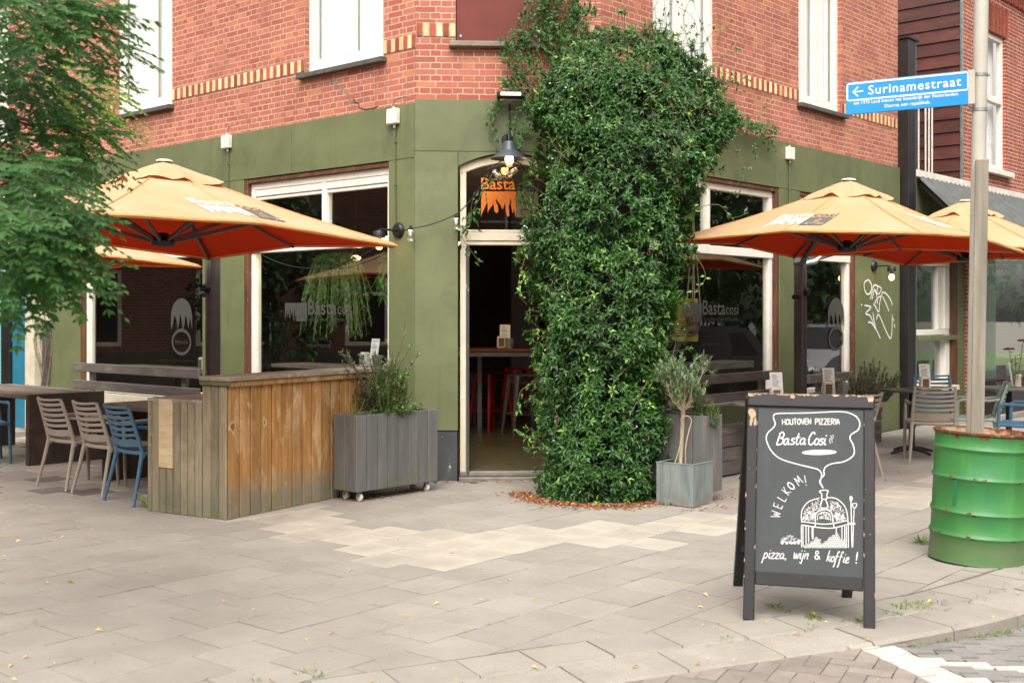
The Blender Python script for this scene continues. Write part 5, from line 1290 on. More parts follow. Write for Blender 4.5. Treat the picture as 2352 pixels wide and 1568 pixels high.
# dx=l (running away left), dy = -r would be towards us; use dx=-r... corner is the near right end
st('weathered plank table with dark slab end behind the chairs at far left',V((-5.145,12.52,0))+r*.88,l,2.2,.88)
st('weathered plank table behind the taupe and blue chairs at left',V((-2.85,10.40,0))+r*.80,l,1.5,.80)
def round_table(label,x,y,rad,col,grp='round bistro tables on one leg'):
    t=thing('bistro_table',label,'table',place((x,y,0)),grp)
    k=MB(); k.lathe([(0,.715),(rad-.01,.715),(rad,.722),(rad,.738),(rad-.008,.743),(0,.743)],40); k.build('tabletop',col,t)
    k=MB(); k.tube([(0,0,.04),(0,0,.715)],.035,14); k.build('leg',M_['blackp'],t)
    k=MB()
    for i in range(4):
        a=i*math.pi/2+.4; k.tube([(0,0,.06),(.16*math.cos(a),.16*math.sin(a),.045),(.30*math.cos(a),.30*math.sin(a),.012)],[.028,.022,.014],8)
    k.build('base',M_['blackp'],t); return t
M_['ttop_d']=pm('dark_table_top','4b4544','3f3a3a',(4,4,4),rough=.35); M_['ttop_g']=pm('grey_table_top','7f7c74','6c6962',(9,3,3),rough=.6,bs=.1)
round_table('dark round bistro table between the taupe and mint chairs',4.66,13.72,.34,M_['ttop_d'])
round_table('round bistro table with flower bucket at the right edge',5.95,14.1,.36,M_['ttop_g'])
round_table('grey round bistro table by the bench, partly behind the sandwich board',2.50,11.62,.34,M_['ttop_g'])
# table settings: menu, napkin holder, bucket
M_['holder']=pm('napkin_holder','d8d2c6','c9c2b4',(9,9,9),rough=.6); M_['brownp']=pm('brown_card','6d5642',rough=.8); M_['zincb']=pm('zinc_bucket','9aa09d','868c89',(30,30,8),rough=.42,metal=.5)
def menu_set(p,rz,nm,bucket=None,flowers=False):
    """menu card in a stand, napkin holder and small bucket standing on a table"""
    k=MB(); k.M=Matrix.Rotation(R_(-9),4,'X'); k.box(-.065,.065,-.002,.002,.01,.30,.0); 
    k.mi=1; rr=random.Random(len(nm))
    z=.272
    while z>.12:
        k.box(-.045,-.045+.05+.035*rr.random(),-.0028,-.0021,z,z+.004,0); z-=.0115 if rr.random()<.85 else .022
    k.M=None
    o=k.build('menu_card',[M_['paper'],M_['ink']],None,place(p,rz)); tag(o,'white menu card standing '+nm,'menu','menu cards on the tables')
    q=V(p)+Matrix.Rotation(rz,3,'Z')@V((-.045,-.065,0))
    t=thing('napkin_holder','cream napkin holder with brown panel '+nm,'napkin holder',place(q,rz),'napkin holders on the tables')
    k=MB(); k.box(-.055,.055,-.035,.035,0,.155,.012); k.build('body',M_['holder'],t)
    k=MB(); k.box(-.035,.035,-.0385,-.036,.025,.13,.001); k.build('front_panel',M_['brownp'],t)
    if bucket is not None:
        q=V(p)+Matrix.Rotation(rz,3,'Z')@V(bucket)
        t=thing('small_bucket','small zinc bucket '+nm,'bucket',place(q,rz),'small zinc buckets on the tables')
        k=MB(); k.lathe([(0,.0),(.042,.0),(.058,.12),(.061,.122),(.061,.128),(.056,.126),(.040,.01),(0,.01)],20); k.lathe([(.047,.042),(.0495,.047),(.049,.052)],20); k.lathe([(.053,.082),(.0555,.087),(.055,.092)],20); k.build('shell',M_['zincb'],t)
    return q
def tp(x,y,z): return (x,y,z)
menu_set((2.62,11.62,.743),R_(8),'on the grey table right behind the sandwich board')
menu_set((4.78,13.6,.743),R_(5),'on the dark round table by the black post')
menu_set((6.02,14.15,.743),R_(60),'on the table at the right edge',(.02,-.16,0))
# shared bench table between: behind the board
round_table('round bistro table hidden behind the sandwich board, near the parasol mast',3.42,12.62,.32,M_['ttop_g'])
menu_set((3.40,12.60,.743),R_(5),'on the table between the mast and the sandwich board',(.14,-.03,0))
# ------------------------------------------------------------------ benches along the facade
M_['benchw']=pm('grey_bench_boards','69615b','554e49',(3,18,18),rough=.7,bs=.25,tv=.15,layers=[dict(scale=(3,9,9),lo=.55,hi=.72,col='84796d',k=.6)])
def bench(label,o,dx,L,z0=.42,seat=.42,rails=((.72,.83),(.90,1.01))):
    Wm=frame(o,dx,V((-dx.y,dx.x,0))); t=thing('bench',label,'bench',Wm,'grey plank benches along the shopfront')
    # local y>0 is towards the wall
    for (a,b) in rails:
        k=MB(); k.tone=random.random(); k.box(0,L,-.022,.022,a,b,.006); k.build('back_rail',M_['benchw'],t)
    for x in (.35,L-.35):
        k=MB(); k.box(x-.045,x+.045,.024,.07,0,rails[-1][1]-.02,.004); k.build('post',M_['benchw'],t)
    k=MB()
    for i in range(4): k.tone=random.random(); k.box(0.02,L-.02,-.03-(i+1)*seat/4+.003,-.03-i*seat/4,z0,z0+.035,.004)
    k.build('seat',M_['benchw'],t)
    k=MB()
    for z in (0.02,.16,.30): k.tone=random.random(); k.box(0.04,L-.04,-.03-seat+.01,-.03-seat+.035,z,z+.125,.003)
    k.build('front_panel',M_['benchw'],t)
    return t
def bench_at(label,pA,pB,wall_n,**kw):
    dx=(pB-pA).normalized(); dy=V((-dx.y,dx.x,0))
    if dy.dot(wall_n)>0: pA,pB=pB,pA; dx=-dx
    return bench(label,pA,dx,(pB-pA).length,**kw)
bench_at('grey plank bench with two back rails before the far left window',LW(2.88,.5),LW(5.61,.5),nL,rails=((.69,.80),(.905,1.015)))
bench_at('grey plank bench right of the climbing plant, below the right window',RW(.55,.35),RW(2.86,.35),nR,rails=((.68,.78),(.885,.985)))
bench_at('grey plank bench at the right, below the graffiti panel',RW(3.75,.22),RW(4.95,.22),nR,rails=((.56,.67),(.78,.89)),seat=.38)
# low plank enclosure and boxes on the right
M_['lowwall']=pm('grey_brown_boards','6e655c','574f48',(3,3,26),rough=.75,bs=.25,tv=.2,layers=[dict(scale=(4,4,4),lo=.55,hi=.75,col='877a69',k=.6)])
M_['fence']=pm('dark_purple_grey_boards','413a3c','352f31',(3,3,20),rough=.7,tv=.18,bs=.2)
t=thing('trough_planter','long dark slatted trough planter in front of the neighbouring shop window','planter',frame(RW(9.15,.55),-r,nR))
k=MB()
for i in range(26): k.tone=random.random(); k.box(-i*.16-.003,-(i+1)*.16+.003,-.02,.0,.09,.62,.003)
k.build('slats',M_['fence'],t); k=MB(); k.box(.01,-4.2,-.36,-.022,.05,.60,0); k.build('soil',M_['soilp'],t)
k=MB(); k.box(.0,-4.2,-.38,.05,0,.085,.01); k.build('base_kerb',M_['kerb'],t)
k=MB(); k.box(-.16,.16,-.02,.02,.62,.84,.004)
k.build('end_board',M_['fence'],t,frame(RW(9.30,.56),-r,nR))
# folded dark chair backs leaning in front of the shop
for i,tt in enumerate((10.35,11.0)):
    t=thing('folding_chair',['dark grey chair back below the shop window, nearest the sign pole','dark grey chair back below the shop window, at the picture edge'][i],'chair',frame(RW(tt,.9),-r,nR))
    k=MB(); k.box(-.24,.24,-.012,.012,.60,.84,.02); k.mi=1
    for z in (.67,.73,.79): k.box(-.19,.19,-.016,.016,z-.006,z+.006,.001)
    k.build('backrest',[M_['fence'],M_['dk']],t)
    for x in (-.21,.21):
        k=MB(); k.tube([(x,0,.61),(x,.03,.0)],.014,8); k.build('leg',M_['fence'],t)
    k=MB(); k.box(-.22,.22,.0,.36,.42,.45,.008); k.build('seat',M_['fence'],t)
    for x in (-.2,.2):
        k=MB(); k.tube([(x,.34,.42),(x,.36,.0)],.014,8); k.build('leg',M_['fence'],t)
# ------------------------------------------------------------------ graffiti on the green panel
k=MB(); gm=frame(B,-r,nR)
def gpt(x,y):   # crop px (3000,900 src, 2.613x) -> facade
    X=(x/2.613+3000)/1.52934; Y=(y/2.613+900)/1.52934
    kx=(X-CX)/F; t=(kx*B.y-B.x)/(r.x-kx*r.y); yy=B.y+t*r.y
    return (t, H+(HY-Y)*yy/F)
k2=MB(); gf=lambda a,b,h:(-a,.0015+h,b)
for pl in ([(130,215),(95,240),(95,300),(120,348),(150,330),(160,270),(140,225),(125,215)],[(150,390),(170,300),(185,265),(215,275),(205,330),(190,300)],[(165,395),(185,310),(205,350),(215,435)],[(205,270),(250,295),(225,345),(195,330)],[(180,445),(215,385),(245,370),(235,420),(225,510),(195,460),(178,440)],[(245,375),(265,330),(300,350),(335,400),(350,445)],[(262,370),(290,430),(318,500)],
    [(65,440),(70,450)],[(95,450),(155,468),(105,525),(150,550),(190,665)],[(172,520),(185,600),(200,670)],[(130,610),(150,605),(195,660),(240,752)],[(205,575),(218,535),(240,560),(290,680),(330,752),(345,700),(350,540)],[(360,575),(365,590)],[(368,625),(372,650)]):
    k2.ribbon(smooth_line([gpt(*p) for p in pl],5),.020,gf,random.random()*.001)
k2.build('graffiti_tag',M_['chalk'],bld,FR)
# ------------------------------------------------------------------ lamps and electrics on the facade
def junction(label,fr,x,z,zend):
    t=thing('junction_box',label,'junction box',fr@Matrix.Translation((x,0,z)),'white junction boxes on the green cladding')
    k=MB(); k.box(-.072,.072,.0,.06,-.075,.075,.008); k.build('box',M_['whiteplastic'],t)
    k=MB(); k.tube([(-.01,.02,-.075),(-.01,.02,-.11)],.014,8); k.tube([(0,.02,.075),(0,.02,.10)],.012,8); k.build('gland',M_['cream_paint'],t)
    k=MB(); k.tube([(-.01,.014,-.10),(-.012,.014,zend-z)],.009,8); k.tube([(.01,.014,.09),(.012,.012,.14),(-.03,.010,.17),(-.14,.008,.18)],.006,6)
    z_=-.25
    while z_>zend-z: k.box(-.024,.002,.0,.026,z_-.008,z_+.008,.002); z_-=.42
    k.build('conduit',M_['green'],t)
junction('white junction box on the left facade, nearer the entrance corner',FL,.264,3.545,2.45)
junction('white junction box above the left parasol',FL,3.05,3.57,2.7)
junction('white junction box on the right facade above the right parasol',FR,-3.66,3.55,2.6)
def wall_bulb(label,fr,x,z,sx):
    t=thing('wall_lamp',label,'wall lamp',fr@Matrix.Translation((x,0,z)),'black wall lamps with bare bulbs')
    k=MB(); k.M=Matrix.Rotation(R_(-90),4,'X'); k.lathe([(0,.04),(.06,.038),(.075,.02),(.078,0)],22); k.M=None; k.build('wall_plate',M_['dk'],t)
    k=MB(); k.tube([(0,.03,.0),(sx*.02,.12,.0),(sx*.02,.24,.0),(sx*.02,.26,-.02)],.010,8); k.build('arm',M_['dk'],t)
    k=MB(); k.lathe([(.012,.02),(.05,.012),(.058,-.01),(.058,-.05),(.02,-.055),(.02,-.08),(.016,-.085)],18,o=(sx*.02,.26,-.03)); k.build('socket',M_['dk'],t)
    k=MB(); k.ball((sx*.02,.26,-.155),.036,.036,.044,14,10); k.build('bulb',M_['lampglow'],t)
wall_bulb('black wall lamp with glowing bulb at the tip of the left parasol',FL,.21,2.43,0)
wall_bulb('black wall lamp with glowing bulb above the graffiti',FR,-6.02,2.27,0)
t=thing('barn_lamp','dark enamel barn lamp glowing above the entrance','lamp',FC@Matrix.Translation((-.905,.0,3.30)))
k=MB(); k.M=Matrix.Rotation(R_(-90),4,'X'); k.lathe([(0,.03),(.05,.03),(.06,0)],18); k.M=None; k.tube([(0,.02,0),(0,.12,.03),(0,.26,.02),(0,.30,-.03),(0,.30,-.06)],.013,8); k.build('bracket',M_['dk'],t)
M_['enamel']=pm('blue_grey_enamel','3d464d','343c42',(3,3,3),rough=.4)
k=MB(); k.lathe([(.015,-.05),(.055,-.06),(.068,-.085),(.07,-.13),(.085,-.15),(.175,-.215),(.178,-.222),(.172,-.220),(.08,-.152),(.062,-.132)],32,o=(0,.30,0)); k.build('shade',M_['enamel'],t)
k=MB(); k.lathe([(.05,-.16),(.058,-.2),(.058,-.26),(.045,-.292),(0,-.305)],20,o=(0,.30,0)); k.build('glass_jar',M_['bulbglass'],t)
k=MB(); k.ball((0,.30,-.225),.04,.04,.052,14,10); k.build('bulb',M_['lampglow'],t)
t=thing('flood_lamp','small flat black floodlight with lit face above the barn lamp','lamp',FC@Matrix.Translation((-.925,.0,3.70)))
k=MB(); k.box(-.13,.13,.09,.22,-.02,.03,.008); k.build('housing',M_['dk'],t); k=MB(); k.box(-.095,.095,.2215,.2235,-.006,.022,.0); k.build('lit_face',M_['lampglow_soft'],t)
k=MB(); k.tube([(-.14,.12,0),(-.15,.06,-.06),(-.1,.01,-.08)],.008,6); k.tube([(.0,.02,-.05),(.0,.02,-.5)],.008,6); k.build('bracket',M_['dk'],t)
# string of jar lights
M_['jar']=glass_mat('jar_glass',(.97,.97,.95,1),.02,.22)
def PC(x,y,off): # photo point on a plane parallel to the chamfer
    o=A+nC*off; kx=(x-CX)/F; t=(kx*o.y-o.x)/(c.x-kx*c.y); yy=o.y+t*c.y; return V((o.x+t*c.x,yy,H+(HY-y)*yy/F))
w1=[LW(.21,.05,2.44),PC(943,525,.10),PC(1048,492,.12),PC(1085,455,.14),PC(1128,382,.2),PC(1165,360,.3),PC(1195,375,.25),PC(1230,420,.18),PC(1215,505,.16)]
k=MB(); pts=[]
for a,b in zip(w1[:-1],w1[1:]):
    for i in range(6): u=i/6; p=a.lerp(b,u); p.z-=.05*math.sin(u*math.pi)*(a-b).length; pts.append(p)
k.tube(pts,.0055,6); tag(k.build('light_cable',M_['dk']),'black festoon cable strung from the left wall lamp to the barn lamp','cable')
def jar(label,p,d):
    d=V(d).normalized(); q=V((0,0,-1)).rotation_difference(d).to_matrix().to_4x4(); Wm=Matrix.Translation(p)@q
    t=thing('jar_lantern',label,'lantern',Wm,'glass jar lanterns on the festoon cable')
    k=MB(); k.lathe([(.0,-.005),(.012,-.005),(.014,-.03),(.024,-.034),(.024,-.045)],12); k.build('cap',M_['dk'],t)
    k=MB(); k.lathe([(.022,-.045),(.024,-.055),(.033,-.07),(.033,-.145),(.026,-.155),(0,-.156)],16); k.build('jar',M_['jar'],t)
    k=MB(); k.lathe([(.023,-.044),(.0245,-.058)],14); k.ball((0,0,-.085),.012,.012,.03,8,6); k.build('inner_bulb',M_['paper'],t)
jar('glass jar lantern nearest the left wall lamp',PC(943,517,.10),(0,0,-1)); jar('glass jar lantern at the left edge of the door frame',PC(1047,490,.12),(.05,0,-1))
jar('tilted glass jar lantern left below the barn lamp',PC(1127,385,.2),(.65,-.1,-.7)); jar('tilted glass jar lantern right beside the barn lamp bulb',PC(1196,382,.26),(-.7,0,-.5)); jar('tilted glass jar lantern between door and climbing plant',PC(1213,510,.16),(-.45,0,-.9))
k=MB(); a,b=LW(2.62,.02,2.36),LW(.40,.02,2.33); pts=[]
for i in range(25): u=i/24; p=a.lerp(b,u); p.z-=.62*u*(1-u)*1.6; pts.append(p)
k.tube(pts,.005,6); tag(k.build('light_cable',M_['dk']),'thin cable hanging in a curve across the left window','cable')
# ------------------------------------------------------------------ inside the restaurant
M_['redm']=pm('red_steel','a81a20','96161b',(3,3,3),rough=.3,metal=.2); M_['gunm']=pm('gunmetal_steel','8f8a88','7b7674',(3,3,3),rough=.3,metal=.7); M_['ttopw']=pm('brown_table_wood','6d3f22','56301a',(2,20,20),rough=.45)
def stool(label,p,rz,mat):
    t=thing('bar_stool',label,'stool',place(p,rz),'steel bar stools inside the door')
    k=MB(); k.box(-.155,.155,-.155,.155,.745,.77,.012); k.build('seat',mat,t)
    for sx in (-1,1):
        for sy in (-1,1):
            k=MB(); k.tube([(sx*.135,sy*.135,.75),(sx*.18,sy*.18,.35),(sx*.215,sy*.215,0)],[.032,.026,.017],6); k.build('leg',mat,t)
    k=MB()
    for z,rr_ in ((.27,.185),(.66,.148)):
        for i in range(4):
            a=math.pi/4+i*math.pi/2; b=a+math.pi/2; k.tube([(rr_*1.41*math.cos(a),rr_*1.41*math.sin(a),z),(rr_*1.41*math.cos(b),rr_*1.41*math.sin(b),z)],.007,6)
    k.build('foot_ring',mat,t)
zf=.088
stool('red steel bar stool in the middle of the doorway',G(1128,990,zf)+V((0,.15,0)),R_(40),M_['redm']); stool('dark gunmetal bar stool right of the red one in the doorway',G(1203,1000,zf)+V((0,.1,0)),R_(20),M_['gunm'])
stool('gunmetal bar stool half hidden by the door frame at left',G(1060,985,zf)+V((0,.1,0)),R_(10),M_['gunm']); stool('red steel bar stool behind the gunmetal one in the doorway',G(1195,975,zf)+V((0,.4,0)),R_(25),M_['redm'])
t=thing('high_table','high brown wooden bar table inside the doorway','table',place((-.12,15.0,zf)))
k=MB(); k.box(-1.0,.72,-.35,.35,1.06,1.10,.006); k.build('tabletop',M_['ttopw'],t)
k=MB(); k.box(-.98,.70,-.33,-.28,1.0,1.055,.003); k.box(-.98,.70,.28,.33,1.0,1.055,.003); k.build('frame_rail',M_['gunm'],t)
for x,y in ((-.94,-.3),(.66,-.3),(-.94,.3),(.66,.3),(-.30,.3)):
    k=MB(); k.box(x-.03,x+.03,y-.025,y+.025,0,.999,.003); k.build('leg',M_['gunm'],t)
zt=zf+1.10
menu_set(tuple(P(1160,0,14.85).xy)+(zt,),0,'on the high table in the doorway',(.06,-.08,0))
# things seen through the left window
k=MB(); k.box(.5,2.6,-.75,-.25,1.02,1.06,.004); tag(k.build('window_counter',M_['wtable'],None,FL),'wooden window counter seen inside the left window','counter')
menu_set(tuple(LW(1.05,-.40).xy)+(1.06,),-R_(45),'inside the left window',(.14,-.05,0)); menu_set(tuple(LW(3.95,-.35).xy)+(.94,),-R_(45),'inside the far left window')
k=MB(); k.box(3.7,6.2,-.75,-.25,.90,.94,.004); tag(k.build('window_counter',M_['wtable'],None,FL),'wooden window counter seen inside the far left window','counter')
k=MB(); k.box(-.6,-3.3,-.65,-.25,.98,1.06,.005); k.box(-1.75,-1.85,-.6,-.3,.09,.978,.004); tag(k.build('window_counter',M_['lowwall'],None,FR),'wooden shelf counter seen inside the right window','counter')
# yellow poster in the right window
t=thing('poster','yellow concert poster hanging inside the right window','poster',frame(RW(1.98,-.42,1.55),V((-.97,.24,0)).normalized(),V((-.24,-.97,0)).normalized()))
M_['poster']=pm('yellow_poster','b3a243','9c8d38',(6,6,6),rough=.7)
k=MB(); k.box(.19,-.19,-.004,.004,-.24,.24,.001); k.build('sheet',M_['poster'],t)
k=MB(); pf=lambda a,b,h:(.19-a*.63,.0055+h,b*.57-.24)
put_text(k,'WILDE WEIDE',.05,.70,.50,pf,.03,0,1.0,.10)
rr=random.Random(2)
for z in [.62,.58,.54,.50,.46,.40,.36,.30,.26,.20,.16,.10]:
    x0=.10+.05*rr.random(); k.add([pf(x0,z,0),pf(.50-.06*rr.random(),z,0),pf(.50,z+.012,0),pf(x0,z+.012,0)],[(0,1,2,3)])
for cx,cz in ((.07,.55),(.52,.5),(.10,.28),(.5,.2)):
    k.add([pf(cx+.035*math.cos(i*.7)*(1+.3*(i%2)),cz+.05*math.sin(i*.7),0) for i in range(9)],[tuple(range(9))])
k.build('print',M_['logo_black'],t)
for (p,nm) in ((LW(1.9,-.9,2.25),'over the window counter at left'),(LW(.9,-1.6,2.4),'deep inside the left window, added to light the doorway')):  # second pendant is an added lamp, placed to brighten the doorway stools
    t=thing('pendant_lamp','warm pendant lamp '+nm,'lamp',Matrix.Translation(p),'pendant lamps inside'); k=MB(); k.ball((0,0,0),.06,.06,.03,12,8); k.build('bulb',M_['lampglow_soft'],t); pl_=bpy.data.lights.new('pendant_light','POINT'); pl_.energy=10 if 'counter' in nm else 26; pl_.color=(1,.72,.42); pl_.shadow_soft_size=.07; po_=bpy.data.objects.new('pendant_light',pl_); link(po_,t,Matrix.Translation(p+V((0,0,-.08)))); k=MB(); k.tube([(0,0,.03),(0,0,3.1-p.z)],.006,6); k.build('cord',M_['dk'],t)
for i,tt in enumerate((1.02,1.18,1.30,1.42)):
    p=RW(tt,-.45,1.95); k=MB(); k.lathe([(0,0),(.036,0),(.036,.17),(.014,.22),(.014,.29),(0,.29)],12)
    tag(k.build('bottle',M_['dk'] if i%2 else M_['zincb'],None,Matrix.Translation(p)),['dark bottle','pale bottle'][i%2]+' on the shelf inside the right window, '+['leftmost','second from left','third from left','rightmost'][i],'bottle','bottles inside the right window')
k=MB(); k.box(-.7,-1.7,-.6,-.3,1.925,1.95,.002); tag(k.build('bottle_shelf',M_['wdark'],None,FR),'dark bottle shelf inside the right window','shelf')
# ------------------------------------------------------------------ foliage
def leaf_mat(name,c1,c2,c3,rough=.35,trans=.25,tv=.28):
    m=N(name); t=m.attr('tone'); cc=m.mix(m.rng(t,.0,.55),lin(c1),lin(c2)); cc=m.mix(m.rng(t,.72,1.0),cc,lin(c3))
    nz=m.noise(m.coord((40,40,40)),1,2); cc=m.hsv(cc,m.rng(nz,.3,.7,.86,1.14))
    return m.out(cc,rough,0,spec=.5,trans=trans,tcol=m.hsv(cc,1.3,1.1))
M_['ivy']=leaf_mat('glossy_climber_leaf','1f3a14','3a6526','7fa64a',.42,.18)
M_['robinia']=leaf_mat('robinia_leaf','274a30','4f7d3b','b3be58',.55,.45)
M_['stem']=pm('brown_stem','5a4a36','75624a',(20,20,20),rough=.8)
M_['gstem']=pm('green_stem','6b7a40','7f8b52',(20,20,20),rough=.7)
M_['bark']=pm('grey_bark','5c5145','41382f',(9,9,2),rough=.9,bs=.6)
M_['palebark']=pm('pale_beige_bark','b3a48a','95866c',(24,24,5),rough=.85,bs=.3)
M_['rosem']=leaf_mat('rosemary_leaf','3a5a2c','5c8040','8fab62',.6,.2)
M_['olive']=leaf_mat('olive_leaf','56614a','7a8468','a3ab8d',.55,.15)
M_['callist']=leaf_mat('pale_bottlebrush_leaf','566b4a','718760','94a780',.55,.25)
M_['fresh']=leaf_mat('fresh_green_leaf','3d6b28','5c8d38','86b055',.5,.35)
M_['weed']=leaf_mat('pavement_weed','4d6b2a','6d8a3a','93a552',.6,.3)
def leaf(k,p,d,up,L,Wd,fold=.25,droop=.15):
    d=d.normalized(); x=d.cross(up)
    if x.length<1e-4: x=d.orthogonal()
    x.normalize(); n=x.cross(d)
    k.add([p,p+d*L*.42-x*Wd*.5+n*fold*Wd,p+d*L*.42+x*Wd*.5+n*fold*Wd,p+d*L-n*droop*L,p+d*L*.45],[(0,4,1),(0,2,4),(1,4,3),(4,2,3)],False)
def rv(rr,s=1): return V((rr.uniform(-s,s),rr.uniform(-s,s),rr.uniform(-s,s)))
def rosette(k,rr,p,out,n,L,Wd,tone,spread=.9):
    out=out.normalized(); a0=rr.random()*6.28; x=out.orthogonal().normalized(); y=out.cross(x)
    for i in range(n):
        a=a0+i*2.4; q=.45+spread*rr.random(); d=out*1.0*(1-.35*q)+(x*math.cos(a)+y*math.sin(a))*q+V((0,0,-.22))
        k.tone=min(1,max(0,tone+rr.uniform(-.14,.14))); leaf(k,p-out*.012*i/n*3,d,out+V((0,0,.5)),L*rr.uniform(.75,1.15),Wd*rr.uniform(.8,1.1),.22,.18)
# --- the big climber beside the entrance
rows=[(0.0,1258,1507,10.55),(.10,1246,1515,10.55),(.5,1238,1528,10.6),(.9,1242,1530,10.62),(1.46,1246,1550,10.65),(1.9,1224,1542,10.68),(2.26,1218,1566,10.72),(2.7,1246,1597,10.78),(3.18,1253,1655,10.85),(3.5,1240,1672,10.9),(3.78,1246,1640,10.98),(4.02,1285,1590,11.1),(4.22,1330,1530,11.2)]
def vrow(z):
    for a,b in zip(rows[:-1],rows[1:]):
        if a[0]<=z<=b[0]:
            u=(z-a[0])/(b[0]-a[0]); xl,xr,Y=[p+(q-p)*u for p,q in zip(a[1:],b[1:])]; break
    else: xl,xr,Y=rows[-1][1:] if z>1 else rows[0][1:]
    return (xl-CX)/F*Y,(xr-CX)/F*Y,Y
rr=random.Random(11)
vine=thing('climbing_shrub','tall dense glossy green climbing shrub covering the right half of the entrance','climbing plant',Matrix.Translation((.75,10.6,0)))
I4=Matrix.Identity(4)
k=MB(); ks=MB()
def vdepth(z): return .58 if z<3.2 else .58-.28*(z-3.2)
cnt=0; ph=[rr.random()*6.28 for _ in range(8)]
def lump(z,a): return 1+.085*math.sin(z*5.2+ph[0]+2*a)+.07*math.sin(z*11+ph[1]-3*a)+.06*math.sin(a*7+z*3.3+ph[2])
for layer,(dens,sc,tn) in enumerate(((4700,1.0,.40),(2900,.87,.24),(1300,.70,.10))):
    for _ in range(dens):
        z=rr.random()*4.3 if rr.random()<.85 else rr.uniform(3.1,4.15)
        if z>3.7 and rr.random()<.35*(z-3.7)/.5: continue
        xl,xr,Y=vrow(z); cx,hw=(xl+xr)/2,(xr-xl)/2-.045
        a=rr.uniform(-.35,math.pi+.35); q=lump(z,a)*sc*rr.uniform(.90,1.05)
        tap=1.0
        if z>4.05: tap=max(.3,1-(z-4.05)*2.2)
        x=cx+hw*q*math.copysign(abs(math.cos(a))**.75,math.cos(a)); y=Y+.05-vdepth(z)*q*tap*math.copysign(abs(math.sin(a))**.7,math.sin(a))
        nrm=V((math.cos(a)/hw,-math.sin(a)/vdepth(z),.35)).normalized()
        p=V((x,y,z))
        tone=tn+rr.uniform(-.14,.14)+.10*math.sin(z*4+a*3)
        young=rr.random()<.05 and layer==0
        if young: tone=rr.uniform(.8,1.0)
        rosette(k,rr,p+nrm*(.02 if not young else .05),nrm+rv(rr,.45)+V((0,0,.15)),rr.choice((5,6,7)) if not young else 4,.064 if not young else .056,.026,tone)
        cnt+=1
fo=k
# trailing shoots: left over the board and brick, right along the green band, tendrils
def shoot(pts,n,L,tone,jit=.03,st=.004):
    pts=[V(p) for p in smooth_line([tuple(p) for p in pts],8)]
    ks.tube(pts[::2] if len(pts)>6 else pts,[st*(1-.6*i/max(1,len(pts[::2] if len(pts)>6 else pts)-1)) for i in range(len(pts[::2] if len(pts)>6 else pts))],5)
    for _ in range(n):
        i=rr.randrange(len(pts)-1); p=pts[i].lerp(pts[i+1],rr.random()); d=(pts[i+1]-pts[i]).normalized()+rv(rr,.9)+V((0,-.5,0))
        k.tone=min(1,max(0,tone+rr.uniform(-.22,.3))); leaf(k,p+rv(rr,jit),d,V((0,-1,.4))+rv(rr,.3),L*rr.uniform(.7,1.2),L*.42,.2,.2)
def pc(x,y,off=.06): return PC(x,y,off)
sh=[([(1275,260),(1240,200),(1215,130),(1205,60),(1225,-10)],60),([(1290,180),(1265,110),(1262,50),(1285,-15)],90),([(1300,140),(1290,70),(1310,20),(1300,-30)],110),([(1255,230),(1200,180),(1172,120),(1180,95)],46),
    ([(1250,160),(1225,95),(1195,80),(1170,75)],34),([(1262,280),(1215,240),(1175,200),(1158,190)],46),([(1240,300),(1205,300),(1180,340),(1172,325)],40),([(1190,250),(1178,290),(1190,330),(1165,340)],46),([(1160,215),(1140,240),(1128,265),(1135,310)],34),([(1135,240),(1125,285),(1140,330)],12),
    ([(1245,360),(1215,400),(1205,430),(1208,470)],36),([(1225,380),(1200,440),(1205,520)],26),([(1130,400),(1105,450),(1078,500),(1065,530)],34),([(1090,440),(1082,490),(1100,520)],10),([(1075,510),(1060,540),(1085,580),(1100,600)],14),([(1250,90),(1240,40),(1255,0),(1245,-30)],70),([(1215,200),(1190,150),(1190,110)],30),([(1330,120),(1335,60),(1350,20)],30)]
y_top=lambda pts: min(y for x,y in pts)<60 or max(x for x,y in pts)>1250
for pts,n in sh: [shoot([pc(x+rr.uniform(-14,14)*q_,y+rr.uniform(-8,8)*q_,rr.uniform(.05,.13)) for x,y in pts],int(n*1.1),.060,.42,.05) for q_ in ((0,1,1.4) if y_top(pts) else (0,))]
def rc(x,y,off=.08):
    o=B+nR*off; kx=(x-CX)/F; t=(kx*o.y-o.x)/(r.x-kx*r.y); yy=o.y+t*r.y; return V((o.x+t*r.x,yy,H+(HY-y)*yy/F))
for pts,n in [([(1600,300),(1660,290),(1715,285),(1770,310)],150),([(1640,260),(1690,285),(1740,300),(1775,335)],150),([(1650,320),(1700,300),(1750,290),(1782,300)],110),([(1600,240),(1650,215),(1680,180),(1700,200)],40),([(1660,330),(1690,350),(1700,400),(1690,440)],16),([(1730,330),(1735,360),(1725,385)],10),
    ([(1560,150),(1600,90),(1590,40),(1545,10)],14),([(1500,120),(1530,70),(1525,10)],14),([(1620,170),(1660,130),(1690,110)],10),([(1640,190),(1690,160),(1720,190)],10),([(1700,280),(1760,250),(1775,230)],10),([(1600,120),(1640,70),(1655,30)],8),([(1580,100),(1570,40),(1590,-10)],8)]:
    shoot([rc(x,y,rr.uniform(.06,.16)) for x,y in pts],int(n*1.2),.056,.42,.05)
for pts in ([(1590,480),(1650,470),(1680,500),(1715,490)],[(1560,560),(1600,590),(1620,640),(1580,680)],[(1215,560),(1190,660),(1210,700)],[(1225,880),(1195,900),(1190,945)],[(1240,1010),(1205,1000),(1185,985)],[(1210,630),(1205,640),(1192,655)]):
    shoot([V(((x-CX)/F*10.45,10.45,H+(HY-y)*10.45/F)) for x,y in pts],10,.055,.8,.02)
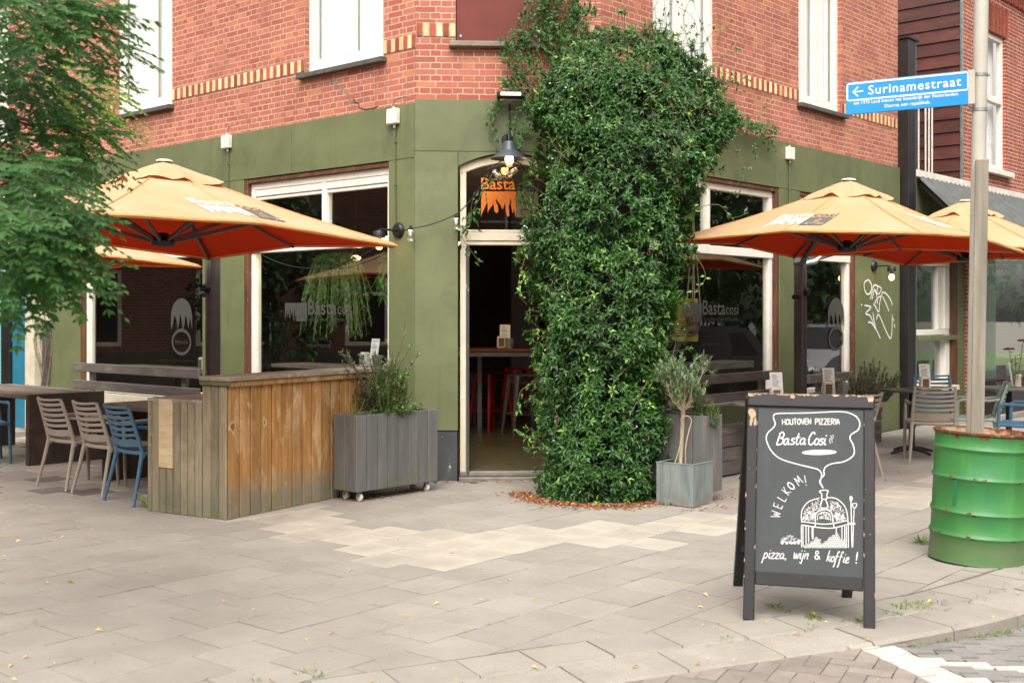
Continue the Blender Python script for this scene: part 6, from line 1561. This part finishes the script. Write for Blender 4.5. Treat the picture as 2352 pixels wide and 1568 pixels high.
for i in range(40):   # thin bare tendrils over the crown
    x,y=rr.uniform(1290,1660),rr.uniform(80,300); p=V(((x-CX)/F*10.6,10.45,H+(HY-y)*10.6/F)); d=V((rr.uniform(-.3,.5),rr.uniform(-.2,.05),rr.uniform(.15,.6)))
    shoot([p,p+d*.45,p+d*.8+rv(rr,.08)],3,.04,.8,.01,.0025)
for _ in range(150):   # short new shoots standing out of the outline
    z=rr.uniform(.1,4.1); xl,xr,Y=vrow(z); a=rr.choice((rr.uniform(-.2,.5),rr.uniform(2.6,3.3),rr.uniform(0,3.14))); cx,hw=(xl+xr)/2,(xr-xl)/2
    p=V((cx+hw*math.cos(a)*.95,Y+.05-vdepth(z)*max(0,math.sin(a))**.7*.95,z)); d=V((math.cos(a),-max(.1,math.sin(a)),rr.uniform(-.2,.9))).normalized()
    L_=rr.uniform(.07,.2); ks.tube([p,p+d*L_],[.003,.002],4)
    for j in range(5): k.tone=rr.uniform(.35,.95); leaf(k,p+d*L_*(j+1)/5,d*.5+rv(rr,.9),UP+rv(rr,.3),.06,.026)
    rosette(k,rr,p+d*L_,d,5,.06,.026,rr.uniform(.4,.95))
for _ in range(130):    # ragged crown
    x,y=rr.uniform(1290,1640),0; y=110+90*abs((x-1440)/200)**1.5+rr.uniform(-75,50); p=V(((x-CX)/F*11.0,11.0+rr.uniform(-.2,.15),H+(HY-y)*11.0/F)); rosette(k,rr,p,V((rr.uniform(-.5,.5),-.5,.7)),6,.07,.028,rr.uniform(.2,.7))
    ks.tube([p,p+V((rr.uniform(-.05,.05),.05,-.25))],.003,4)
for _ in range(14):    # long runners lying over the surface
    z=rr.uniform(.4,3.9); a=rr.uniform(.4,2.7); pts=[]; da=rr.uniform(-.25,.25); dz=rr.uniform(.08,.2)
    for q in range(6):
        zz=min(4.1,z+dz*q); aa=a+da*q+rr.uniform(-.06,.06); xl,xr,Y=vrow(zz); cx,hw=(xl+xr)/2,(xr-xl)/2
        pts.append(V((cx+hw*math.cos(aa)*1.02,Y+.05-vdepth(zz)*max(0,math.sin(aa))**.7*1.06,zz)))
    shoot(pts,9,.055,.55,.03,.0035)
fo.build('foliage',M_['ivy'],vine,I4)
for i in range(7):
    x=.75+rr.uniform(-.18,.18); ks.tube([(x,10.75+rr.uniform(-.1,.1),0),(x+rr.uniform(-.1,.1),10.8,1.3),(x+rr.uniform(-.2,.3),10.95,2.6),(x+rr.uniform(-.3,.6),11.15,3.8)],[.03,.025,.02,.012],7)
ks.build('stems',M_['stem'],vine,I4)
# inner mass of old twigs and dead leaves that closes the view through the shrub
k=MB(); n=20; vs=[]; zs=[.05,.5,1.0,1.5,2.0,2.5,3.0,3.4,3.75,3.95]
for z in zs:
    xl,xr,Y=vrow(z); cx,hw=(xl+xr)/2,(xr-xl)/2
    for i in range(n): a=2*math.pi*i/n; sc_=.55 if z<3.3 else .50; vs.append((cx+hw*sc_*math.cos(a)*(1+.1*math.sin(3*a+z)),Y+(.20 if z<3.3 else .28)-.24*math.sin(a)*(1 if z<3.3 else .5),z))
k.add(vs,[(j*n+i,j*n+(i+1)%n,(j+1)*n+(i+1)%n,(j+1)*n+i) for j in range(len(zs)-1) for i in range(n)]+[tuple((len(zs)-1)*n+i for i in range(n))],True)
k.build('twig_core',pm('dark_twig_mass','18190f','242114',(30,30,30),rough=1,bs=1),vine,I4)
k=MB()
for _ in range(26):
    z=rr.uniform(.2,3.9); xl,xr,Y=vrow(z); a=rr.uniform(.2,2.9); p=V(((xl+xr)/2+(xr-xl)/2*math.cos(a),Y-.56*math.sin(a)**.7,z))
    for i in range(5): b=i*1.256; k.add([p,p+V((.009*math.cos(b),-.004,.009*math.sin(b))),p+V((.009*math.cos(b+.6),-.004,.009*math.sin(b+.6)))],[(0,1,2)])
k.build('blossom',M_['paper'],vine,I4)
# --- robinia hanging in from the left
rob=thing('robinia_tree','robinia tree with drooping feathery leaves hanging in from the left edge','tree',Matrix.Translation((-4.6,5.6,0)))
k=MB(); tk=MB(); rr=random.Random(5)
tk.tube([(-4.6,5.6,0),(-4.55,5.6,1.6),(-4.3,5.55,3.2),(-4.0,5.5,5.0)],[.14,.12,.10,.06],12)
def compound(p,d,L,tone,size):
    d=d.normalized(); side=d.cross(UP); side=side.normalized() if side.length>.05 else V((1,0,0)); q=p.copy(); n=rr.choice((6,7,7,8)); prev=p
    dd=d.copy(); tk.tube([p,p+d*L*.5+V((0,0,-.02*L)),p+d*L+V((0,0,-.16*L))],[.0016,.0013,.001],4,False)
    for i in range(n):
        u=(i+.6)/n; q=p+d*L*u+V((0,0,-.16*L*u*u)); 
        for s_ in (-1,1):
            k.tone=min(1,max(0,tone+rr.uniform(-.1,.1)))
            ld=side*s_+d*.55+V((0,0,-.32))+rv(rr,.18)
            nn=UP*.45+V((.25,-.8,0))+rv(rr,.55)
            L2=size*rr.uniform(.8,1.1); x=ld.normalized(); y=x.cross(nn).normalized(); w_=L2*.36; n3=y.cross(x)
            k.add([q,q+x*L2*.25-y*w_*.44,q+x*L2*.65-y*w_*.5,q+x*L2,q+x*L2*.65+y*w_*.5,q+x*L2*.25+y*w_*.44,q+x*L2*.5-n3*.0045],[(0,6,1),(1,6,2),(2,6,3),(3,6,4),(4,6,5),(5,6,0)])
    k.tone=tone; leaf(k,q,d+V((0,0,-.3)),UP,size,size*.45)
blobs=[((70,20),(250,80),4.9,120,.32,.034),((230,60),(95,80),5.1,60,.40,.033),((120,160),(150,70),5.4,70,.2,.033),((218,232),(95,95),6.0,95,.74,.030),((215,330),(90,65),5.9,70,.42,.032),((60,300),(150,130),5.6,90,.18,.034),((90,450),(140,110),4.7,110,.28,.036),((150,530),(85,90),4.75,70,.34,.036),((60,600),(120,85),4.9,90,.34,.036),((175,625),(70,38),5.0,34,.5,.034),((60,560),(130,120),5.4,70,.16,.034),((20,120),(120,160),5.6,70,.14,.034),((-140,300),(150,340),5.3,200,.2,.036)]
for (bx_,by_),(rx,ry),Y,n,tone,sz in blobs:
    bx_-=22
    ctr=V(((bx_-CX)/F*Y,Y,H+(HY-by_)*Y/F)); ax_=rx*.88/F*Y; az_=ry/F*Y
    st_=V((-4.3+.2*rr.random(),5.5,ctr.z+.4))
    tk.tube([st_,st_.lerp(ctr,.55)+V((0,0,.12)),ctr+V((ax_*.3,0,.02))],[.03,.018,.006],6)
    for _ in range(int(n*.85)):
        while True:
            q=rv(rr)
            if q.length<1: break
        p=ctr+V((q.x*ax_,q.y*.32,q.z*az_)); d=V((q.x*.8+.45,-.35+q.y*.6,q.z*.35-.25))+rv(rr,.35)
        compound(p-d.normalized()*.08,d,rr.uniform(.20,.29),tone+.10+rr.uniform(-.1,.12),sz*1.25)
k.build('foliage',M_['robinia'],rob,I4); tk.build('trunk',M_['bark'],rob,I4)
# --- shrubs in planters
def sprig_plant(name,label,cat,Wm,mat,gen,group=None,stemmat='stem',parts=('foliage','stems')):
    global k,ks,rr
    t=thing(name,label,cat,Wm,group); k=MB(); ks=MB(); gen(); k.build(parts[0],mat,t); ks.build(parts[1],M_[stemmat],t); return t
def needles(pts,n,L,Wd,tone,ang=.8):
    pts=[V(p) for p in smooth_line([tuple(p) for p in pts],6)]
    ks.tube(pts,.003,5)
    for i in range(n):
        u=rr.random()**.8*(len(pts)-1.01); j=int(u); p=pts[j].lerp(pts[j+1],u-j); d=(pts[j+1]-pts[j]).normalized()+rv(rr,ang); k.tone=min(1,max(0,tone+rr.uniform(-.3,.3)+.25*(u/len(pts)-.5)))
        leaf(k,p,d,UP+rv(rr,.4),L*rr.uniform(.7,1.2),Wd,.15,.05)
rr=random.Random(31)
def g_ros():
    for _ in range(170):
        a=rr.random()*6.28; q=rr.random()**.5; b=V((.11*q*math.cos(a),.07*q*math.sin(a),0)); h=.22+.40*rr.random()*(1-.5*q); tip=V((b.x*1.9+rr.uniform(-.03,.03),b.y*1.8+rr.uniform(-.03,.03),h))
        if q>.75 and rr.random()<.4: tip=V((b.x*2.4,b.y*2.2-.05,h*.35))
        needles([b,b.lerp(tip,.5)+rv(rr,.02),tip],80,.034,.011,.7,1.0)
sprig_plant('rosemary','bushy green rosemary in the long grey planter by the entrance','plant',Wp1@Matrix.Translation((.52,.14,.645)),M_['rosem'],g_ros)
rr=random.Random(32)
def g_olive():
    for _ in range(60):
        a=rr.random()*6.28; b=V((.03*math.cos(a),.03*math.sin(a),0)); h=rr.uniform(.25,.68); sp=rr.uniform(.1,.34); tip=V((sp*math.cos(a)*1.2-.05,sp*math.sin(a),h)); needles([b,b.lerp(tip,.5)+V((0,0,.06)),tip],44,.048,.014,.45,1.0)
    for tip in (V((.22,.02,.92)),V((.27,-.03,.70)),V((.05,.02,.75))): needles([V((.02,0,.0)),V((.14,0,.45)),tip],46,.042,.010,.5,.9)
sprig_plant('olive_shrub','silvery olive shrub behind the rosemary in the long grey planter','plant',Wp1@Matrix.Translation((.52,.27,.62))@Matrix.Rotation(-R_(40),4,'Z'),M_['olive'],g_olive)
rr=random.Random(33)
def g_mint(h=.22,n=3):
    def f():
        for i in range(n):
            tip=V((rr.uniform(-.08,.08),rr.uniform(-.05,.05),h*rr.uniform(.6,1))); pts=[V((rr.uniform(-.02,.02),0,0)),tip*.5+rv(rr,.01),tip]; ks.tube(pts,.0022,5)
            for j in range(9):
                p=pts[0].lerp(tip,(j+1)/9.0); k.tone=rr.uniform(.3,.9); leaf(k,p,V((rr.uniform(-1,1),rr.uniform(-1,1),.25)),UP,.036,.022)
    return f
sprig_plant('mint_plant','small mint sprig at the left end of the long grey planter','plant',Wp1@Matrix.Translation((.06,.08,.64)),M_['fresh'],g_mint(.28),None,'gstem')
sprig_plant('herb_sprig','small green herb sprig at the right end of the long grey planter','plant',Wp1@Matrix.Translation((.86,.10,.64)),M_['fresh'],g_mint(.24,3),None,'gstem')
sprig_plant('herb_sprig','tiny low herb near the left corner of the long grey planter','plant',Wp1@Matrix.Translation((.20,.05,.64)),M_['fresh'],g_mint(.14,3),None,'gstem')
# small pollarded tree in the zinc tub
rr=random.Random(34)
def g_tree():
    trunk=[V((-.02,.02,0)),V((-.004,.01,.30)),V((.004,0,.58))]; ks.tube(trunk,[.021,.019,.020],10)
    for i in range(30):
        a=i*2.4; sp=rr.uniform(.08,.30); h=rr.uniform(.66,1.02)-.25*max(0,0); tip=V((sp*math.cos(a),sp*.7*math.sin(a),h)); mid=trunk[2].lerp(tip,.5)+V((0,0,-.03))+rv(rr,.03)
        ks.tube([trunk[2]-V((0,0,.02)),mid,tip],[.010,.006,.003],6)
        for _ in range(3): q=mid.lerp(tip,rr.random()); ks.tube([q,q+V((rr.uniform(-.06,.06),rr.uniform(-.06,.06),rr.uniform(.0,.08)))],[.003,.0015],4)
        for _ in range(7):
            b=tip+rv(rr,.06)+V((0,0,-.02)); e=b+V((rr.uniform(-.06,.06),rr.uniform(-.06,.06),rr.uniform(.03,.13)))
            for j in range(16): k.tone=rr.uniform(.2,1.0); p=b.lerp(e,rr.random()); leaf(k,p,(e-b).normalized()+rv(rr,.8),UP+rv(rr,.4),.052,.013,.12,.05)
sprig_plant('small_tree','small pollarded tree with pale trunk and grey green crown in the zinc tub','tree',WZ@Matrix.Translation((.17,.19,.29))@Matrix.Scale(.88,4),M_['callist'],g_tree,None,'palebark',('crown','trunk'))
k=MB(); pts=[(.0,-.03,.02),(.0,-.035,.2),(.03,-.03,.34),(.05,-.03,.42),(.01,-.035,.46),(-.04,-.03,.43),(-.02,-.03,.34),(-.06,-.03,.16),(-.11,-.03,.02)]
k.tube([V(p) for p in smooth_line(pts,5)],.005,6); tag(k.build('tie_cord',M_['palebark'],None,WZ@Matrix.Translation((.17,.17,.29))@Matrix.Rotation(R_(-50),4,'Z')),'pale cord looped round the trunk of the small tree','cord')
# herbs in the second planter and on the right
rr=random.Random(35)
def g_bush(n,h,sp,L=.034,Wd=.010,tn=.4):
    def f():
        for _ in range(n):
            a=rr.random()*6.28; q=rr.random()**.5; b=V((sp*.4*q*math.cos(a),sp*.4*q*math.sin(a),0)); tip=V((sp*q*math.cos(a),sp*q*math.sin(a),h*rr.uniform(.4,1)*(1.15-.45*q))); needles([b,b.lerp(tip,.5)+rv(rr,.05),tip],52,L,Wd,tn,1.1)
    return f
sprig_plant('rosemary','low green rosemary in the planter behind the small tree','plant',Wp2@Matrix.Translation((.06,.15,.64)),M_['rosem'],g_bush(30,.26,.12))
sprig_plant('olive_shrub','dark green potted shrub in front of the second right window','plant',Matrix.Translation(RW(4.30,.62,.50)),M_['olive'],g_bush(70,.52,.34,.05,.013,.35))
sprig_plant('olive_shrub','dark green potted shrub at the foot of the graffiti panel','plant',Matrix.Translation(RW(5.15,.45,.50)),M_['olive'],g_bush(60,.52,.30,.05,.013,.35))
# bare climber stems at the far left pier
rr=random.Random(36)
def g_wis():
    for i in range(6):
        x=rr.uniform(-.12,.12); needles([V((x,0,0)),V((x+.06,.03,.7)),V((x-.04,.0,1.25)),V((x+.10,.02,rr.uniform(1.3,1.7)))],44,.055,.014,.45,1.0)
    for x in (.02,.10): ks.tube([(x,0,0),(x-.03,.01,.6),(x+.04,0,1.1),(x+.02,.0,1.75)],[.012,.011,.009,.006],8)
sprig_plant('wisteria','thin leggy climber against the far left end of the green front','plant',Matrix.Translation(LW(7.28,.10)),M_['olive'],g_wis)
# sedum with red heads in the bucket on the right table
rr=random.Random(37)
def g_sed():
    for i,(x,y,h) in enumerate(((-.08,0,.36),(.08,-.02,.46),(0.02,.05,.28))):
        ks.tube([(x*.2,y*.2,0),(x*.7,y,h*.6),(x,y,h)],.004,5)
        for j in range(10): k.tone=rr.uniform(.5,1); leaf(k,V((x*.2,y*.2,0)).lerp(V((x,y,h)),rr.uniform(.15,.9)),V((rr.uniform(-1,1),rr.uniform(-1,1),.3)),UP,.055,.03)
sed=sprig_plant('sedum','sedum with flat red flower heads on the table at the right edge','plant',Matrix.Translation((6.02-.03,14.15-.15,.84)),M_['fresh'],g_sed,None,'gstem')
k=MB()
for (x,y,h) in ((-.08,0,.36),(.08,-.02,.46)):
    for j in range(46): a=rr.random()*6.28; q=rr.random()**.5*.065; k.ball((x+q*math.cos(a),y+q*math.sin(a),h+.012*(1-(q/.065)**2)+rr.uniform(-.004,.004)),.009,n=6,m=4)
k.build('flower_head',pm('dusky_red_flower','8f3c3f','6d2a30',(30,30,30),rough=.8),sed)
# --- litter, weeds
M_['dry']=leaf_mat('dry_leaf','6d3f24','9a5a34','c79a63',.8,.1); M_['yel']=leaf_mat('yellow_leaf','b8963f','cfb45c','e0cf86',.7,.2)
rr=random.Random(41); k=MB()
def flat_leaf(x,y,L,tone,zz=.004):
    a=rr.random()*6.28; k.tone=tone; d=V((math.cos(a),math.sin(a),rr.uniform(-.05,.25))); leaf(k,V((x,y,zz+rr.random()*.012)),d,UP+rv(rr,.5),L,L*.45,.3,.3)
for _ in range(1500):
    a=rr.uniform(math.pi*.98,2.03*math.pi); q=1+abs(rr.gauss(0,.16)); x=.80+.64*q*math.cos(a); y=10.62+.70*q*math.sin(a)
    flat_leaf(x,y,rr.uniform(.02,.05),rr.random())
for _ in range(140): u=rr.random(); p=p1+r*u*.98+l*rr.uniform(-.02,.35); flat_leaf(p.x,p.y,rr.uniform(.015,.035),rr.random()*.6)
for _ in range(60): p=CW(rr.uniform(.2,1.2),rr.uniform(.02,.22)); flat_leaf(p.x,p.y,rr.uniform(.02,.045),rr.random())
for _ in range(70): p=G(rr.uniform(1560,1720),rr.uniform(1120,1175)); flat_leaf(p.x,p.y,rr.uniform(.015,.05),rr.random())
for _ in range(90): p=RW(rr.uniform(1,9),rr.uniform(.5,3)); flat_leaf(p.x,p.y,rr.uniform(.02,.05),rr.random())
tag(k.build('leaf_litter',M_['dry']),'brown dry leaves scattered round the foot of the climbing shrub','leaf litter',kind='stuff')
k=MB()
for _ in range(110): p=G(rr.uniform(-50,2352),rr.uniform(1180,1568)); flat_leaf(p.x,p.y,rr.uniform(.012,.045),rr.random(),.003 if kdist(p.x,p.y)>0 else rz(p.x,p.y)+.004)
for (x,y,L) in ((150,1338,.085),(1010,1388,.04),(1585,1380,.035),(1860,1412,.045),(1975,1425,.03)): p=G(x,y); flat_leaf(p.x,p.y,L,.8)
tag(k.build('fallen_leaves',M_['yel']),'yellowish fallen leaves strewn over the pavement','leaf litter',kind='stuff')
k=MB(); rr=random.Random(43)
def tuft(x,y,n,h,sp,zz=0):
    for _ in range(n):
        a=rr.random()*6.28; q=rr.random()*sp; b=V((x+q*math.cos(a),y+q*math.sin(a),zz)); d=V((math.cos(a)*rr.uniform(.2,1.2),math.sin(a)*rr.uniform(.2,1.2),rr.uniform(.4,1))); k.tone=rr.random(); leaf(k,b,d,UP+rv(rr,.3),h*rr.uniform(.5,1.2),h*.16,.1,.25)
for (x,y,n,h,sp) in ((2115,1247,26,.09,.03),(1870,1420,34,.05,.05),(2070,1395,30,.04,.06),(2110,1390,30,.045,.07),(2050,1410,24,.04,.05),(1775,1395,22,.05,.04),(1800,1405,18,.04,.05),(1985,1428,20,.05,.03),(700,1545,22,.03,.05),(735,1555,18,.03,.03),(2165,1385,16,.03,.05),(590,1562,10,.03,.03),(345,1165,14,.16,.03),(1990,1385,14,.03,.04)):
    p=G(x,y); tuft(p.x,p.y,n,h,sp)
for _ in range(60):   # moss and grass along the foot of the kerb
    x=rr.uniform(1.95,4.2); y=kerb_y(x)-rr.uniform(.0,.07); tuft(x,y,13,.030,.045,rz(x,y))
for _ in range(60):
    x=rr.uniform(-2.5,3.5); y=kerb_y(x)+KW+.01; tuft(x,y,4,.016,.02)
for _ in range(26):
    x=rr.uniform(1.0,3.3); y=kerb_y(x)+.31+abs(rr.gauss(0,.12)); tuft(x,y,7,.026,.03)
tag(k.build('pavement_weeds',M_['weed']),'small grass tufts and moss growing in the pavement joints and along the kerb','weeds',kind='stuff')
k=MB(); rr=random.Random(44)
for _ in range(160):
    a=rr.random()*6.28; q=rr.random()**.5*.27; b=dc+V((.04+q*math.cos(a),q*math.sin(a),.70)); d=V((rr.uniform(-.6,.6),rr.uniform(-.6,.6),1)); k.tone=rr.random(); leaf(k,b,d,UP+rv(rr,.3),rr.uniform(.04,.10),.008,.1,.2)
tag(k.build('drum_weeds',M_['olive']),'dry grassy weeds growing inside the green drum','weeds',kind='stuff')
# climber hanging inside the left window
rr=random.Random(45)
def g_hang(n,L,sp,lf,wd):
    def f():
        for _ in range(n):
            a=rr.random()*6.28; q=sp*rr.uniform(.3,1); needles([V((0,0,0)),V((q*.6*math.cos(a),q*.6*math.sin(a),.06)),V((q*math.cos(a),q*math.sin(a),-L*rr.uniform(.3,1)))],40,lf,wd,.45,.7)
    return f
sprig_plant('hanging_plant','mossy green hanging plant inside the left window','plant',Matrix.Translation(LW(1.75,-.50,2.15)),M_['rosem'],g_hang(90,.80,.42,.07,.012),None,'gstem')
t=thing('hanging_pot','terracotta pot in a macrame hanger inside the left window','pot',Matrix.Translation(LW(.62,-.35,1.95)))
k=MB(); k.lathe([(0,0),(.07,0),(.10,.18),(.11,.18),(.11,.21),(.095,.21),(.09,.18)],20); k.build('pot',pm('terracotta','9a4a2a','87401f',(9,9,9),rough=.8),t)
k=MB(); 
for i in range(4): a=i*1.57; k.tube([(.11*math.cos(a),.11*math.sin(a),.1),(.10*math.cos(a),.10*math.sin(a),.22),(0,0,.8)],.006,5)
k.build('cord_hanger',M_['palebark'],t)
rr=random.Random(46)
sprig_plant('potted_fern','pale leaves spilling from the hanging terracotta pot','plant',Matrix.Translation(LW(.62,-.35,2.13)),M_['fresh'],g_hang(12,.35,.22,.12,.035),None,'gstem')
t=thing('hanging_pot','small pot in a macrame hanger inside the right window','pot',Matrix.Translation(RW(2.05,-.3,1.42)))
k=MB(); k.lathe([(0,0),(.06,0),(.085,.15),(.09,.15),(.09,.18)],20); k.build('pot',M_['brownp'],t)
k=MB()
for i in range(4): a=i*1.57; k.tube([(0,0,-.05),(.09*math.cos(a),.09*math.sin(a),.1),(.08*math.cos(a),.08*math.sin(a),.25),(0,0,1.3)],.007,5)
k.build('cord_hanger',M_['palebark'],t)
# ------------------------------------------------------------------ what the windows reflect: the other sides of the crossing
M_['tree_far']=leaf_mat('park_tree_leaf','1f3a18','2f5226','55743a',.6,.2)
def park_tree(label,x,y,h,rad,seed,tr=.18,lf=.34,nl=80):
    rr=random.Random(seed); t=thing('park_tree',label,'tree',Matrix.Translation((x,y,0)),'park trees across the street')
    k=MB(); k.tube([(0,0,0),(.1,.05,h*.3),(-.05,.1,h*.55),(.0,0,h*.8)],[tr,tr*.85,tr*.7,tr*.3],10)
    for i in range(7):
        a=i*2.4; z=h*(.32+.06*i); k.tube([(0,0,z),(rad*.45*math.cos(a),rad*.45*math.sin(a),z+h*.10),(rad*.8*math.cos(a),rad*.8*math.sin(a),z+h*.16)],[tr*.4,tr*.25,.03],7)
    k.build('trunk',M_['bark'],t)
    k=MB(); cl=[]
    for i in range(34):
        a=rr.random()*6.28; q=rr.random()**.5*rad; z=h*rr.uniform(.28,1.0); q*=math.sin(min(1,max(.25,(1.05-(z/h-.28)/.8)))*1.5); cl.append((V((q*math.cos(a),q*math.sin(a),z)),rad*rr.uniform(.22,.40),rr.uniform(.1,.7)))
    for cc,rd,tn in cl:
        for _ in range(nl):
            q=rv(rr); 
            if q.length>1 or q.length<.3: q=q.normalized()*rr.uniform(.6,1)
            p=cc+q*rd; k.tone=min(1,max(0,tn+rr.uniform(-.2,.2))); leaf(k,p,q+rv(rr,.8)+V((0,0,-.3)),UP+rv(rr,.6),lf,lf*.58,.2,.2)
    k.build('crown',M_['tree_far'],t)
for i,(x,y,h,rad) in enumerate(((13.5,13.5,8,3.2),(18,17,9,3.6),(16,9,8.5,3.4),(22,22,10,4),(14,4,8,3.3),(27,15,11,4.5),(24,7,10,4.2),(20,29,10,4))):
    h*=.66
    park_tree(['broad park tree across the street','tall park tree behind the parked car','park tree beyond the crossing, right of the camera','big park tree furthest up the street','park tree nearest the crossing','huge tree deep in the park','tall tree in the middle of the park','tree in the park far up the street'][i],x,y,h,rad,100+i)
M_['lawn']=pm('park_lawn','5c7a3a','4a652f',(1,1,1),rough=.9)
g=MB(); g.quad((12.3,-6,-.05),(40,-6,-.05),(40,40,-.05),(24,40,-.05)); tag(g.build('lawn',M_['lawn']),kind='structure')
def carbody(label,x,y,rzz,col):
    t=thing('parked_car',label,'car',place((x,y,-.08),rzz),'cars parked along the park')
    m=pm(col[0],col[1],col[1],(1,1,1),rough=.25,coat=.6)
    prof=[(-2.05,.30),(-2.1,.55),(-2.02,.80),(-1.95,.98),(-1.62,1.40),(-1.2,1.49),(.0,1.50),(.35,1.44),(.95,1.02),(1.75,.88),(2.02,.74),(2.08,.45),(2.0,.28)]
    k=MB(); n=len(prof); vs=[]
    for s_,ins in ((-1,0),(1,0)):
        for (u,z) in prof: hw=.86-(.20*max(0,(z-.95))/.5); vs.append((s_*hw,u,z))
    # rounded sides: middle loop wider
    vs2=[]
    for (u,z) in prof: hw=.72-(.14*max(0,(z-.95))/.5); vs2.append((-hw,u,z*1.01)); vs2.append((hw,u,z*1.01))
    a=[vs[i] for i in range(n)]; b=[vs2[2*i] for i in range(n)]; c_=[vs2[2*i+1] for i in range(n)]; d=[vs[n+i] for i in range(n)]
    allv=a+b+c_+d; fs=[]
    for g0 in (0,n,2*n):
        for i in range(n-1): fs.append((g0+i,g0+i+1,g0+n+i+1,g0+n+i))
    fs.append(tuple(range(n))); fs.append(tuple(3*n+i for i in range(n))[::-1])
    k.add(allv,fs,True); k.build('body',m,t,sharp=28)
    k=MB()
    for s_ in (-1,1):
        k.add([(s_*.775,-1.75,1.0),(s_*.80,.85,1.0),(s_*.685,.25,1.40),(s_*.68,-1.5,1.38)],[(0,1,2,3)])
    k.add([(-.66,.98,1.03),(.66,.98,1.03),(.56,.40,1.45),(-.56,.40,1.45)],[(0,1,2,3)]); k.add([(-.64,-1.99,1.0),(.64,-1.99,1.0),(.54,-1.67,1.40),(-.54,-1.67,1.40)],[(0,1,2,3)])
    k.build('side_glass',M_['dk'],t)
    for s_ in (-1,1):
        k=MB(); k.M=Matrix.Translation((s_*.60,2.0,.66))@Matrix.Rotation(R_(-70),4,'X'); k.ball((0,0,0),.20,.12,.05,12,6); k.build('headlight',M_['steel'],t)
        k=MB(); k.box(s_*.80,s_*.62,-2.07,-2.0,.72,.98,.02); k.build('tail_light',M_['redm'],t)
        for yy in (-1.3,1.3):
            k=MB(); k.M=Matrix.Translation((s_*.78,yy,.31))@Matrix.Rotation(R_(90),4,'Y'); k.lathe([(0,-.1),(.24,-.1),(.31,-.08),(.31,.08),(.24,.1),(0,.1)],24); k.mi=1; k.lathe([(.0,.105),(.19,.102),(.2,.09)],16); k.build('wheel',[M_['dk'],M_['steel']],t)
    return t
carbody('black hatchback parked by the park, reflected in the right window',8.6,14.2,heading(-r)+.0,('black_car_paint','0f1012'))
carbody('silver car parked further up, reflected in the second right window',12.4,18.6,heading(-r),('silver_car_paint','a9adb0'))
carbody('pale silver car parked nearest the crossing across the street',6.9,10.2,heading(r),('pale_silver_car_paint','c9ccce'))
# brick terraces opposite on the left and behind the viewer
def terrace(label,Wm,L,ht,roofc,seed,mat='brick_far'):
    t=thing('brick_terrace',label,'building',Wm,'brick terraces across the street'); rr=random.Random(seed)
    k=MB(); holes=[]
    x=1.0
    while x<L-2.2: holes.append((x,x+1.5,1.0,2.5)); ht>6 and holes.append((x,x+1.4,3.8,5.3)); x+=2.9
    k2=MB(); cut_wall(k2,0,L,0,ht,holes,1,0,.15); k2.box(0,L,-6,-5.9,0,ht,0); k2.box(0,.02,-6,0,0,ht,0); k2.box(L-.02,L,-6,0,0,ht,0); k2.build('wall',M_[mat],t)
    k=MB(); k.box(0,L,.0,.03,0,.9,.004); k.build('plinth',M_['sill'],t)
    for (a,b,z0,z1) in holes:
        f=MB(); 
        for (u0,u1,w0,w1) in ((a,b,z0,z0+.08),(a,b,z1-.08,z1),(a,a+.08,z0+.08,z1-.08),(b-.08,b,z0+.08,z1-.08),(a+.55*(b-a)-.04,a+.55*(b-a)+.04,z0+.08,z1-.08),(a+.08,b-.08,z1-.5,z1-.43)): f.box(u0,u1,-.13,-.04,w0,w1,.003)
        w_=f.build('window',M_['white'],t); g=MB(); g.box(a+.02,b-.02,-.12,-.10,z0+.02,z1-.02,0); g.build('pane',M_['dk'],w_)
    k=MB(); k.prism([(.4,ht),(-3,ht+(2.4 if ht>6 else .6)),(-6.4,ht),(-6.4,ht-.1),(.4,ht-.1)],lambda a,b,h:(h,a,b),L); k.build('roof',M_[roofc],t)
    k=MB(); k.box(L*.3,L*.3+.8,-3.4,-2.6,ht+.3,ht+2.8,.01); k.build('chimney',M_[mat],t)
    return t
M_['rooftile']=pm('red_roof_tiles','9a4a35','7d3a2a',(2,9,9),rough=.85,bs=.4)
terrace('brown brick terrace across the side street on the left',frame(V((-13.0,28,0)),V((0,-1,0)),V((1,0,0))),24,4.6,'rooftile',1)
terrace('brick terrace with red roof behind the viewer',frame(V((-16,-11,0)),V((1,0,0)),V((0,1,0))),30,7.4,'rooftile',2)

park_tree('small street tree beside the terrace on the left',-9.6,13.5,4.4,1.25,301,.10,.15,170)
park_tree('small street tree further along the terrace on the left',-10.4,18.5,4.8,1.6,302,.10,.15,170)
